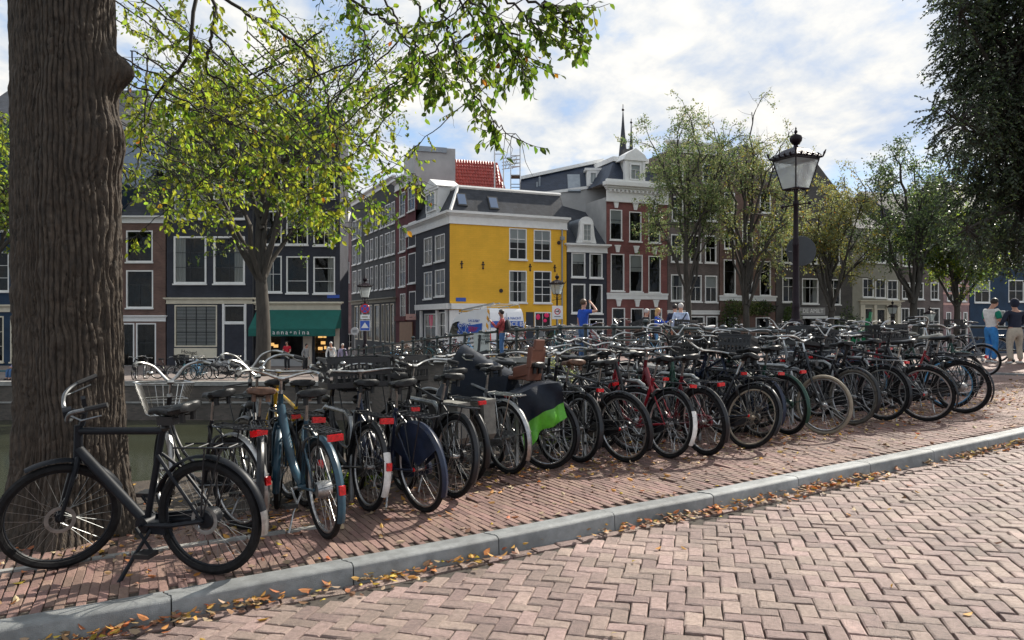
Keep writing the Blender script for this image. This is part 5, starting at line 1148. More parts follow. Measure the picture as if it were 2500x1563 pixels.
k = len(prof); tb_.add(vs_, [(i, i + 1, k + i + 1, k + i) for i in range(k - 1)]); tb_.add([vs_[i] for i in range(k)] + [vs_[i] - nrm * .06 for i in range(k)], [(i + 1, i, k + i, k + i + 1) for i in range(k - 1)]); tm = tb_.mesh('pantile', H_tile)
for i in range(NC):
    for j in range(NR):
        if xr0 + (i + 1) * tw > xr1 - .05 - .6 * j / NR: continue
        o = link('pantile', tm, back); o.location = Vector((xr0 + (i + .5) * tw, .45, zlo - .3)) + tl_ * (j * th)
# scaffolding tower
sc_ = thing('scaffold_tower', 'light grey scaffold tower above the rooftops beside the red roof', 'scaffold', W(1240, 470, 60)); q = MB(); b0 = W(1240, 470, 60)
def sp(x, y, dy=0): v = W(x, y, 60) - b0; return (v.x, v.y + dy, v.z)
for dy in (0, 1.4):
    for x, yt in ((1207, 362), (1229, 362), (1247, 345), (1270, 345)): q.tube([sp(x, 480, dy), sp(x, yt, dy)], .04, 5)
    for y in (380, 398, 428, 450): q.tube([sp(1247, y, dy), sp(1270, y, dy)], .035, 5)
    q.tube([sp(1207, 367, dy), sp(1229, 367, dy)], .035, 5); q.tube([sp(1225, 388, dy), sp(1270, 380, dy)], .035, 5); q.tube([sp(1225, 405, dy), sp(1270, 398, dy)], .035, 5)
    for a, c in ((1232, 1240), (1240, 1250), (1250, 1262)): q.tube([sp(a, 404, dy), sp(c, 384, dy)], .03, 4)
for x, y in ((1207, 367), (1229, 367), (1247, 350), (1270, 350), (1247, 398), (1270, 398), (1247, 428), (1270, 428)): q.tube([sp(x, y, 0), sp(x, y, 1.4)], .03, 5)
link('poles', q.mesh('poles', mat('scaffold_tube', (.5, .5, .5), .4, .6)), sc_); link('platform', MB().box(sp(1247, 440)[0], sp(1270, 440)[0], 0, 1.4, sp(1247, 428)[2], sp(1247, 428)[2] + .05).mesh('platform', H_wood, False), sc_)
# ---------------- right row
te = FY.t(1383); FR = Fac(FY.p + FY.u * (te + .05), 20)
h = House('canal_house', 'small navy house with white curved dormer squeezed between yellow and red houses', FR, 1385, 1481)
h.wall(617, H_navy, [(1395, 617, 1429, 677, d(TB, inner=H_frame, curtain='half')), (1439, 619, 1471, 679, d(TB, inner=H_frame, curtain='lr')), (1395, 693, 1429, 765, d(ONE, inner=H_frame, c=.1)), (1439, 694, 1471, 766, d(ONE, inner=H_frame, c=.1)), (1438, 778, 1474, 850, d(TB))], px=1430); h.band(h.h, h.z(1430, 596), .35)
zt_ = h.z(1430, 470); rf = h.put('roof', MB().quad((0, 0, h.z(1430, 596)), (h.w, 0, h.z(1430, 596)), (h.w, 4.5, zt_), (0, 4.5, zt_)).quad((0, 9, h.h), (0, 4.5, zt_), (h.w, 4.5, zt_), (h.w, 9, h.h)).poly([(0, 0, h.z(1430, 596)), (0, 4.5, zt_), (0, 9, h.h)]), H_slate)
x0, x1 = h.x(1411), h.x(1451); za, zb = h.z(1430, 594), h.z(1430, 548); q = MB(); arc = [(x1 - .12, -.1, zb)] + [((x0 + x1) / 2 + (x1 - x0) * .42 * math.cos(rad(a)), -.1, zb + .55 * math.sin(rad(a))) for a in range(0, 181, 20)] + [(x0 + .12, -.1, zb)]
q.prism([(x0 - .12, -.1, za), (x1 + .12, -.1, za), (x1 - .02, -.1, za + .5)] + arc + [(x0 + .02, -.1, za + .5)], (0, .25, 0)); h.put('dormer', q, H_white); h.put('dormer_roof', MB().prism([(x0 + .1, .15, za)] + [((x0 + x1) / 2 + (x1 - x0) * .4 * math.cos(rad(180 - a)), .15, zb + .5 * math.sin(rad(180 - a))) for a in range(0, 181, 20)] + [(x1 - .1, .15, za)], (0, 2.6, 0)), H_lead); window(h.put, h.x(1420), h.x(1442), za + .1, zb + .05, rows=((1, 2), (1, 2), (1, 2)), y=-.16, sill=False, inner=H_white)
h = House('canal_house', 'tall red brick house with white keystones, white cornice and navy mansard roof', FR, 1482, 1629); rh = h; WI = dict(rows=((.33, 1), (.67, 1)), c=.07, inner=H_frame)
rw = [(1489, 512, 1519, 586, d(WI, curtain='half')), (1536, 517, 1566, 590, WI), (1583, 522, 1612, 593, WI), (1491, 620, 1524, 711, WI), (1537, 622, 1569, 713, d(WI, curtain='half')), (1583, 625, 1613, 715, WI), (1494, 752, 1526, 850, d(WI)), (1540, 753, 1571, 850, d(WI)), (1586, 754, 1616, 850, d(WI))]
h.wall(492, H_red, rw, depth=13, px=1490); zc = h.z(1490, 445); h.band(h.h - .02, zc, .5, steps=5, dent=True); h.band(h.z(1550, 731), h.z(1550, 716), .1, steps=2, name='string_course')
for x0, y0, x1, y1 in [w_[:4] for w_ in rw]: u = h.x((x0 + x1) / 2); z_ = h.z((x0 + x1) / 2, y0) + .12; h.put('keystone', MB().prism([(u - .12, -.08, z_), (u + .12, -.08, z_), (u + .2, -.08, z_ + .42), (u - .2, -.08, z_ + .42)], (0, .08, 0)).box(u - .24, u + .24, -.1, 0, z_ + .424, z_ + .52), H_white)
h.put('side_wall', MB().box(-.06, -.005, .1, 13, 0, h.h + .3), H_plaster); zm = h.z(1490, 385); h.mansard(zm, 1.1, H_slateblue, 13, both=True, z0=zc)
tr = MB(); tr.box(1.0, h.w - 1.0, .95, 12, zm, zm + .35); tr.box(-.15, h.w, -.3, -.05, zc - .03, zc + .2) ; h.put('roof_trim', tr, H_white)
u0, u1 = h.x(1530), h.x(1568); q = MB(); q.box(u0, u1, -.05, 1.2, zc, zm - .1); q.prism([(u0 - .4, -.2, zm - .1), (u1 + .4, -.2, zm - .1), (u1 + .1, -.2, zm + .35), ((u0 + u1) / 2, -.2, zm + .8), (u0 - .1, -.2, zm + .35)], (0, 1.4, 0)); q.box(u0 - .18, u0, -.12, .2, zc, zm - .1); q.box(u1, u1 + .18, -.12, .2, zc, zm - .1); h.put('dormer', q, H_white); window(h.put, u0 + .2, u1 - .2, zc + .25, zm - .35, rows=((.35, 1), (.65, 2)), y=-.12, sill=False)
h.put('chimney', MB().box(h.w * .62, h.w * .62 + .6, 3, 3.6, zm, zm + 1.5), H_char)
# long mansard roof of the same height stretching back beside it
FQ = Fac(W(1490, 430, 58).xy, 0); hl = House('roof_block', 'long navy mansard roof with skylight and white dormer left of the red house', FQ, 1272, 1478)
za, zb, zz2 = hl.z(1300, 480), hl.z(1300, 432), hl.z(1470, 388)
hl.put('wall', MB().prism([(0, 0, 3), (hl.w, 0, 3), (hl.w, 0, hl.z(1470, 452)), (0, 0, za)], (0, 6, 0)), H_plaster); hl.put('roof', MB().quad((0, -.02, za), (hl.w, -.02, hl.z(1470, 452)), (hl.w, 1.2, zz2), (0, 1.2, zb)).quad((0, 1.2, zb), (hl.w, 1.2, zz2), (hl.w, 6, zz2), (0, 6, zb)).poly([(0, -.02, za), (0, 1.2, zb), (0, 6, zb), (0, 6, za)]), H_slateblue)
tr = MB(); tr.prism([(0, -.1, za - .12), (hl.w, -.1, hl.z(1470, 452) - .12), (hl.w, -.1, hl.z(1470, 452) + .1), (0, -.1, za + .1)], (0, .1, 0)); tr.prism([(0, 1.0, zb), (hl.w, 1.0, zz2), (hl.w, 1.0, zz2 + .25), (0, 1.0, zb + .25)], (0, .3, 0)); hl.put('roof_trim', tr, H_white)
q = MB(); u0, u1 = hl.x(1432), hl.x(1463); q.box(u0, u1, -.25, .9, hl.z(1447, 456), hl.z(1447, 418)); q.box(u0 - .15, u1 + .15, -.32, 1.0, hl.z(1447, 418), hl.z(1447, 412)); hl.put('dormer', q, H_white); window(hl.put, u0 + .2, u1 - .2, hl.z(1447, 452), hl.z(1447, 422), rows=((1, 2),), y=-.31, sill=False); u = hl.x(1402)
hl.put('skylight', MB().obox((u, .35, hl.z(1402, 446)), (.48, 0, 0), (0, .45, .72), (0, -.08, .05)), H_lead); hl.put('skylight', MB().obox((hl.x(1340), .35, hl.z(1340, 460)), (.22, 0, 0), (0, .3, .45), (0, -.08, .05)), H_lead)
hl.put('vent_pipe', MB().tube([(hl.x(1318), .5, za), (hl.x(1318), .5, za + 1.6)], .08, 6).tube([(hl.x(1312), .5, za), (hl.x(1312), .5, za + 1.2)], .08, 6), H_lead)
GH = dict(rows=((.45, 1), (.55, 2)), c=.09)
h = House('canal_house', 'grey brown brick house behind the first tree past the red house', FR, 1630, 1755)
h.wall(375, H_grey, [(1638, 670, 1668, 735, d(GH, curtain='lr')), (1684, 672, 1713, 737, GH), (1721, 673, 1751, 738, d(GH, curtain='half')), (1638, 572, 1667, 640, GH), (1684, 574, 1712, 641, GH), (1721, 575, 1749, 642, GH), (1640, 480, 1668, 540, GH), (1684, 480, 1712, 540, GH), (1721, 480, 1749, 540, GH), (1640, 400, 1668, 450, GH), (1715, 400, 1749, 450, GH), (1634, 772, 1676, 850, d(GH, m=H_white)), (1684, 772, 1720, 850, d(GH)), (1724, 772, 1752, 850, d(GH))], px=1690); h.band(h.h, h.h + .8, .4); h.band(h.z(1690, 768), h.z(1690, 758), .1, steps=2, name='string_course')
h = House('canal_house', 'brown brick house with tall windows and ivy over the ground floor', FR, 1757, 1893)
h.wall(450, H_brown, [(1767, 634, 1796, 719, WI), (1812, 636, 1838, 720, WI), (1855, 638, 1882, 722, WI), (1768, 560, 1794, 608, d(SH)), (1812, 540, 1838, 608, SH), (1855, 540, 1882, 610, SH), (1768, 470, 1794, 520, SH), (1855, 470, 1882, 520, SH), (1770, 775, 1800, 850, d(WI, inner=H_white)), (1845, 775, 1880, 850, d(WI, inner=H_white))], px=1825); h.band(h.z(1825, 735), h.z(1825, 722), .15, steps=2, name='string_course'); h.front_gable(h.z(1825, 352), H_grey, H_slate)
h = House('canal_house', 'dark brown house with wide windows and a lettered fascia behind the lamp post', FR, 1895, 2080)
h.wall(490, H_dgrey, [(1910, 678, 1942, 738, d(GH, rows=((.35, 2), (.65, 2)))), (1958, 680, 1998, 742, d(GH, rows=((.35, 2), (.65, 2)), curtain='lr')), (2020, 682, 2052, 744, d(GH, rows=((.35, 2), (.65, 2)))), (1908, 580, 1942, 642, SH), (1960, 582, 1996, 644, SH), (2020, 584, 2050, 646, SH), (1956, 775, 1996, 850, d(ONE)), (2018, 778, 2050, 850, d(ONE)), (1908, 780, 1935, 850, d(ONE))], px=1990); h.front_gable(h.z(1990, 392), H_dgrey, H_slate, x0=.5, x1=h.w - .5)
h.put('fascia', MB().box(h.x(1950), h.x(2012), -.12, 0, h.z(1980, 769), h.z(1980, 751)), mat('fascia_grey', (.3, .29, .28), .7)); o = link('lettering', text_mesh('t', 'DE AMILT', .48, H_white), h.root); o.matrix_basis = Matrix.Translation((h.x(1982), -.14, h.z(1980, 760))) @ Matrix.Rotation(rad(90), 4, 'X'); h.put('awning_rail', MB().box(h.x(1950), h.x(2050), -.5, 0, h.z(1980, 778), h.z(1980, 772)), H_white)
h = House('canal_house', 'olive grey house with cream shopfront and three upper windows', FR, 2081, 2198)
h.wall(560, H_olive, [(2106, 680, 2133, 726, d(SH)), (2137, 682, 2163, 728, d(SH)), (2166, 684, 2192, 731, d(SH)), (2106, 590, 2133, 640, SH), (2137, 592, 2163, 642, SH), (2166, 594, 2192, 644, SH), (2111, 752, 2132, 850, d(S23, m=H_cream, inner=H_frame, sill=False)), (2140, 754, 2162, 850, d(S23, m=H_cream, inner=H_frame, sill=False)), (2172, 752, 2188, 850, d(S23, m=H_cream, inner=H_frame, sill=False))], px=2140); h.band(h.z(2150, 744), h.z(2150, 734), .3, H_cream, x0=h.x(2100)); h.put('shop_front', MB().box(h.x(2100), h.x(2110), -.1, 0, 0, h.z(2150, 745)).box(h.x(2133), h.x(2139), -.1, 0, 0, h.z(2150, 745)).box(h.x(2163), h.x(2171), -.1, 0, 0, h.z(2150, 745)).box(h.x(2189), h.w - .05, -.1, 0, 0, h.z(2150, 745)), H_cream); h.saddle(h.z(2140, 470), H_tiledk)
h = House('canal_house', 'grey brick house with tall ground floor windows behind the fourth tree', FR, 2199, 2302)
h.wall(540, H_grey, [(2202, 690, 2222, 730, SH), (2232, 690, 2255, 731, SH), (2272, 690, 2292, 732, SH), (2200, 752, 2220, 850, S23), (2236, 752, 2258, 850, S23), (2268, 752, 2294, 850, S23), (2204, 600, 2224, 650, SH), (2236, 600, 2256, 650, SH), (2272, 600, 2292, 650, SH)], px=2250); h.saddle(h.z(2250, 450), H_tiledk)
h = House('canal_house', 'pink brick house with pale stone bands left of the navy house', FR, 2303, 2366)
h.wall(560, H_pink, [(2312, 690, 2328, 735, SH), (2340, 690, 2358, 736, SH), (2310, 762, 2322, 850, S23), (2334, 762, 2346, 850, S23), (2352, 762, 2362, 850, S23), (2312, 600, 2328, 650, SH), (2340, 600, 2358, 650, SH)], px=2335); h.saddle(h.h + 3.5, H_tiledk)
for py in (700, 719, 745): h.band(h.z(2335, py), h.z(2335, py - 5), .03, steps=1, name='stone_band', m=H_pinkbd)
h = House('canal_house', 'plain navy blue house with white windows at the right edge', FR, 2368, 2600)
h.wall(540, H_blue, [(2379, 684, 2417, 739, d(SH, rows=((1, 2), (1, 2)), curtain='half')), (2462, 684, 2500, 737, SH), (2540, 684, 2576, 737, SH), (2425, 758, 2454, 802, d(S23, curtain='half')), (2500, 758, 2530, 850, S23), (2379, 590, 2417, 645, SH), (2462, 590, 2500, 645, SH)], px=2450); h.saddle(h.h + 4, H_slate)
# ---------------- things behind the rooftops
def spire(px, ytip, ybase, Y, label, w):
    t0 = W(px, ybase, Y); hgt = W(px, ytip, Y).z - t0.z; r_ = thing('church_spire', label, 'church spire', t0)
    link('spire', MB().lathe([(w, 0), (w * .62, hgt * .33), (w * .33, hgt * .6), (.12, hgt * .86)], n=8).mesh('spire', H_slate, False), r_); link('tower', MB().box(-w, w, -w, w, -25, 0).mesh('tower', H_dgrey, False), r_); link('finial', MB().tube([(0, 0, hgt * .86), (0, 0, hgt)], .1, 5).ell((0, 0, hgt * .9), (.35, .35, .35), 8, 5).mesh('finial', H_iron), r_)
spire(1521, 255, 388, 190, 'tall slender dark church spire rising behind the red house', 1.15); spire(1541, 290, 380, 200, 'shorter thin church spire right of the tall one', .65)
tk = thing('dark_roof', 'dark slate hipped roof with a flagpole far behind the right row', 'roof', W(2078, 500, 110)); b0 = W(2078, 500, 110); q = lambda x, y, dy=0: tuple(W(x, y, 110) - b0 + Vector((0, dy, 0)))
link('roof', MB().quad(q(2040, 505), q(2118, 505), q(2098, 455, 5), q(2040, 458, 5)).quad(q(2118, 505), q(2118, 505, 12), q(2098, 455, 7), q(2098, 455, 5)).mesh('roof', H_slateblue, False), tk); link('wall', MB().box(q(2040, 505)[0], q(2118, 505)[0], 0, 12, -22, q(2040, 505)[2]).mesh('wall', H_dgrey, False), tk); link('flagpole', MB().tube([q(2098, 455, 5), q(2098, 418, 5)], .09, 5).mesh('flagpole', H_iron), tk)
# ================================================================== RAILINGS, LAMPS, SIGNS
I_green = mat('railing_paint', (0.012, 0.022, 0.022), 0.35, var=0.3, scale=12, coat=.2); I_plum = mat('lamp_paint', (0.014, 0.007, 0.011), 0.4, var=0.3, scale=10, spec=.2)
def railing(label, w, s0, s1, sp_=1.32):
    root = thing('bridge_railing', label, 'railing', bridge_pt(s0, w)); o0 = bridge_pt(s0, w)
    n = int((s1 - s0) / sp_); pm = cached('rail_post', lambda: MB().lathe([(0.000, -.05), (0.085, -.05), (0.085, .08), (0.056, .11), (0.056, .30), (0.078, .315), (0.078, .36), (0.056, .38), (0.053, .62), (0.078, .635), (0.078, .69), (0.053, .71), (0.050, .93), (0.085, .95), (0.093, 1.0), (0.078, 1.03), (0.085, 1.05), (0.046, 1.075), (0, 1.085)], n=10).mesh('post', I_green))
    pt = cached('rail_post_tall', lambda: MB().lathe([(0.000, -.05), (0.093, -.05), (0.093, .08), (0.062, .11), (0.062, .30), (0.085, .315), (0.085, .36), (0.062, .38), (0.056, .62), (0.085, .635), (0.085, .69), (0.056, .71), (0.053, .93), (0.093, .95), (0.101, 1.0), (0.078, 1.03), (0.039, 1.05), (0.046, 1.07), (0.081, 1.10), (0.090, 1.135), (0.074, 1.17), (0.031, 1.19), (0, 1.195)], n=10).mesh('post', I_green))
    for i in range(n + 1): link('post', pt if i % 6 == 4 else pm, root, bridge_pt(s0 + i * sp_, w) - o0)
    for hz, r in ((.975, .042), (.66, .026), (.335, .026)): link('rail', MB().tube([bridge_pt(s0 + (s1 - s0) * i / 60, w, hz) - o0 for i in range(61)], r, 8).mesh('rail', I_green), root)
railing('dark green iron railing along the near side of the bridge', 0.0, -0.7, 34); railing('dark green iron railing along the far side of the bridge', 10.6, -3.5, 30)
L_glass = mat_glass('lantern_glass', (.9, .95, .96), .12)
_t = L_glass.node_tree; _tl = _t.nodes.new('ShaderNodeBsdfTranslucent'); _tl.inputs[0].default_value = (.86, .92, .94, 1); _mx = _t.nodes.new('ShaderNodeMixShader'); _mx.inputs[0].default_value = .55   # milky old lantern glass
_o = _t.nodes['Material Output']; _t.links.new(_o.inputs[0].links[0].from_socket, _mx.inputs[1]); _t.links.new(_tl.outputs[0], _mx.inputs[2]); _t.links.new(_mx.outputs[0], _o.inputs[0])
def lamp(label, pos, rz=45, sc=1.0, group=None):
    r = thing('street_lamp', label, 'street lamp', pos, 0, group); r.scale = (sc,) * 3; r.rotation_euler = (0, 0, rad(rz))
    def mk():
        D = {}
        D['base'] = MB().lathe([(0.170, -.05), (0.170, .12), (0.136, .15), (0.128, .5), (0.140, .52), (0.140, .60), (0.106, .66), (0.098, .98), (0.128, 1.0), (0.136, 1.06), (0.128, 1.12), (0.145, 1.15), (0.128, 1.19), (0.085, 1.23)], n=16).mesh('base', I_plum)
        D['pole'] = MB().lathe([(0.086, 1.23), (0.067, 1.40), (0.074, 1.45), (0.074, 1.50), (0.064, 1.54), (0.056, 2.6), (0.064, 2.62), (0.064, 2.66), (0.056, 2.70), (0.061, 2.74), (0.049, 2.78), (0.046, 3.38), (0.057, 3.40), (0.057, 3.44), (0.037, 3.48), (0.033, 3.60), (0.049, 3.68)], n=14).mesh('pole', I_plum)
        D['ladder_bar'] = MB().tube([(-.17, .17, 3.36), (.17, -.17, 3.42)], .014, 6).ell((-.17, .17, 3.36), (.035,) * 3, 8, 6).ell((.17, -.17, 3.42), (.035,) * 3, 8, 6).mesh('ladder_bar', I_plum)
        for k, (dx, dy) in enumerate(((1, 1), (-1, -1), (1, -1), (-1, 1))):
            D[f'scroll{k}'] = MB().tube(bez([Vector((dx * a, dy * a, z)) for a, z in ((.03, 3.46), (.09, 3.52), (.135, 3.60), (.12, 3.66), (.10, 3.68))], 3), .009, 5).mesh('scroll', I_plum)
        lo, hi, z0, z1 = .17, .29, 3.69, 4.24; fr = MB()
        for dx, dy in ((1, 1), (-1, -1), (1, -1), (-1, 1)): fr.tube([(dx * lo, dy * lo, z0), (dx * hi, dy * hi, z1)], .013, 6)
        q = [(1, 1), (-1, 1), (-1, -1), (1, -1)]
        for l_, z_ in ((lo, z0), (hi, z1)): fr.tube([(dx * l_, dy * l_, z_) for dx, dy in q], .014, 6, closed=True)
        fr.tube([(lo, lo, z0), (-lo, -lo, z0)], .012, 5); fr.tube([(-lo, lo, z0), (lo, -lo, z0)], .012, 5); D['lantern_frame'] = fr.mesh('lantern_frame', I_plum)
        for k in range(4): (ax_, ay_), (bx_, by_) = q[k], q[(k + 1) % 4]; D[f'glass{k}'] = MB().quad((ax_ * lo, ay_ * lo, z0), (bx_ * lo, by_ * lo, z0), (bx_ * hi, by_ * hi, z1), (ax_ * hi, ay_ * hi, z1)).mesh('glass_pane', L_glass, False)
        ro = MB(); e = .335
        lv = [(e, z1 + .02), (e * .97, z1 + .05), (.16, z1 + .20), (.07, z1 + .24)]; vs_ = [(dx * l_, dy * l_, z_) for l_, z_ in lv for dx, dy in q]
        ro.add(vs_, [(i * 4 + k, i * 4 + (k + 1) % 4, (i + 1) * 4 + (k + 1) % 4, (i + 1) * 4 + k) for i in range(3) for k in range(4)] + [(12, 13, 14, 15)]); ro.quad(*[(dx * hi, dy * hi, z1 + .021) for dx, dy in q]); D['lantern_roof'] = ro.mesh('lantern_roof', I_plum, False)
        cr = MB()
        for k in range(4):
            (ax_, ay_), (bx_, by_) = q[k], q[(k + 1) % 4]
            for j in range(5):
                u = j / 5; x, y = (ax_ + (bx_ - ax_) * u) * e, (ay_ + (by_ - ay_) * u) * e; hgt = .14 if j == 0 else .075
                cr.tube([(x, y, z1 + .03), (x * 1.06, y * 1.06, z1 + .03 + hgt * .6), (x * (1.12 if j == 0 else 1.0), y * (1.12 if j == 0 else 1.0), z1 + .03 + hgt)], [.012, .022, .006], 5)
                u2 = (j + 1) / 5; x2, y2 = (ax_ + (bx_ - ax_) * u2) * e, (ay_ + (by_ - ay_) * u2) * e; cr.tube([(x, y, z1 + .04), ((x + x2) / 2, (y + y2) / 2, z1 + .085), (x2, y2, z1 + .04)], .006, 4)
        D['crown_ornament'] = cr.mesh('crown_ornament', I_plum)
        D['finial'] = MB().lathe([(.06, z1 + .23), (.035, z1 + .28), (.07, z1 + .31), (.11, z1 + .36), (.12, z1 + .41), (.10, z1 + .46), (.04, z1 + .49), (.02, z1 + .51), (.035, z1 + .54), (.012, z1 + .58), (.018, z1 + .60), (0, z1 + .64)], n=12).mesh('finial', I_plum)
        D['bulb'] = MB().lathe([(.07, z0 + .01), (.07, z0 + .05), (.03, z0 + .08), (.04, z0 + .16), (.055, z0 + .22), (.05, z0 + .25), (.08, z0 + .26), (0, z0 + .27)], n=12).mesh('bulb', mat('lamp_mantle', (.55, .53, .5), .3))
        return D
    for nm, me in cached('lamp', mk).items(): link(me.name.split('.')[0], me, r)
    return r
lp = W(1943, 780, 14.4); lamp('large plum black crown lantern on a tall post in the middle of the bikes', (lp.x, lp.y, .33), rz=24.5)
for px, Y, sc, lb in ((891, 40, 1.0, 'crown lantern at the far foot of the bridge carrying road signs'), (1360, 40, .95, 'crown lantern before the yellow house'), (1884, 60, .95, 'small crown lantern in front of the ivy'), (2179, 62, .95, 'crown lantern before the cream shopfront'), (2270, 48, .8, 'crown lantern before the grey brick house, right of the fourth tree')):
    p = W(px, 780, Y); s, w = bridge_sw(p.x, p.y); lamp(lb, (p.x, p.y, deck_z(s) if -1 < w < 11 and s < 36 else QZ), rz=20, sc=sc)
S_red = mat('sign_red', (.55, .01, .02), .35); S_back = mat('sign_back', (.05, .055, .06), .6, .1, var=.15, scale=5); S_white = mat('sign_white', (.75, .75, .74), .4)
def rsign(label, px, py, Y, r, front, cat='road sign', back=False):
    o = thing('road_sign', label, cat, W(px, py, Y)); 
    link('plate', MB().lathe([(0, -.012), (r, -.012), (r + .006, 0), (r, .012), (0, .012)], n=32, axis='y').mesh('plate', front), o); return o
o = rsign('grey back of a round road sign fixed to the large lamp post', 1956, 613, 14.62, .285, S_back); link('clamp', MB().tube([(-.2, -.03, .26), (-.10, -.03, .262)], .012, 5).tube([(-.24, -.03, -.27), (-.10, -.03, -.27)], .012, 5).box(-.25, -.19, -.02, -.012, -.02, .0).mesh('clamp', K_steel), o)
o = rsign('round no stopping sign, red rimmed blue disc with a red cross', 891, 754, 39.7, .245, S_red); link('disc', MB().lathe([(0, -.016), (.2, -.016), (.2, -.013), (0, -.013)], n=24, axis='y').mesh('disc', H_blsign), o); link('cross', MB().obox((0, -.02, 0), (.15, 0, .15), (0, .003, 0), (-.018, 0, .018)).obox((0, -.024, 0), (-.15, 0, .15), (0, .003, 0), (.018, 0, .018)).mesh('cross', S_red, False), o)
o = thing('road_sign', 'small white supplementary plate under the no stopping sign', 'road sign', W(891, 774, 39.7)); link('plate', MB().box(-.24, .24, -.01, .01, -.12, .12).mesh('plate', S_white, False), o); link('bar', MB().box(-.15, .15, -.016, -.011, -.03, .03).mesh('bar', H_olive, False), o)
o = thing('road_sign', 'blue square pedestrian crossing sign with white triangle on the lantern post', 'road sign', W(891, 795, 39.7)); link('plate', MB().box(-.27, .27, -.01, .01, -.27, .27).mesh('plate', S_white, False), o); link('field', MB().box(-.25, .25, -.015, -.011, -.25, .25).mesh('field', H_blsign, False), o); link('triangle', MB().prism([(-.2, -.02, -.13), (.2, -.02, -.13), (0, -.02, .17)], (0, .004, 0)).mesh('triangle', S_white, False), o)
o = rsign('round pale grey sign on a thin post left of the lantern', 866, 809, 42, .22, mat('sign_grey', (.42, .43, .44), .5)); link('post', MB().tube([(0, .03, -1.7), (0, .03, .2)], .03, 6).mesh('post', K_steel), o)
for i in range(3): link('lettering', MB().box(-.12, .12, -.018, -.014, .05 - i * .055, .075 - i * .055).mesh('lettering', H_frame, False), o)
o = thing('road_sign', 'white square sign with a red ringed symbol in front of the yellow house', 'road sign', W(1361, 763, 34)); link('plate', MB().box(-.24, .24, -.012, .012, -.3, .3).mesh('plate', S_white, False), o); link('ring', MB().torus((0, -.016, .04), .12, .022, 24, 5, flat=.2).mesh('ring', S_red), o); link('symbol', MB().obox((0, -.016, .04), (.09, 0, -.02), (0, .003, 0), (.004, 0, .018)).obox((.03, -.016, .07), (.02, 0, .03), (0, .003, 0), (-.02, 0, .01)).mesh('symbol', H_frame, False), o); link('lettering', MB().box(-.14, .14, -.016, -.013, -.2, -.17).mesh('lettering', H_frame, False), o); link('post', MB().tube([(0, .03, -2.1), (0, .03, .28)], .035, 8).mesh('post', K_steel), o)
# poster board tied to the railing
pc = bridge_pt(13.55, -.09, .52); o = thing('poster_board', 'weathered poster board fixed to the near bridge railing', 'poster', pc, rad(-18)); link('board', MB().box(-.3, .3, -.012, .012, -.44, .44).mesh('board', mat('poster_paper', (.46, .49, .46), .7, var=.12, scale=5), False), o)
link('print', MB().prism([(-.28, -.02, -.42), (.28, -.02, -.42), (.28, -.02, -.3), (.2, -.02, -.12), (-.05, -.02, -.2), (-.16, -.02, -.16), (-.28, -.02, -.22)], (0, .005, 0)).prism([(-.16, -.02, -.16), (-.06, -.02, -.18), (-.02, -.02, .38), (-.1, -.02, .4)], (0, .005, 0)).mesh('print', H_char, False), o)
for i, tx in enumerate(('DE ORDE', 'DWAZER', '11 29')): q = link('lettering', text_mesh('t', tx, .115, H_char), o); q.matrix_basis = Matrix.Translation((.1, -.02, .34 - i * .12)) @ Matrix.Rotation(rad(90), 4, 'X')
q = link('lettering', text_mesh('t', 'WINNERS', .1, S_red), o); q.matrix_basis = Matrix.Translation((.06, -.03, -.36)) @ Matrix.Rotation(rad(90), 4, 'X')
# ================================================================== TREES
rng = np.random.default_rng(11)
def leafmat(name, col, trans, isl=.3, hue=.03, rough=.55): return mat(name, col, rough, island=isl, hue=hue, trans=trans)
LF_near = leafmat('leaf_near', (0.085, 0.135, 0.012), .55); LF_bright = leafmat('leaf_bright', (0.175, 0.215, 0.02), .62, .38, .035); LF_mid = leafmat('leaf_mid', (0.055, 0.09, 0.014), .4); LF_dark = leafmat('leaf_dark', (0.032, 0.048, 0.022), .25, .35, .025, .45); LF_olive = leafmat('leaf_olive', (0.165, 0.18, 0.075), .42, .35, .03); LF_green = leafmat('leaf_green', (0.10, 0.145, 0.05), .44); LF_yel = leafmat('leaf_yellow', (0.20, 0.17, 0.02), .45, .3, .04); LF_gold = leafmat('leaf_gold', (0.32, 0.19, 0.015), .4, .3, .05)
B_bark = mat('bark', (0.085, 0.064, 0.047), 0.9, col2=(0.024, 0.019, 0.015), scale=34, stretch=(1, 1, .3), bump=0.8, bscale=90); B_twig = mat('twig', (0.028, 0.023, 0.018), 0.8); B_far = mat('bark_far', (0.055, 0.048, 0.04), 0.9, var=.3, scale=8, stretch=(1, 1, .2))
def frame_for(n):
    n = n / np.linalg.norm(n, axis=1, keepdims=True); a = np.where(np.abs(n[:, 2:3]) < .9, np.array([[0, 0, 1.]]), np.array([[1., 0, 0]]))
    u = np.cross(n, a); u /= np.linalg.norm(u, axis=1, keepdims=True); return u, np.cross(n, u)
LEAF6 = (np.array([[0, 0, 0], [.33, .30, .05], [.33, -.30, .05], [.68, .24, .02], [.68, -.24, .02], [1, 0, -.06], [.4, 0, -.02], [.75, 0, -.03]]), np.array([[0, 6, 1], [0, 2, 6], [1, 6, 3], [6, 7, 3], [2, 4, 6], [6, 4, 7], [3, 7, 5], [7, 4, 5]]))
LEAF4 = (np.array([[0, 0, 0], [.5, .27, .03], [.5, -.27, .03], [1, 0, 0]]), np.array([[0, 2, 1], [1, 2, 3]]))
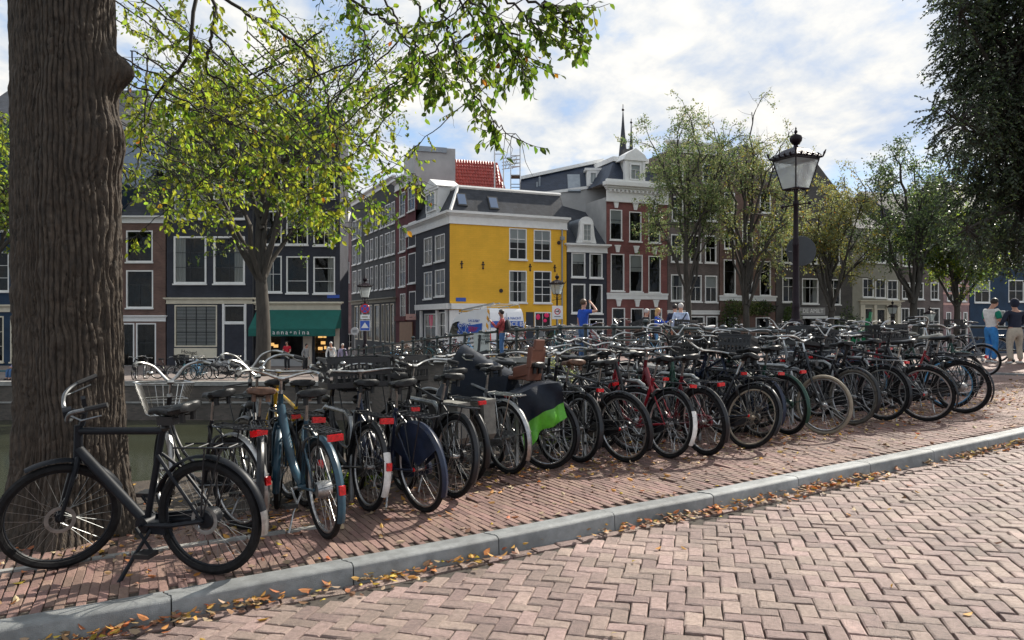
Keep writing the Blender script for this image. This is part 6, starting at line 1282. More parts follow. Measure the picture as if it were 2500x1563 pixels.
def leaves(name, P, D, size, mats, parent, midx=None, shape=LEAF6, width=1.0, roll=None):
    "P anchor points, D leaf directions, size lengths -> one mesh"
    P = np.asarray(P); D = np.asarray(D); N = len(P); u, w = frame_for(D); d = D / np.linalg.norm(D, axis=1, keepdims=True)
    a = rng.uniform(0, 2 * np.pi, N) if roll is None else roll; y = u * np.cos(a)[:, None] + w * np.sin(a)[:, None]; z = np.cross(d, y)
    lv, lf = shape; s = np.asarray(size)[:, None, None]
    V = P[:, None] + s * (lv[None, :, 0:1] * d[:, None] + lv[None, :, 1:2] * width * y[:, None] + lv[None, :, 2:3] * z[:, None] * 1.6)
    Fc = (lf[None] + (np.arange(N) * len(lv))[:, None, None]).reshape(-1, 3); mi = None if midx is None else np.repeat(midx, len(lf))
    o = link(name, np_mesh(name, V.reshape(-1, 3), Fc, mats, mi), parent); o['kind'] = 'stuff'; return o
class Tubes:
    "many thin branches as one mesh"
    def __init__(s): s.V = []; s.F = []; s.n = 0
    def add(s, pts, r, k=4):
        pts = np.asarray(pts, dtype=float); N = len(pts); r = np.asarray(r, dtype=float) * np.ones(N); t = np.gradient(pts, axis=0); u, w = frame_for(t + 1e-9)
        a = np.arange(k) * 2 * np.pi / k; ring = pts[:, None] + r[:, None, None] * (u[:, None] * np.cos(a)[None, :, None] + w[:, None] * np.sin(a)[None, :, None])
        i = np.arange(N - 1)[:, None] * k; j = np.arange(k)[None]; j2 = (j + 1) % k; f = np.stack([i + j, i + j2, i + k + j2, i + k + j], -1).reshape(-1, 4)
        s.V.append(ring.reshape(-1, 3)); s.F.append(f + s.n); s.n += N * k
    def build(s, name, m, parent): return link(name, np_mesh(name, np.concatenate(s.V), np.concatenate(s.F), [m], None, True), parent)
def wig(p, q, n, amp, sag=0.0):
    t = np.linspace(0, 1, n)[:, None]; pts = np.asarray(p) * (1 - t) + np.asarray(q) * t; L_ = np.linalg.norm(np.asarray(q) - np.asarray(p))
    nz = np.cumsum(rng.normal(0, amp * L_ / n, (n, 3)), 0); nz -= nz[0]; nz -= t * nz[-1]; pts = pts + nz; pts[:, 2] += sag * L_ * 4 * (t * (1 - t))[:, 0]; return pts

def grown_tree(name, label, base, height, trunk_r, fork_h, spread, up, mats, size, seed, n1=6, n2=5, n3=5, n4=3, lpt=5, mix=None, shape=LEAF4, group=None, bare=0.0, crown_shift=(0, 0)):
    "vase shaped street tree: trunk, limbs, branches, twigs, leaves along the twigs"
    global rng; rng = np.random.default_rng(seed); base = np.array(base, dtype=float)
    root = thing(name, label, 'tree', tuple(base), 0, group); tr = Tubes(); tw = Tubes()
    top = np.array([rng.normal(0, .15), rng.normal(0, .15), fork_h]); tp = wig((0, 0, -.3), top, 9, .05); tr.add(tp, np.linspace(trunk_r * 1.15, trunk_r * .8, 9), 10)
    lead = wig(top, top + np.array([crown_shift[0] * .5, crown_shift[1] * .5, (height - fork_h) * .8]), 8, .12); tr.add(lead, np.linspace(trunk_r * .75, .03, 8), 7); P = []; D = []; S = []
    CH = height - fork_h
    for i in range(n1 * 2):
        u = i / (n1 * 2 - 1); b = tp[-1] * (1 - u) + lead[int(u * 5)] * u if i >= n1 else tp[-1] + rng.normal(0, .1, 3)
        az = i * 2.4 + rng.uniform(-.4, .4); rr = spread * rng.uniform(.6, 1.05) * (1 - .35 * u); ht = CH * rng.uniform(.35, .98 - .0 * u)
        q = np.array([math.cos(az) * rr + crown_shift[0], math.sin(az) * rr + crown_shift[1], fork_h + ht * (.55 + .45 * up)])
        l1 = wig(b, q, 10, .18, .10); tr.add(l1, np.linspace(trunk_r * .42, .03, 10), 6)
        for j in range(n2):
            k = rng.integers(3, 10); dirv = (l1[min(k, 9)] - l1[k - 1]); dirv /= np.linalg.norm(dirv); v = dirv * .7 + rng.normal(0, .6, 3) + np.array([0, 0, .25 * up]); v /= np.linalg.norm(v)
            l2 = wig(l1[k], l1[k] + v * spread * rng.uniform(.35, .65), 7, .2, .04); tw.add(l2, np.linspace(.035, .012, 7), 4)
            for m_ in range(n3):
                k2 = rng.integers(1, 7); v2 = v * .5 + rng.normal(0, .7, 3); v2 /= np.linalg.norm(v2); l3 = wig(l2[k2], l2[k2] + v2 * spread * rng.uniform(.15, .34), 5, .2, -.04); tw.add(l3, np.linspace(.014, .006, 5), 3)
                if rng.random() < bare: continue
                for a in range(n4):
                    k3 = rng.integers(1, 5); v3 = v2 * .5 + rng.normal(0, .7, 3) + np.array([0, 0, -.25]); v3 /= np.linalg.norm(v3); L4 = spread * rng.uniform(.08, .17); e = l3[k3] + v3 * L4
                    t = rng.uniform(.15, 1.05, lpt)[:, None]; P.append(l3[k3] * (1 - t) + e * t + rng.normal(0, size * .5, (lpt, 3))); D.append(v3 * .5 + rng.normal(0, .6, (lpt, 3)) + np.array([0, 0, -.35])); S.append(size * rng.uniform(.7, 1.25, lpt))
    tr.build('trunk', B_far, root); tw.build('branches', B_twig, root)['kind'] = 'stuff'
    P, D, S = np.concatenate(P), np.concatenate(D), np.concatenate(S); N = len(P); mi = None
    if mix is not None: mi = rng.choice(len(mats), N, p=mix)
    leaves('crown', P, D, S, mats, root, mi, shape)
    return root
# far trees of the right quay
for px, Y, hgt, tr_, fk, sp_, ms, mx_, sd, lb, bare, sz in (
        (1680, 49, 17.5, .21, 4.6, 3.3, [LF_olive, LF_green], [.45, .55], 21, 'grey green elm in front of the grey brown house', .2, .15),
        (1828, 50, 17.5, .23, 4.0, 3.6, [LF_olive, LF_yel, LF_green], [.6, .15, .25], 22, 'sparse olive elm with a forked trunk left of the lamp post', .38, .15),
        (2028, 54, 13.0, .25, 3.6, 3.4, [LF_yel, LF_gold, LF_olive], [.22, .03, .75], 23, 'yellowing tree right of the lamp post', .3, .16),
        (2225, 54, 17.0, .29, 4.2, 4.2, [LF_green, LF_dark], [.5, .5], 24, 'dense green tree before the cream shopfront', .1, .18),
        (2335, 56, 12.5, .25, 4.0, 3.4, [LF_green, LF_bright], [.6, .4], 25, 'lower leafy tree before the pink house', .0, .2)):
    p = W(px, 780, Y); grown_tree('street_tree', lb, (p.x, p.y, QZ), hgt, tr_, fk, sp_, .85, ms, sz, sd, n1=7, n2=6, n3=6, n4=5, lpt=8, mix=mx_, bare=bare)
# tree on the left far quay, in front of the dark houses
p = W(640, 780, 41); grown_tree('street_tree', 'tall green canal tree before the dark house and the green awning', (p.x, p.y, QZ), 19, .38, 5.0, 6.3, .9, [LF_mid, LF_bright, LF_olive], .22, 31, n1=8, n2=8, n3=6, n4=4, lpt=5, mix=[.6, .25, .15], bare=.12)
p = W(40, 780, 44); grown_tree('street_tree', 'green tree on the far quay at the left edge behind the trunk', (p.x - 2, p.y, QZ), 15, .35, 5.0, 4.5, .9, [LF_mid, LF_bright], .22, 32, n1=6, n2=6, n3=5, n4=4, lpt=6, mix=[.5, .5])
# big dark tree on the right
def right_tree():
    global rng; rng = np.random.default_rng(5); Y = 19.5; base = np.array([14.6, 21.0, G(14.6, 21.0)])
    root = thing('street_tree', 'huge dark drooping elm filling the upper right corner', 'tree', tuple(base)); tr = Tubes(); tw = Tubes(); P = []; D = []; S = []
    tk = wig((0, 0, -.2), (.3, 0, 4.8), 9, .04); tr.add(tk, np.linspace(.36, .27, 9), 12)
    blobs = [(2420, 60, 120, 190), (2350, 130, 62, 90), (2500, 150, 140, 200), (2345, 300, 72, 80), (2440, 330, 110, 150), (2390, 460, 80, 90), (2500, 480, 130, 170), (2440, 590, 100, 60), (2360, 560, 50, 45), (2560, 300, 140, 220), (2400, -120, 150, 130), (2560, -100, 170, 200), (2345, 30, 50, 55), (2320, 210, 40, 45)]
    for cx_, cy_, rx, ry in blobs:
        c = np.array(W(cx_, cy_, Y + rng.uniform(-1, 1))) - base; R3 = np.array([rx, rx * .8, ry]) * Y / F; l1 = wig(tk[-1] + rng.normal(0, .05, 3), c, 10, .15, .06); tr.add(l1, np.linspace(.15, .02, 10), 6)
        n = int(rx * ry / 42)
        for i in range(n):
            v = rng.normal(0, 1, 3); v /= np.linalg.norm(v); q = c + v * R3 * rng.uniform(.45, 1.02) ** .6
            dr = v * .55 + np.array([0, 0, -.55]) + rng.normal(0, .3, 3); dr /= np.linalg.norm(dr); L_ = rng.uniform(.35, .6); e = q + dr * L_; t3 = wig(q, e, 5, .1, .1); tw.add(t3, np.linspace(.008, .003, 5), 3)
            if i % 5 == 0: tw.add(wig(c, q, 6, .15), np.linspace(.03, .008, 6), 4)
            k = 13; t = np.linspace(.05, 1, k); pts = np.stack([np.interp(t, np.linspace(0, 1, 5), t3[:, a]) for a in range(3)], 1); side = np.cross(dr, [0, 0, 1.]); side /= np.linalg.norm(side) + 1e-6
            P.append(pts); D.append(dr * .7 + side * (np.where(np.arange(k) % 2, 1, -1) * .75)[:, None] + rng.normal(0, .25, (k, 3)) + np.array([0, 0, -.15])); S.append(rng.uniform(.085, .125, k))
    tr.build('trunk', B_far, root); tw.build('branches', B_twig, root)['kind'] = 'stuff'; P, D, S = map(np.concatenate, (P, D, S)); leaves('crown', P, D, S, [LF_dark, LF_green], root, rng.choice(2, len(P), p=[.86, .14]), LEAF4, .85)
right_tree()
# ------------------------------------------------------------------ the near elm
def near_tree():
    global rng; rng = np.random.default_rng(77); bx, by = W(184, 780, 5.72).xy; bz = G(bx, by)
    root = thing('elm_tree', 'massive old elm trunk with furrowed bark beside the parked bikes, leafy branches overhead', 'tree', (bx, by, bz)); nT, nZ = 420, 430; zt = 7.2
    th = np.linspace(0, 2 * np.pi, nT, endpoint=False)[None]; z = (np.linspace(0, 1, nZ) ** 1.0 * (zt + .3) - .3)[:, None]
    # table of smooth random values, used as periodic ridged noise round the trunk
    def vnoise(fu, fv, seed):
        g = np.random.default_rng(seed).random((int((zt + .3) * fv) + 6, fu)); U = th / (2 * np.pi) * fu; Vv = (z + .3) * fv; i, j = np.floor(Vv).astype(int), np.floor(U).astype(int); a, b = Vv - i, U - j; a = a * a * (3 - 2 * a); b = b * b * (3 - 2 * b); i = i + 0 * j; j = j + 0 * i
        gg = lambda ii, jj: g[ii, jj % fu]; return (gg(i, j) * (1 - b) + gg(i, j + 1) * b) * (1 - a) + (gg(i + 1, j) * (1 - b) + gg(i + 1, j + 1) * b) * a
    def ridged(fu, fv, seed): return 1 - np.abs(2 * vnoise(fu, fv, seed) - 1)
    wv = 4.2 * vnoise(9, 1.0, 1) + 2.2 * vnoise(21, 3.0, 12) + 1.5 * vnoise(44, 8.0, 13)
    def furrow(k, ph, w_): f = np.sin(k * th + wv + ph); return np.exp(-(f / w_) ** 2)
    msk = vnoise(9, 2.4, 5); f1 = furrow(27, 0, .34); f2 = furrow(23, 1.9 + 2 * msk, .3) * np.clip((msk - .35) * 4, 0, 1)
    bark = .5 + .55 * (vnoise(150, 16, 4) - .5) * .5 + .3 * (ridged(60, 9, 3) - .5) - .75 * np.maximum(f1, f2 * .9)
    zc = np.sin(z * 46 + 9 * vnoise(14, 2.0, 21) + 5 * vnoise(33, 5.0, 22)); bark = bark - .5 * np.exp(-(zc / .22) ** 2) * np.clip((vnoise(26, 6.0, 23) - .45) * 4, 0, 1) + .5 * (vnoise(34, 12, 24) - .5)
    R = .338 + .02 * np.cos(2 * th + .6) + .018 * np.cos(5 * th + z * .5) + .035 * (vnoise(7, .7, 6) - .5)
    R = R * (1 + .46 * np.exp(-(z + .02) / .26) * (.75 + .35 * np.cos(5 * th + .8)) + .05 * np.exp(-z / 1.1)) + .030 * (bark - .2)
    def bump(t0, z0, a, st, sz_): dt = np.angle(np.exp(1j * (th - t0))); return a * np.exp(-(dt / st) ** 2 - ((z - z0) / sz_) ** 2)
    R = R + bump(-.25, 2.93, .075, .42, .20) + bump(-.1, 3.45, .17, .22, .13) + bump(-1.7, 3.6, -.05, .25, 1.0) + bump(-.9, 2.6, .02, .3, .3)
    lean = np.array([-.018, 0]); X = R * np.cos(th) + lean[0] * z; Yy = R * np.sin(th) + 0 * z; Z = z + 0 * th
    V = np.stack([X, Yy, Z], -1).reshape(-1, 3); i = np.arange(nZ - 1)[:, None] * nT; j = np.arange(nT)[None]; j2 = (j + 1) % nT; Fc = np.stack([i + j, i + j2, i + nT + j2, i + nT + j], -1).reshape(-1, 4)
    link('trunk', np_mesh('trunk', V, Fc, [B_bark], None, True), root); O = np.array([bx, by, bz])
    br = Tubes(); tw = Tubes(); P = []; D = []; S = []; MI = []
    # heavy limbs above the picture
    limbs = [((-.1, 0, 6.8), (3.2, .6, 8.2)), ((-.1, .1, 7.0), (1.6, 3.4, 8.6)), ((-.1, 0, 7.0), (-2.5, 1.5, 8.8)), ((-.1, 0, 7.1), (.6, -2.8, 9.0)), ((-.1, .1, 7.0), (4.2, 3.2, 8.4)), ((-.1, 0, 7.1), (-.3, .2, 10.5)), ((-.1, 0, 7.0), (-3.0, -1.0, 8.6))]
    for a, e in limbs: br.add(wig(a, e, 12, .12, .08), np.linspace(.17, .05, 12), 8)
    def twig(p, v, L_, n, sz_, mi, r0=.005):
        e = p + v * L_; t3 = wig(p, e, 5, .12, -.03); tw.add(t3, np.linspace(r0, .0018, 5), 4); side = np.cross(v, [0, 0, 1.]); side /= np.linalg.norm(side) + 1e-6; t = np.linspace(.12, 1.0, n)
        pts = np.stack([np.interp(t, np.linspace(0, 1, 5), t3[:, a]) for a in range(3)], 1); sg = np.where(np.arange(n) % 2, 1, -1)[:, None]
        P.append(pts); D.append(v * .55 + side * sg * .6 + rng.normal(0, .3, (n, 3)) + np.array([0, 0, -.55])); S.append(sz_ * rng.uniform(.7, 1.2, n)); MI.append(np.full(n, mi))
    def branch(pxs, r0, r1, dens, L_, sz_, mi, drop=.35, nl=7):
        pts = np.array([np.array(W(*q)) - O for q in pxs]); t = np.linspace(0, len(pts) - 1, 6 * len(pts)); cp = np.stack([np.interp(t, np.arange(len(pts)), pts[:, a]) for a in range(3)], 1)
        for _ in range(2): cp[1:-1] = (cp[:-2] + 2 * cp[1:-1] + cp[2:]) / 4
        cp += rng.normal(0, .012, cp.shape); br.add(cp, np.linspace(r0, r1, len(cp)), 6); Lt = np.linalg.norm(np.diff(cp, axis=0), axis=1).sum(); n = int(Lt * dens)
        for i_ in range(n):
            k = rng.uniform(.05, 1) * (len(cp) - 1); a = int(k); p = cp[a] + (cp[min(a + 1, len(cp) - 1)] - cp[a]) * (k - a); dv = cp[min(a + 1, len(cp) - 1)] - cp[max(a - 1, 0)]; dv /= np.linalg.norm(dv) + 1e-9
            v = dv * .6 + rng.normal(0, .55, 3) + np.array([0, 0, -drop]); v /= np.linalg.norm(v); l_ = L_ * rng.uniform(.5, 1.3); twig(p, v, l_, max(3, int(nl * l_ / L_)), sz_, mi)
            if rng.random() < .5:
                p2 = p + v * l_ * rng.uniform(.3, .7); v2 = v * .6 + rng.normal(0, .6, 3); v2 /= np.linalg.norm(v2); twig(p2, v2, l_ * .7, max(3, int(nl * .7)), sz_, mi, .003)
        for q in range(int(Lt * dens * .35)):   # bare twiglets
            a = rng.integers(1, len(cp) - 1); v = rng.normal(0, .6, 3) + np.array([0, 0, -.3]); v /= np.linalg.norm(v); tw.add(wig(cp[a], cp[a] + v * L_ * rng.uniform(.6, 1.5), 5, .2), np.linspace(.0035, .0015, 5), 3)
    N0 = 0
    B = [[(420, -420, 6.0), (850, 0, 6.0), (932, 43, 6.0), (998, 89, 6.0), (1048, 126, 6.1), (1075, 190, 6.1)], [(560, -420, 5.9), (1088, 0, 5.8), (1107, 60, 5.8), (1144, 126, 5.8), (1174, 185, 5.9), (1210, 238, 5.9), (1253, 288, 5.9), (1296, 317, 6.0), (1346, 344, 6.0)],
         [(700, -500, 5.6), (1230, 10, 5.6), (1296, 60, 5.6), (1345, 110, 5.6), (1362, 150, 5.6)], [(800, -500, 5.5), (1329, -10, 5.4), (1428, 20, 5.4), (1475, 18, 5.4), (1508, 12, 5.4)], [(1400, 8, 5.4), (1440, 35, 5.4), (1478, 73, 5.4), (1504, 96, 5.4)], [(700, -400, 5.5), (1180, -20, 5.5), (1250, 60, 5.5), (1330, 120, 5.5), (1350, 170, 5.5)],
         [(500, -300, 6.4), (940, -10, 6.4), (985, 80, 6.4), (1010, 150, 6.5), (1000, 215, 6.5)], [(450, -300, 6.6), (860, -10, 6.6), (890, 90, 6.6), (930, 170, 6.7), (960, 240, 6.7)], [(600, -300, 6.2), (1010, -10, 6.2), (1060, 70, 6.2), (1100, 150, 6.2), (1110, 200, 6.2)], [(600, -400, 5.7), (1120, -40, 5.7), (1190, 40, 5.7), (1240, 110, 5.7), (1262, 150, 5.7)], [(640, -400, 5.4), (1240, -60, 5.4), (1330, 20, 5.4), (1400, 70, 5.4), (1425, 100, 5.4)]]
    for q in B: branch([(x_ - 75 * smooth((x_ - 950) / 450), y_, Y_) for x_, y_, Y_ in q], .014, .003, 7.6, .27, .070, 0, nl=7)
    # drooping curtain in the middle distance, lit through
    for q in ([(250, -200, 7.5), (571, 16, 7.5), (675, 67, 7.6), (754, 131, 7.7), (794, 222, 7.8), (813, 302, 7.8), (830, 420, 7.8), (850, 520, 7.8)], [(300, -250, 7.2), (532, 0, 7.2), (512, 99, 7.2), (500, 178, 7.3), (587, 222, 7.4), (595, 330, 7.4), (570, 450, 7.5)], [(480, -100, 7), (463, 140, 7), (380, 230, 7.1), (345, 330, 7.2), (330, 450, 7.2)]): branch(q, .02, .004, 4.5, .34, .08, 1, .5)
    env = lambda x: np.interp(x, [0, 290, 400, 500, 600, 700, 800, 900, 960, 1040], [600, 640, 590, 585, 545, 580, 600, 560, 500, 300])
    xs_ = list(np.linspace(300, 970, 58)) + [5, 12, -30, 22, 8]
    for k, x in enumerate(xs_):
        x = x + rng.uniform(-22, 22); Y = rng.uniform(6.8, 11.5); yb = env(x) * rng.uniform(.45, 1.0); dn = -1 if rng.random() < .3 else 1; rise = rng.uniform(90, 300)
        if x < 60: dn = 1; x = x - 20
        q = [(x - dn * 330, yb - rise * 1.5, Y - .4), (x - dn * 190, yb - rise, Y - .1), (x - dn * 70, yb - rise * .55, Y), (x + dn * 25, yb - rise * .18, Y), (x + dn * 85, yb, Y + .1)]
        if x > 250 and x - dn * 190 < 300 and dn > 0: q = q[2:] if rng.random() < .5 else [(x - 60, yb - rise * 1.4, Y)] + q[2:]
        branch(q, .009, .0022, 6.0, .26, .072, 1 if rng.random() < .72 else 0, .16, 6)
    for k in range(16):  # crown above the frame, shades the pavement
        e = np.array([rng.uniform(-4, 4.5), rng.uniform(-1.5, 4.5), rng.uniform(7.8, 10.5)]); a = np.array(limbs[k % 7][1]) * .8
        l1 = wig(a, e, 7, .15); br.add(l1, np.linspace(.05, .012, 7), 5)
        for j_ in range(22): v = rng.normal(0, 1, 3); v /= np.linalg.norm(v); twig(l1[rng.integers(1, 7)] + rng.normal(0, .5, 3), v, .5, 9, .11, 0)
    br.build('branch', B_twig, root); tw.build('twigs', B_twig, root)['kind'] = 'stuff'; P, D, S, MI = map(np.concatenate, (P, D, S, MI))
    wp = P + O; px = CX + wp[:, 0] / wp[:, 1] * F; py = HY - (wp[:, 2] - CZ) / wp[:, 1] * F; sc_ = S / wp[:, 1]; vis = (px > 330) & (px < 2500) & (py > 5) & (py < 1500); order = np.argsort(-(sc_ * vis)); one = order[:300]; rest = order[300:]
    mats = [LF_near, LF_bright, LF_gold]; MI = np.where(rng.random(len(MI)) < .012, 2, np.minimum(MI, 1))
    leaves('leaves', P[rest], D[rest], S[rest], mats, root, MI[rest])
    lm = [MB().add([tuple(v * np.array([1, 1, 1.6])) for v in LEAF6[0]], [tuple(f) for f in LEAF6[1]]).mesh('leaf', m_, False) for m_ in mats]
    for i_ in one:
        d_ = Vector(D[i_]).normalized(); q = d_.to_track_quat('X', 'Z') @ Euler((rng.uniform(-1.2, 1.2), 0, 0)).to_quaternion(); o = link('leaf', lm[MI[i_]], root); o.matrix_basis = Matrix.Translation(Vector(P[i_])) @ q.to_matrix().to_4x4() @ Matrix.Scale(S[i_], 4)
near_tree()
# ================================================================== PEOPLE
def cloth(n, c, v=.15): return mat('cloth_' + n, c, .85, var=v, scale=14, bump=.25, bscale=18)
SKIN = mat('skin', (0.50, 0.27, 0.19), .5, var=.06, scale=9); SKIN2 = mat('skin_dark', (0.30, 0.15, 0.10), .5, var=.06, scale=9)
HAIRS = {'dark': mat('hair_dark', (.018, .013, .011), .5, var=.3, scale=40), 'grey': mat('hair_grey', (.5, .49, .47), .6, var=.15, scale=40), 'blonde': mat('hair_blonde', (.48, .30, .12), .5, var=.2, scale=40), 'brown': mat('hair_brown', (.09, .05, .028), .5, var=.25, scale=40)}
SHOE = mat('shoe_dark', (.02, .02, .022), .5); SHOEW = mat('shoe_white', (.6, .6, .58), .5); EYE = mat('eye_dark', (.02, .015, .012), .3); LIP = mat('lip', (.32, .12, .1), .5)
def skin_obj(name, vs_, es, rs, m, parent, sub=2):
    me = bpy.data.meshes.new(name); me.from_pydata([tuple(v) for v in vs_], es, []); me.materials.append(m); o = link(name, me, parent)
    mod = o.modifiers.new('skin', 'SKIN'); sv = me.skin_vertices[0].data if me.skin_vertices else None
    if sv is None:
        import bmesh as _bm
        b = _bm.new(); b.from_mesh(me); b.verts.layers.skin.verify(); b.to_mesh(me); b.free(); sv = me.skin_vertices[0].data
    for i, r in enumerate(rs): sv[i].radius = (r, r) if not isinstance(r, tuple) else r; sv[i].use_root = i == 0
    mod.use_smooth_shade = True; s = o.modifiers.new('sub', 'SUBSURF'); s.levels = sub; s.render_levels = sub; return o
def person(label, pos, face, h=1.74, shirt=None, legs_m=None, hair='dark', sleeves='short', skin=SKIN, shoe=SHOE, elbow=None, wrist=None, bow=0.0, look=(0, 0), stance=.09, long_hair=False, hood=False, knees=None, ankles=None, sit=0.0, wide=1.0, group=None):
    "face: compass degrees of the gaze, 0 away from camera, 90 right; elbow/wrist: ((left),(right)) in body space x right, y forward, z up"
    root = thing('person', label, 'person', pos, rad(-face), group); k = h / 1.75; root.scale = (k, k, k)
    E = elbow or ((-.25, -.02, 1.12), (.25, -.02, 1.12)); Wr = wrist or ((-.27, .06, .88), (.27, .06, .88)); V_ = lambda *a: Vector(a)
    bw = lambda p: Vector((p[0], p[1] + bow * max(0, p[2] - .95) * .9, p[2] - bow * max(0, p[2] - .95) * .45 - sit))
    pelvis, waist, chest, nb = bw((0, 0, .96)), bw((0, .01, 1.12)), bw((0, .0, 1.32)), bw((0, -.01, 1.47)); lx, lz = look
    neck = nb + V_(0, .015 + lz * .02, .06); hl = neck + V_(lx * .02, .035 + lz * .05, .075 - lz * .02); hm = hl + V_(lx * .01, .0 + lz * .03, .075); ht = hm + V_(0, -.012 + lz * .02, .075)
    fw = V_(lx * .6, 1, -lz).normalized()
    vs_ = [pelvis, waist, chest, nb, neck, hl, hm, ht, hm + fw * .105 + V_(0, 0, -.03)]; es = [(0, 1), (1, 2), (2, 3), (3, 4), (4, 5), (5, 6), (6, 7), (6, 8)]; rs = [(.125 * wide, .105), (.12 * wide, .095), (.135 * wide, .10), (.075, .07), .054, (.07, .078), (.078, .092), (.055, .065), .014]
    arms = []
    for s, i in ((-1, 0), (1, 1)):
        sh, el, wr = bw((s * .175 * wide, 0, 1.425)), Vector(E[i]), Vector(Wr[i]); el = V_(el.x, el.y, el.z - sit); wr = V_(wr.x, wr.y, wr.z - sit); d_ = (wr - el).normalized(); pm = wr + d_ * .06; n = len(vs_); vs_ += [sh, el, wr, pm]; es += [(2, n), (n, n + 1), (n + 1, n + 2), (n + 2, n + 3)]; rs += [.058, .042, .028, (.036, .02)]
        sd = d_.cross(Vector((0, 0, 1))); sd = sd.normalized() if sd.length > .1 else V_(0, 1, 0); cu = d_.cross(sd).normalized() * -s
        for j, (o_, L_) in enumerate(((-.027, .075), (-.009, .085), (.009, .08), (.026, .062))): m_ = len(vs_); b_ = pm + d_ * .025 + sd * o_; vs_ += [b_ + d_ * L_ * .45, b_ + d_ * L_ * .8 + cu * .022]; es += [(n + 3, m_), (m_, m_ + 1)]; rs += [.0085, .0075]
        m_ = len(vs_); vs_ += [wr + d_ * .045 + sd * -.045, wr + d_ * .085 + sd * -.055]; es += [(n + 2, m_), (m_, m_ + 1)]; rs += [.011, .008]; arms.append((sh, el, wr))
    legs = []
    for s, i in ((-1, 0), (1, 1)):
        hp = V_(s * .09 * wide, 0, .90 - sit); kn = Vector(knees[i]) if knees else V_(s * (stance + .01), .03, .50); an = Vector(ankles[i]) if ankles else V_(s * (stance + .015), -.02, .085); n = len(vs_); vs_ += [hp, kn, an, an + V_(s * .02, .13, -.05)]; es += [(0, n), (n, n + 1), (n + 1, n + 2), (n + 2, n + 3)]; rs += [.085 * wide, .056, .038, .03]; legs.append((hp, kn, an))
    skin_obj('body', vs_, es, rs, skin, root)
    sl = []; t = .62 if sleeves == 'short' else 1.0
    sv = [waist + V_(0, 0, -.31), waist, chest, nb + V_(0, 0, -.015)]; se = [(0, 1), (1, 2), (2, 3)]; sr = [(.155 * wide, .13), (.145 * wide, .12), (.16 * wide, .128), (.082, .078)]
    for sh, el, wr in arms:
        n = len(sv); e2 = sh + (el - sh) * t if sleeves == 'short' else el; sv += [sh + V_(0, 0, .004), e2]; se += [(2, n), (n, n + 1)]; sr += [.078, .062 if sleeves == 'short' else .056]
        if sleeves == 'long': sv += [wr]; se += [(n + 1, n + 2)]; sr += [.043]
    skin_obj('shirt', sv, se, sr, shirt, root)
    tv = [pelvis + V_(0, 0, .10), pelvis + V_(0, 0, -.05)]; te_ = [(0, 1)]; tr_ = [(.138 * wide, .115), (.135 * wide, .118)]
    for hp, kn, an in legs: n = len(tv); tv += [hp + V_(0, 0, -.06), kn, an + V_(0, 0, .01)]; te_ += [(1, n), (n, n + 1), (n + 1, n + 2)]; tr_ += [.105 * wide, .08, .07]
    skin_obj('trousers', tv, te_, tr_, legs_m, root)
    for hp, kn, an in legs: MB().ell(an + V_(0, .055, -.045), (.048, .135, .045), 10, 6).build('shoe', shoe, root)
    for s in (-1, 1): MB().ell(hm + fw * .084 + V_(s * .032, 0, -.005), (.011, .006, .007), 6, 4).build('eye', EYE, root)
    MB().ell(hl + fw * .083 + V_(0, 0, .012), (.024, .006, .007), 6, 4).build('mouth', LIP, root)
    hb = MB(); hb.ell(hm + V_(0, -.012, .022), (.09, .106, .10), 14, 10)
    ctr = hm; nv = []
    for p in hb.v:
        q = Vector(p) - ctr
        if q.dot(fw) > .02 and q.z < .045: q = q - fw * (q.dot(fw) - .0) * .55; q.z = max(q.z, -.01 if not long_hair else -.06)
        if q.z < -.07 and not long_hair: q.x *= .7; q.y *= .7
        nv.append(tuple(ctr + q))
    hb.v = nv
    if long_hair: hb.ell(hm + V_(0, -.06, -.09), (.085, .06, .15), 12, 8)
    if hair: hb.build('hair', HAIRS[hair], root)
    if hood: MB().ell(hm + V_(0, -.03, -.0), (.115, .12, .135), 14, 10).build('hood', shirt, root)
    return root
def dz(X, Y): s, w = bridge_sw(X, Y); return deck_z(s)
def at(px, Y, z=None): X = (px - CX) / F * Y; return (X, Y, dz(X, Y) if z is None else z)
C_plaid = cloth('plaid_red', (.33, .05, .055), .55); C_blue = cloth('royal_blue', (.012, .07, .42)); C_jean = cloth('jeans', (.05, .12, .26)); C_bjean = cloth('bright_jeans', (.03, .20, .50)); C_dark = cloth('dark', (.02, .021, .025)); C_navy = cloth('navy', (.012, .018, .04)); C_beige = cloth('beige', (.45, .40, .32)); C_lblue = cloth('light_blue', (.42, .52, .70), .3); C_grey = cloth('grey', (.3, .3, .3)); C_white = cloth('white', (.66, .66, .64)); C_green = cloth('green', (.0, .19, .12)); C_red = cloth('red', (.5, .01, .03)); C_brown = cloth('brown', (.1, .07, .05)); C_lil = cloth('lilac', (.36, .32, .46))
p1 = person('man in a red checked shirt filming with a raised phone by the railing', at(1226, 25.3), -90, 1.66, C_plaid, C_jean, 'dark', 'long', SKIN2, elbow=((-.2, .2, 1.15), (.2, .2, 1.15)), wrist=((-.08, .38, 1.36), (.06, .38, 1.34)))
ph = tag(MB().box(-.08, .08, -.006, .006, -.04, .04).build('phone', K_plast, None, False, loc=Vector(at(1226, 25.3)) + Vector((-.47, 0, 1.36))), 'dark phone held up by the man in the red checked shirt', 'phone'); ph.rotation_euler = (0, rad(80), rad(90))
bp = Vector(at(1226, 25.3)); tag(MB().ell(bp + Vector((.17, 0, 1.15)), (.11, .16, .22), 10, 8).build('backpack', C_dark), 'dark backpack worn by the man in the red checked shirt', 'backpack')
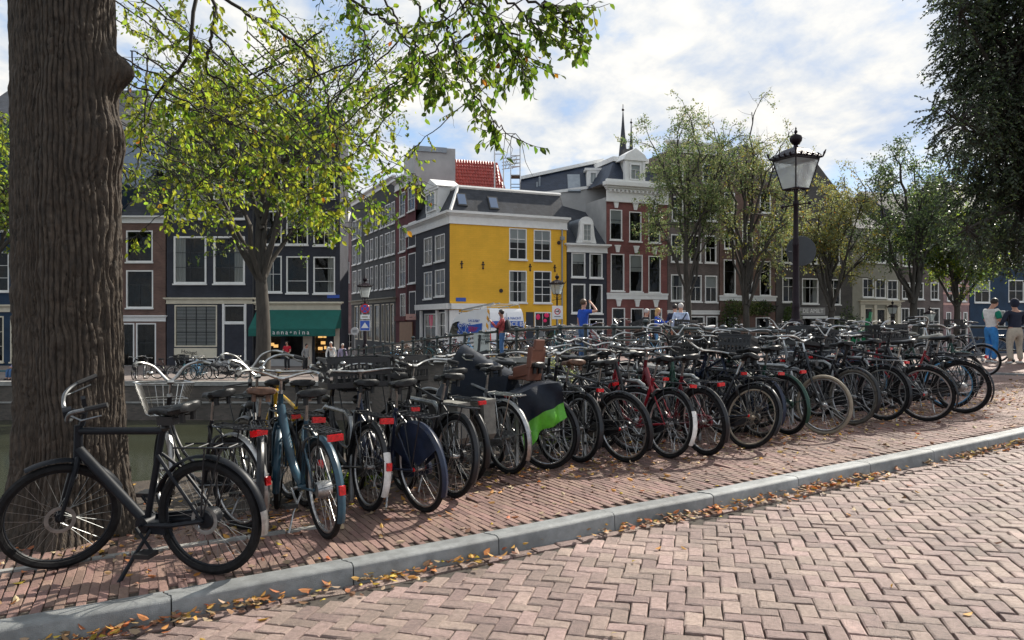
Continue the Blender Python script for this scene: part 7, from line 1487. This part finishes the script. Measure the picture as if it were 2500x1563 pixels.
person('young man in a bright blue T shirt shading his eyes with one hand', at(1424, 22.4), 62, 1.78, C_blue, C_jean, 'brown', 'short', elbow=((-.26, .0, 1.12), (.38, .22, 1.45)), wrist=((-.25, .12, .9), (.14, .20, 1.66)), look=(0, -.25))
person('white haired man in a dark jacket behind the railing', at(1577, 27.2), 75, 1.68, C_dark, C_jean, 'grey', 'long')
person('blonde woman in a blue top pointing to the right', at(1604, 26.4), 100, 1.66, C_blue, C_jean, 'blonde', 'long', elbow=((-.22, .2, 1.25), (.25, 0, 1.12)), wrist=((-.2, .46, 1.3), (.27, .06, .88)), long_hair=True)
person('dark haired man half hidden behind the man in the light blue shirt', at(1647, 26.6), 20, 1.80, C_navy, C_dark, 'dark', 'long')
person('grey haired man in a light blue patterned shirt seen from behind', at(1662, 25.2), 12, 1.76, C_lblue, C_brown, 'grey', 'long', wide=1.12)
q = Vector(at(1662, 25.2)); tag(MB().tube([q + Vector((.16, -.14, 1.46)), q + Vector((0, -.165, 1.2)), q + Vector((-.16, -.15, .98))], .018, 5).ell(q + Vector((-.22, -.1, .92)), (.09, .07, .1), 8, 6).build('shoulder_bag', C_navy), 'navy shoulder bag across the back of the light blue shirt', 'bag')
r7 = person('man in a white shirt with green sleeves and blue jeans looking down at his phone', at(2420, 20.9), 78, 1.76, C_white, C_bjean, 'dark', 'short', SKIN, SHOEW, elbow=((-.25, .04, 1.14), (.25, .04, 1.14)), wrist=((-.10, .30, 1.18), (.10, .30, 1.18)), look=(0, .8), wide=1.12)
for s in (-1, 1): skin_obj('sleeve', [Vector((s * .165, 0, 1.43)), Vector((s * .205, .01, 1.36)), Vector((s * .245, .035, 1.2))], [(0, 1), (1, 2)], [.088, .088, .074], C_green, r7)
q = Vector(at(2420, 20.9)); tag(MB().box(-.04, .04, -.006, .006, -.075, .075).build('phone', K_plast, None, False, loc=q + Vector((.39, -.05, 1.22))), 'phone held by the man with green sleeves', 'phone')
person('person in a navy hooded jacket and beige trousers seen from behind at the right edge', at(2478, 20.6), -8, 1.72, C_navy, C_beige, None, 'long', SKIN, SHOEW, wide=1.32, hood=True, stance=.14, elbow=((-.34, .06, 1.12), (.34, .06, 1.12)), wrist=((-.24, .28, 1.1), (.24, .28, 1.1)))
person('woman in a red blouse and dark trousers sitting outside the shop', (W(701, 780, 45).x, 45, QZ + .05), 190, 1.68, C_red, C_dark, 'dark', 'short', wrist=((-.12, .3, 1.0), (.12, .28, 1.0)), elbow=((-.25, .08, 1.15), (.25, .08, 1.15)))
person('man in grey and black bending by the shop window', (W(745, 780, 45).x, 45, QZ), 120, 1.62, C_grey, C_dark, 'dark', 'long', bow=.2)
person('balding man in a white shirt stooping over bikes below the awning', (W(812, 780, 42).x, 42, QZ + .2), 185, 1.72, C_white, C_dark, 'grey', 'long', bow=.6, wrist=((-.2, .45, .75), (.2, .45, .75)), elbow=((-.28, .25, 1.0), (.28, .25, 1.0)))
person('person in lilac by the bikes at the foot of the bridge', (W(836, 780, 42).x, 42, QZ + .1), 150, 1.58, C_lil, C_dark, 'grey', 'long')
bxp = W(26, 780, 38.6); tag(MB().box(-.9, .9, -.22, .22, .40, .46).box(-.85, -.78, -.2, .2, 0, .4).box(.78, .85, -.2, .2, 0, .4).build('bench', mat('teal_wood', (.02, .09, .11), .6), None, False, loc=(bxp.x, bxp.y, QZ)), 'low teal bench on the far quay at the left edge', 'bench')
person('man in pale clothes sitting with a phone on the far quay, left of the trunk', (bxp.x + .3, bxp.y, QZ), 200, 1.72, C_lil, C_jean, 'dark', 'long', sit=.46, knees=((-.11, .42, .52), (.11, .42, .52)), ankles=((-.11, .44, .09), (.11, .44, .09)), wrist=((-.08, .3, 1.1), (.08, .3, 1.1)), elbow=((-.25, .06, 1.1), (.25, .06, 1.1)))
# ================================================================== VEHICLES, MORE BIKES, PLANTS, LEAVES
V_white = mat('van_white', (.82, .83, .84), .35, coat=.4, var=.05, scale=1); V_blue = mat('van_blue', (.015, .09, .42), .35, coat=.3); V_red = mat('van_red', (.5, .01, .02), .4); V_yel = mat('van_orange', (.75, .36, .02), .4); V_glass = mat('vehicle_glass', (.015, .018, .02), .06, coat=.5); V_grey = mat('bumper_grey', (.06, .06, .065), .6); V_navy = mat('car_navy', (.012, .02, .045), .25, coat=.6); V_tail = mat('tail_red', (.6, .01, .015), .25)
def body_loft(prof, yw, m, name, parent, cap=True):
    "prof: closed side outline (x,z); yw(z): half width"
    n = len(prof); L_ = [Vector((x, yw(x, z), z)) for x, z in prof]; R2 = [Vector((x, -yw(x, z), z)) for x, z in prof]; b = MB(); b.add(L_ + R2, [tuple(range(n)), tuple(range(2 * n - 1, n - 1, -1))] + [(i, i + n, (i + 1) % n + n, (i + 1) % n) for i in range(n)]); return b.build(name, m, parent)
def wheel4(root, xs, yw, r):
    for x in xs:
        for s in (-1, 1):
            w = MB().lathe([(0, -.11), (r * .62, -.11), (r * .64, -.09), (r * .64, .09), (r * .62, .11), (0, .11)], n=20, axis='y').build('wheel', K_alu, root); w.location = (x, s * (yw - .1), r); link('tyre', MB().torus((0, 0, 0), r - .085, .095, 28, 8, flat=1.15).mesh('tyre', K_tyre), w)
def van():
    s0 = 21.2; w0 = 4.05; p = bridge_pt(s0, w0 + 1.0); root = thing('delivery_van', 'white high roofed service van with blue stripe and red lettering driving off the bridge', 'van', p); az = math.atan2(BD.y, BD.x); sl = math.atan2(deck_z(s0 + 5) - deck_z(s0), 5); root.rotation_euler = Euler((0, -sl, az)); 
    yw = lambda x, z: (1.0 if z < 1.4 else 1.0 - (z - 1.4) * .14) * (1 if x < 4.6 else 1 - (x - 4.6) * .10)
    prof = [(0.02, .42), (0, 1.2), (.03, 2.3), (.12, 2.5), (1.5, 2.56), (3.4, 2.55), (3.95, 2.45), (4.3, 2.2), (4.75, 1.55), (5.0, 1.32), (5.5, 1.15), (5.62, .95), (5.62, .45), (5.2, .36), (.2, .36)]
    body_loft(prof, yw, V_white, 'body', root)
    e = .006
    def side(name, pts, m, s=1): return MB().prism([Vector((x, s * (yw(x, z) + e), z)) for x, z in pts], (0, s * .004, 0)).build(name, m, root, smooth=False)
    for s in (-1, 1): side('cab_window', [(3.45, 1.45), (4.72, 1.45), (4.28, 2.08), (3.9, 2.15), (3.45, 2.15)], V_glass, s); side('stripe', [(.75, 1.42), (3.35, 1.42), (3.35, 1.86), (.75, 1.86)], V_blue, s)
    for i in range(6): z = .5 + i * .34; side('hazard_stripe', [(.06, z), (.30, z + .16), (.30, z + .34), (.06, z + .18)], V_yel)
    MB().prism([Vector((4.33, y, 2.17)) for y in (-.82, .82)] + [Vector((4.78, y, 1.56)) for y in (.9, -.9)], (.012, 0, .012)).build('windscreen', V_glass, root, smooth=False)
    TS = Matrix(((-1, 0, 0, 0), (0, 0, 1, 0), (0, 1, 0, 0), (0, 0, 0, 1))); TR = Matrix(((0, 0, -1, 0), (-1, 0, 0, 0), (0, 1, 0, 0), (0, 0, 0, 1)))
    def tx(t, sz, m, x, z, M_, y=1.02, sk=.0): o = link('lettering', text_mesh('t', t, sz, m), root); o.matrix_basis = Matrix.Translation((x, y, z)) @ M_ @ Matrix.Shear('XY', 4, (sk, 0)); return o
    tx('SOS', .78, V_blue, 2.75, 1.72, TS, .985, .2); tx('SOS', .66, S_white, 2.72, 1.74, TS, .995, .2); tx('SOS', .58, V_blue, 2.72, 1.74, TS, 1.003, .2); tx('SERVICE', .34, V_red, 1.45, 1.60, TS, 1.0, .2); tx('DAG & NACHT', .19, V_blue, 1.5, 2.02, TS, .945, .2); tx('030 247 2480', .2, V_grey, 2.1, 1.2, TS, 1.02)
    MB().box(-.012, -.004, -.86, .86, 1.60, 1.90).build('stripe', V_blue, root, smooth=False); tx('SERVICE BV', .3, S_white, -.02, 1.75, TR, -.25); tx('DAG & NACHT', .17, V_blue, .0, 2.03, TR, -.2); tx('SOS', .5, V_red, -.03, 1.3, TR, -.35)
    b = MB()
    for y in (-.92, -.005, .9): b.box(-.01, -.003, y, y + .012, .5, 2.28)
    for z in (1.75, 1.02): b.box(-.01, -.003, -.9, .9, z, z + .012)
    b.build('door_seam', V_grey, root, smooth=False); MB().box(-.1, .02, -.98, .98, .38, .54).build('bumper', V_grey, root, smooth=False); MB().box(-.02, -.006, -.26, .26, .62, .73).build('number_plate', V_yel, root, smooth=False)
    for s in (-1, 1): MB().box(-.02, .05, s * .93 - .05, s * .93 + .05, .85, 1.4).build('tail_light', V_tail, root, smooth=False); MB().ell((4.75, s * 1.08, 1.5), (.08, .1, .16), 8, 6).build('mirror', V_grey, root); MB().box(5.5, 5.6, s * .72 - .16, s * .72 + .16, .85, 1.05).build('headlight', K_clear, root)
    rk = MB()
    for s in (-1, 1): rk.tube([(.15, s * .75, 2.72), (3.5, s * .75, 2.70)], .022, 5)
    for x in (.15, 1.2, 2.3, 3.4): rk.tube([(x, -.78, 2.55), (x, -.75, 2.72), (x, .75, 2.72), (x, .78, 2.55)], .02, 5)
    rk.build('roof_rack', K_steel, root); MB().tube([(.3, .5, 2.78), (3.9, .5, 2.78)], .03, 5).tube([(.3, .2, 2.78), (3.9, .2, 2.78)], .03, 5).build('ladder', K_alu, root); wheel4(root, (1.0, 4.65), .98, .34)
van()
def car():
    s0 = 16.5; p = bridge_pt(s0, 6.2); root = thing('parked_car', 'dark navy car crossing the bridge, only its roofline above the railing', 'car', p); az = math.atan2(BD.y, BD.x); root.rotation_euler = Euler((0, -math.atan2(deck_z(s0 + 4) - deck_z(s0), 4), az))
    yw = lambda x, z: .88 if z < .85 else .88 - (z - .85) * .42
    body_loft([(0, .35), (-.02, .7), (.1, .95), (.55, 1.38), (1.3, 1.47), (2.3, 1.42), (3.0, 1.0), (3.9, .85), (4.1, .65), (4.1, .35), (3.8, .25), (.2, .25)], yw, V_navy, 'body', root)
    for s in (-1, 1):
        for pts in ([(.65, .95), (1.55, .95), (1.55, 1.36), (.85, 1.34)], [(1.62, .95), (2.85, .95), (2.25, 1.33), (1.62, 1.36)]): MB().prism([Vector((x, s * (yw(x, z) + .006), z)) for x, z in pts], (0, s * .004, 0)).build('side_window', V_glass, root, smooth=False)
        MB().box(-.04, .06, s * .7 - .12, s * .7 + .12, .68, .82).build('tail_light', V_tail, root, smooth=False)
    MB().prism([Vector((.14, y, .99)) for y in (.72, -.72)] + [Vector((.52, y, 1.35)) for y in (-.6, .6)], (-.012, 0, .012)).build('rear_window', V_glass, root, smooth=False); wheel4(root, (.75, 3.25), .87, .31)
car()
# ---- bikes along the bridge and across the canal
cl = [K_black, K_black, K_navy, K_grey, K_green, K_black, K_teal, K_dred, K_lblue]
for i in range(21):
    s = 4.2 + i * 1.12 + R_.uniform(-.25, .25); w = R_.uniform(.45, .7); p = bridge_pt(s, w + (1.5 if i % 2 else .4)); head_ = math.degrees(math.atan2(-BN.x, -BN.y)) + R_.uniform(-28, 28)
    p = bridge_pt(s, 2.0 + R_.uniform(-.2, .2))
    c = cl[(i * 4) % len(cl)]
    bike('bicycle', f'{cname(c)} bike nose in against the near bridge railing, {ORD[i]} from its near end', p, head_, R_.choice(['oma', 'diamond', 'mixte']), c, lean=R_.uniform(-8, 8), steer=R_.uniform(-30, 30), bar=R_.choice(['dutch', 'swept', 'high']), group='bikes along the near bridge railing', light=R_.choice(['std', None]), crate=R_.choice([None, None, None, 'small']), basket=R_.choice([None, None, None, K_chrome]), sadm=R_.choice([K_sad, K_sad, K_wht, K_sadbr]), rimm=R_.choice([None, None, K_cream]))
for i in range(9):
    s = -1.5 + i * 1.25 + R_.uniform(-.3, .3); p = bridge_pt(s, 9.0 + R_.uniform(-.2, .2)); head_ = math.degrees(math.atan2(BN.x, BN.y)) + R_.uniform(-35, 35)
    if 1.0 < s < 3.4: continue
    c = cl[(i * 5) % len(cl)]
    bike('bicycle', f'{cname(c)} bike against the far bridge railing, {ORD[i]} place from the right', p, head_, R_.choice(['oma', 'diamond']), c, lean=R_.uniform(-8, 8), steer=R_.uniform(-30, 30), bar=R_.choice(['dutch', 'swept', 'flat']), group='bikes along the far bridge railing', light=None, sadm=R_.choice([K_sad, K_wht]))
for i, (px, hd_, c, kd, kw, lb) in enumerate(((332, 160, K_black, 'oma', {}, 'black bike nose on at the far quay edge, leftmost of the row across the canal'), (352, -20, K_grey, 'diamond', {}, 'grey bike second from the left across the canal'), (385, 80, K_black, 'oma', {'crate': 'small'}, 'black bike with a front crate across the canal'), (424, 75, K_black, 'diamond', {'rimm': K_wht, 'tyrem': K_tyre2}, 'bike with a bright white rimmed wheel across the canal'), (452, 160, K_teal, 'oma', {'crate': 'small'}, 'teal bike with a dark crate below the lettered board'), (486, 170, K_lblue, 'oma', {}, 'light blue bike across the canal'), (505, -160, K_blue, 'diamond', {}, 'slate blue bike right of the light blue one across the canal'), (540, 65, K_black, 'oma', {}, 'black bike before the dark door across the canal'), (575, -95, K_black, 'diamond', {'rimm': K_alu}, 'thin framed bike right of the dark door across the canal'))):
    p = W(px, 780, 37.6 + (i % 3) * .3); r = bike('bicycle', lb, Vector((p.x, p.y, QZ + .06)), hd_, kd, c, lean=R_.uniform(-6, 6), steer=R_.uniform(-25, 25), group='bikes on the far quay', light=None, **kw)
# ---- shrubs and ivy
def bush(name, label, c, R3, n, sz_, mats, seed, stems=10):
    global rng; rng = np.random.default_rng(seed); root = thing(name, label, 'plant', c); tw = Tubes(); P = []; D = []
    for i in range(stems): e = rng.normal(0, .45, 3) * R3; e[2] = abs(e[2]) * 1.4 + R3[2] * .3; tw.add(wig((rng.normal(0, .1), rng.normal(0, .1), 0), e, 6, .2), np.linspace(.012, .004, 6) * max(1, R3[2]), 4)
    v = rng.normal(0, 1, (n, 3)); v /= np.linalg.norm(v, axis=1, keepdims=True); rr = rng.uniform(.2, 1, (n, 1)) ** .5; lump = 1 + .25 * np.sin(v[:, :1] * 5 + seed) * np.cos(v[:, 2:] * 4); P = v * rr * lump * R3 + np.array([0, 0, R3[2]]); D = v * .6 + rng.normal(0, .6, (n, 3)) + np.array([0, 0, -.2])
    tw.build('stems', B_twig, root); leaves('foliage', P, D, sz_ * rng.uniform(.7, 1.3, n), mats, root, rng.choice(len(mats), n), LEAF4)
def fz(px, py, off): t = FR.t(px); q = FR.M(t) @ Vector((0, -off, 0)); return q
for px, y0, y1, wpx, lb, ms, sd in ((1770, 738, 850, 26, 'ivy climbing round the doorway left of the second tree', [LF_mid, LF_dark], 1), (1800, 732, 770, 45, 'ivy hanging over the ground floor windows', [LF_mid, LF_olive], 2), (1845, 735, 770, 30, 'ivy clump right of the second tree', [LF_mid, LF_dark], 3), (1918, 742, 800, 20, 'green shrub behind the large lamp post', [LF_green, LF_mid], 4), (2055, 745, 850, 36, 'large green shrub beside the olive grey house', [LF_green, LF_dark], 5)):
    c = fz(px, 780, .7); Y = c.y; hgt = (y1 - y0) / F * Y / 2; zb = CZ - (y1 - HY) / F * Y; bush('shrub', lb, (c.x, c.y, zb), np.array([wpx / F * Y, .5, hgt]), 900, .16, ms, sd)
LF_pale = leafmat('leaf_pale', (.34, .36, .15), .35, .3, .02)
c = ground(1372, 948); bush('weed_plant', 'tall pale green weed growing from the quay edge behind the brown saddle', (c.x, c.y, c.z - .05), np.array([.26, .2, .34]), 900, .035, [LF_pale, LF_green], 9, 16)
for i, (px, py) in enumerate(((900, 1165), (845, 1190), (760, 1175), (1345, 1080), (90, 1260))):
    c = ground(px, py); bush('weed_tuft', ['grass tuft behind the black skirt guard bike', 'grass tuft at the quay edge near the tall trunk', 'grass tuft behind the slate blue bike', 'grass tuft under the rain cover', 'grass tuft left of the big trunk'][i], (c.x, c.y, c.z - .03), np.array([.16, .12, .08]), 160, .07, [LF_bright, LF_near], 20 + i, 4)
# ---- fallen leaves
def litter():
    global rng; rng = np.random.default_rng(3); P = []; N = []
    def add(x, y, z, m): P.append((x, y, z)); N.append(m)
    for i in range(3900):     # gutter
        s = rng.uniform(0.4, KLEN - 2); dens = .5 + .5 * math.sin(s * 2.3) * math.sin(s * .9 + 1)
        if rng.random() > dens: continue
        p, tg, nn = kat(s); t = -.012 - abs(rng.normal(0, .045)) - (rng.exponential(.06) if rng.random() < .2 else 0); q = p + nn * t; add(q.x, q.y, near_z(q.x) - KH + .012 + max(0, .05 + t * .5) * rng.random(), rng.choice(4, p=[.42, .32, .1, .16]))
    for i in range(110): s = rng.uniform(.4, KLEN - 2); p, tg, nn = kat(s); t = -rng.exponential(.9) - .2; q = p + nn * t; (q.y > 1.5) and add(q.x, q.y, near_z(q.x) - KH + .012, rng.choice(4))
    for i in range(4200):
        s = rng.uniform(.3, KLEN - 2); p, tg, nn = kat(s); u = rng.random(); t = (.2 + rng.random() * 1.0) if u < .13 else 1.0 + rng.gamma(2.2, .42); q = p + nn * t
        if quay_side([[q.x, q.y]])[0] < .05 or q.y < 1: continue
        add(q.x, q.y, G(q.x, q.y) + .012, rng.choice(4, p=[.22, .4, .12, .26]))
    P = np.array(P); n = len(P); a = rng.uniform(0, 2 * np.pi, n); D = np.stack([np.cos(a), np.sin(a), rng.normal(.05, .22, n)], 1); mats = [mat('litter_orange', (.40, .17, .04), .7, island=.3, hue=.03, trans=.15), mat('litter_brown', (.20, .105, .05), .75, island=.35, hue=.03), mat('litter_yellow', (.48, .30, .045), .65, island=.25, hue=.03, trans=.2), mat('litter_pale', (.33, .24, .15), .75, island=.3, hue=.02)]
    # leaves lie mostly flat: roll keeps the blade near the ground
    u, w = frame_for(D); roll = np.where(np.abs(u[:, 2]) < np.abs(w[:, 2]), 0, np.pi / 2) + rng.normal(0, .35, n)
    o = leaves('leaf_litter', P, D, rng.uniform(.035, .075, n), mats, None, np.array(N), LEAF6, .9, roll); tag(o, 'fallen brown and orange leaves along the kerb and under the bikes', 'leaf litter', kind='stuff')
litter()
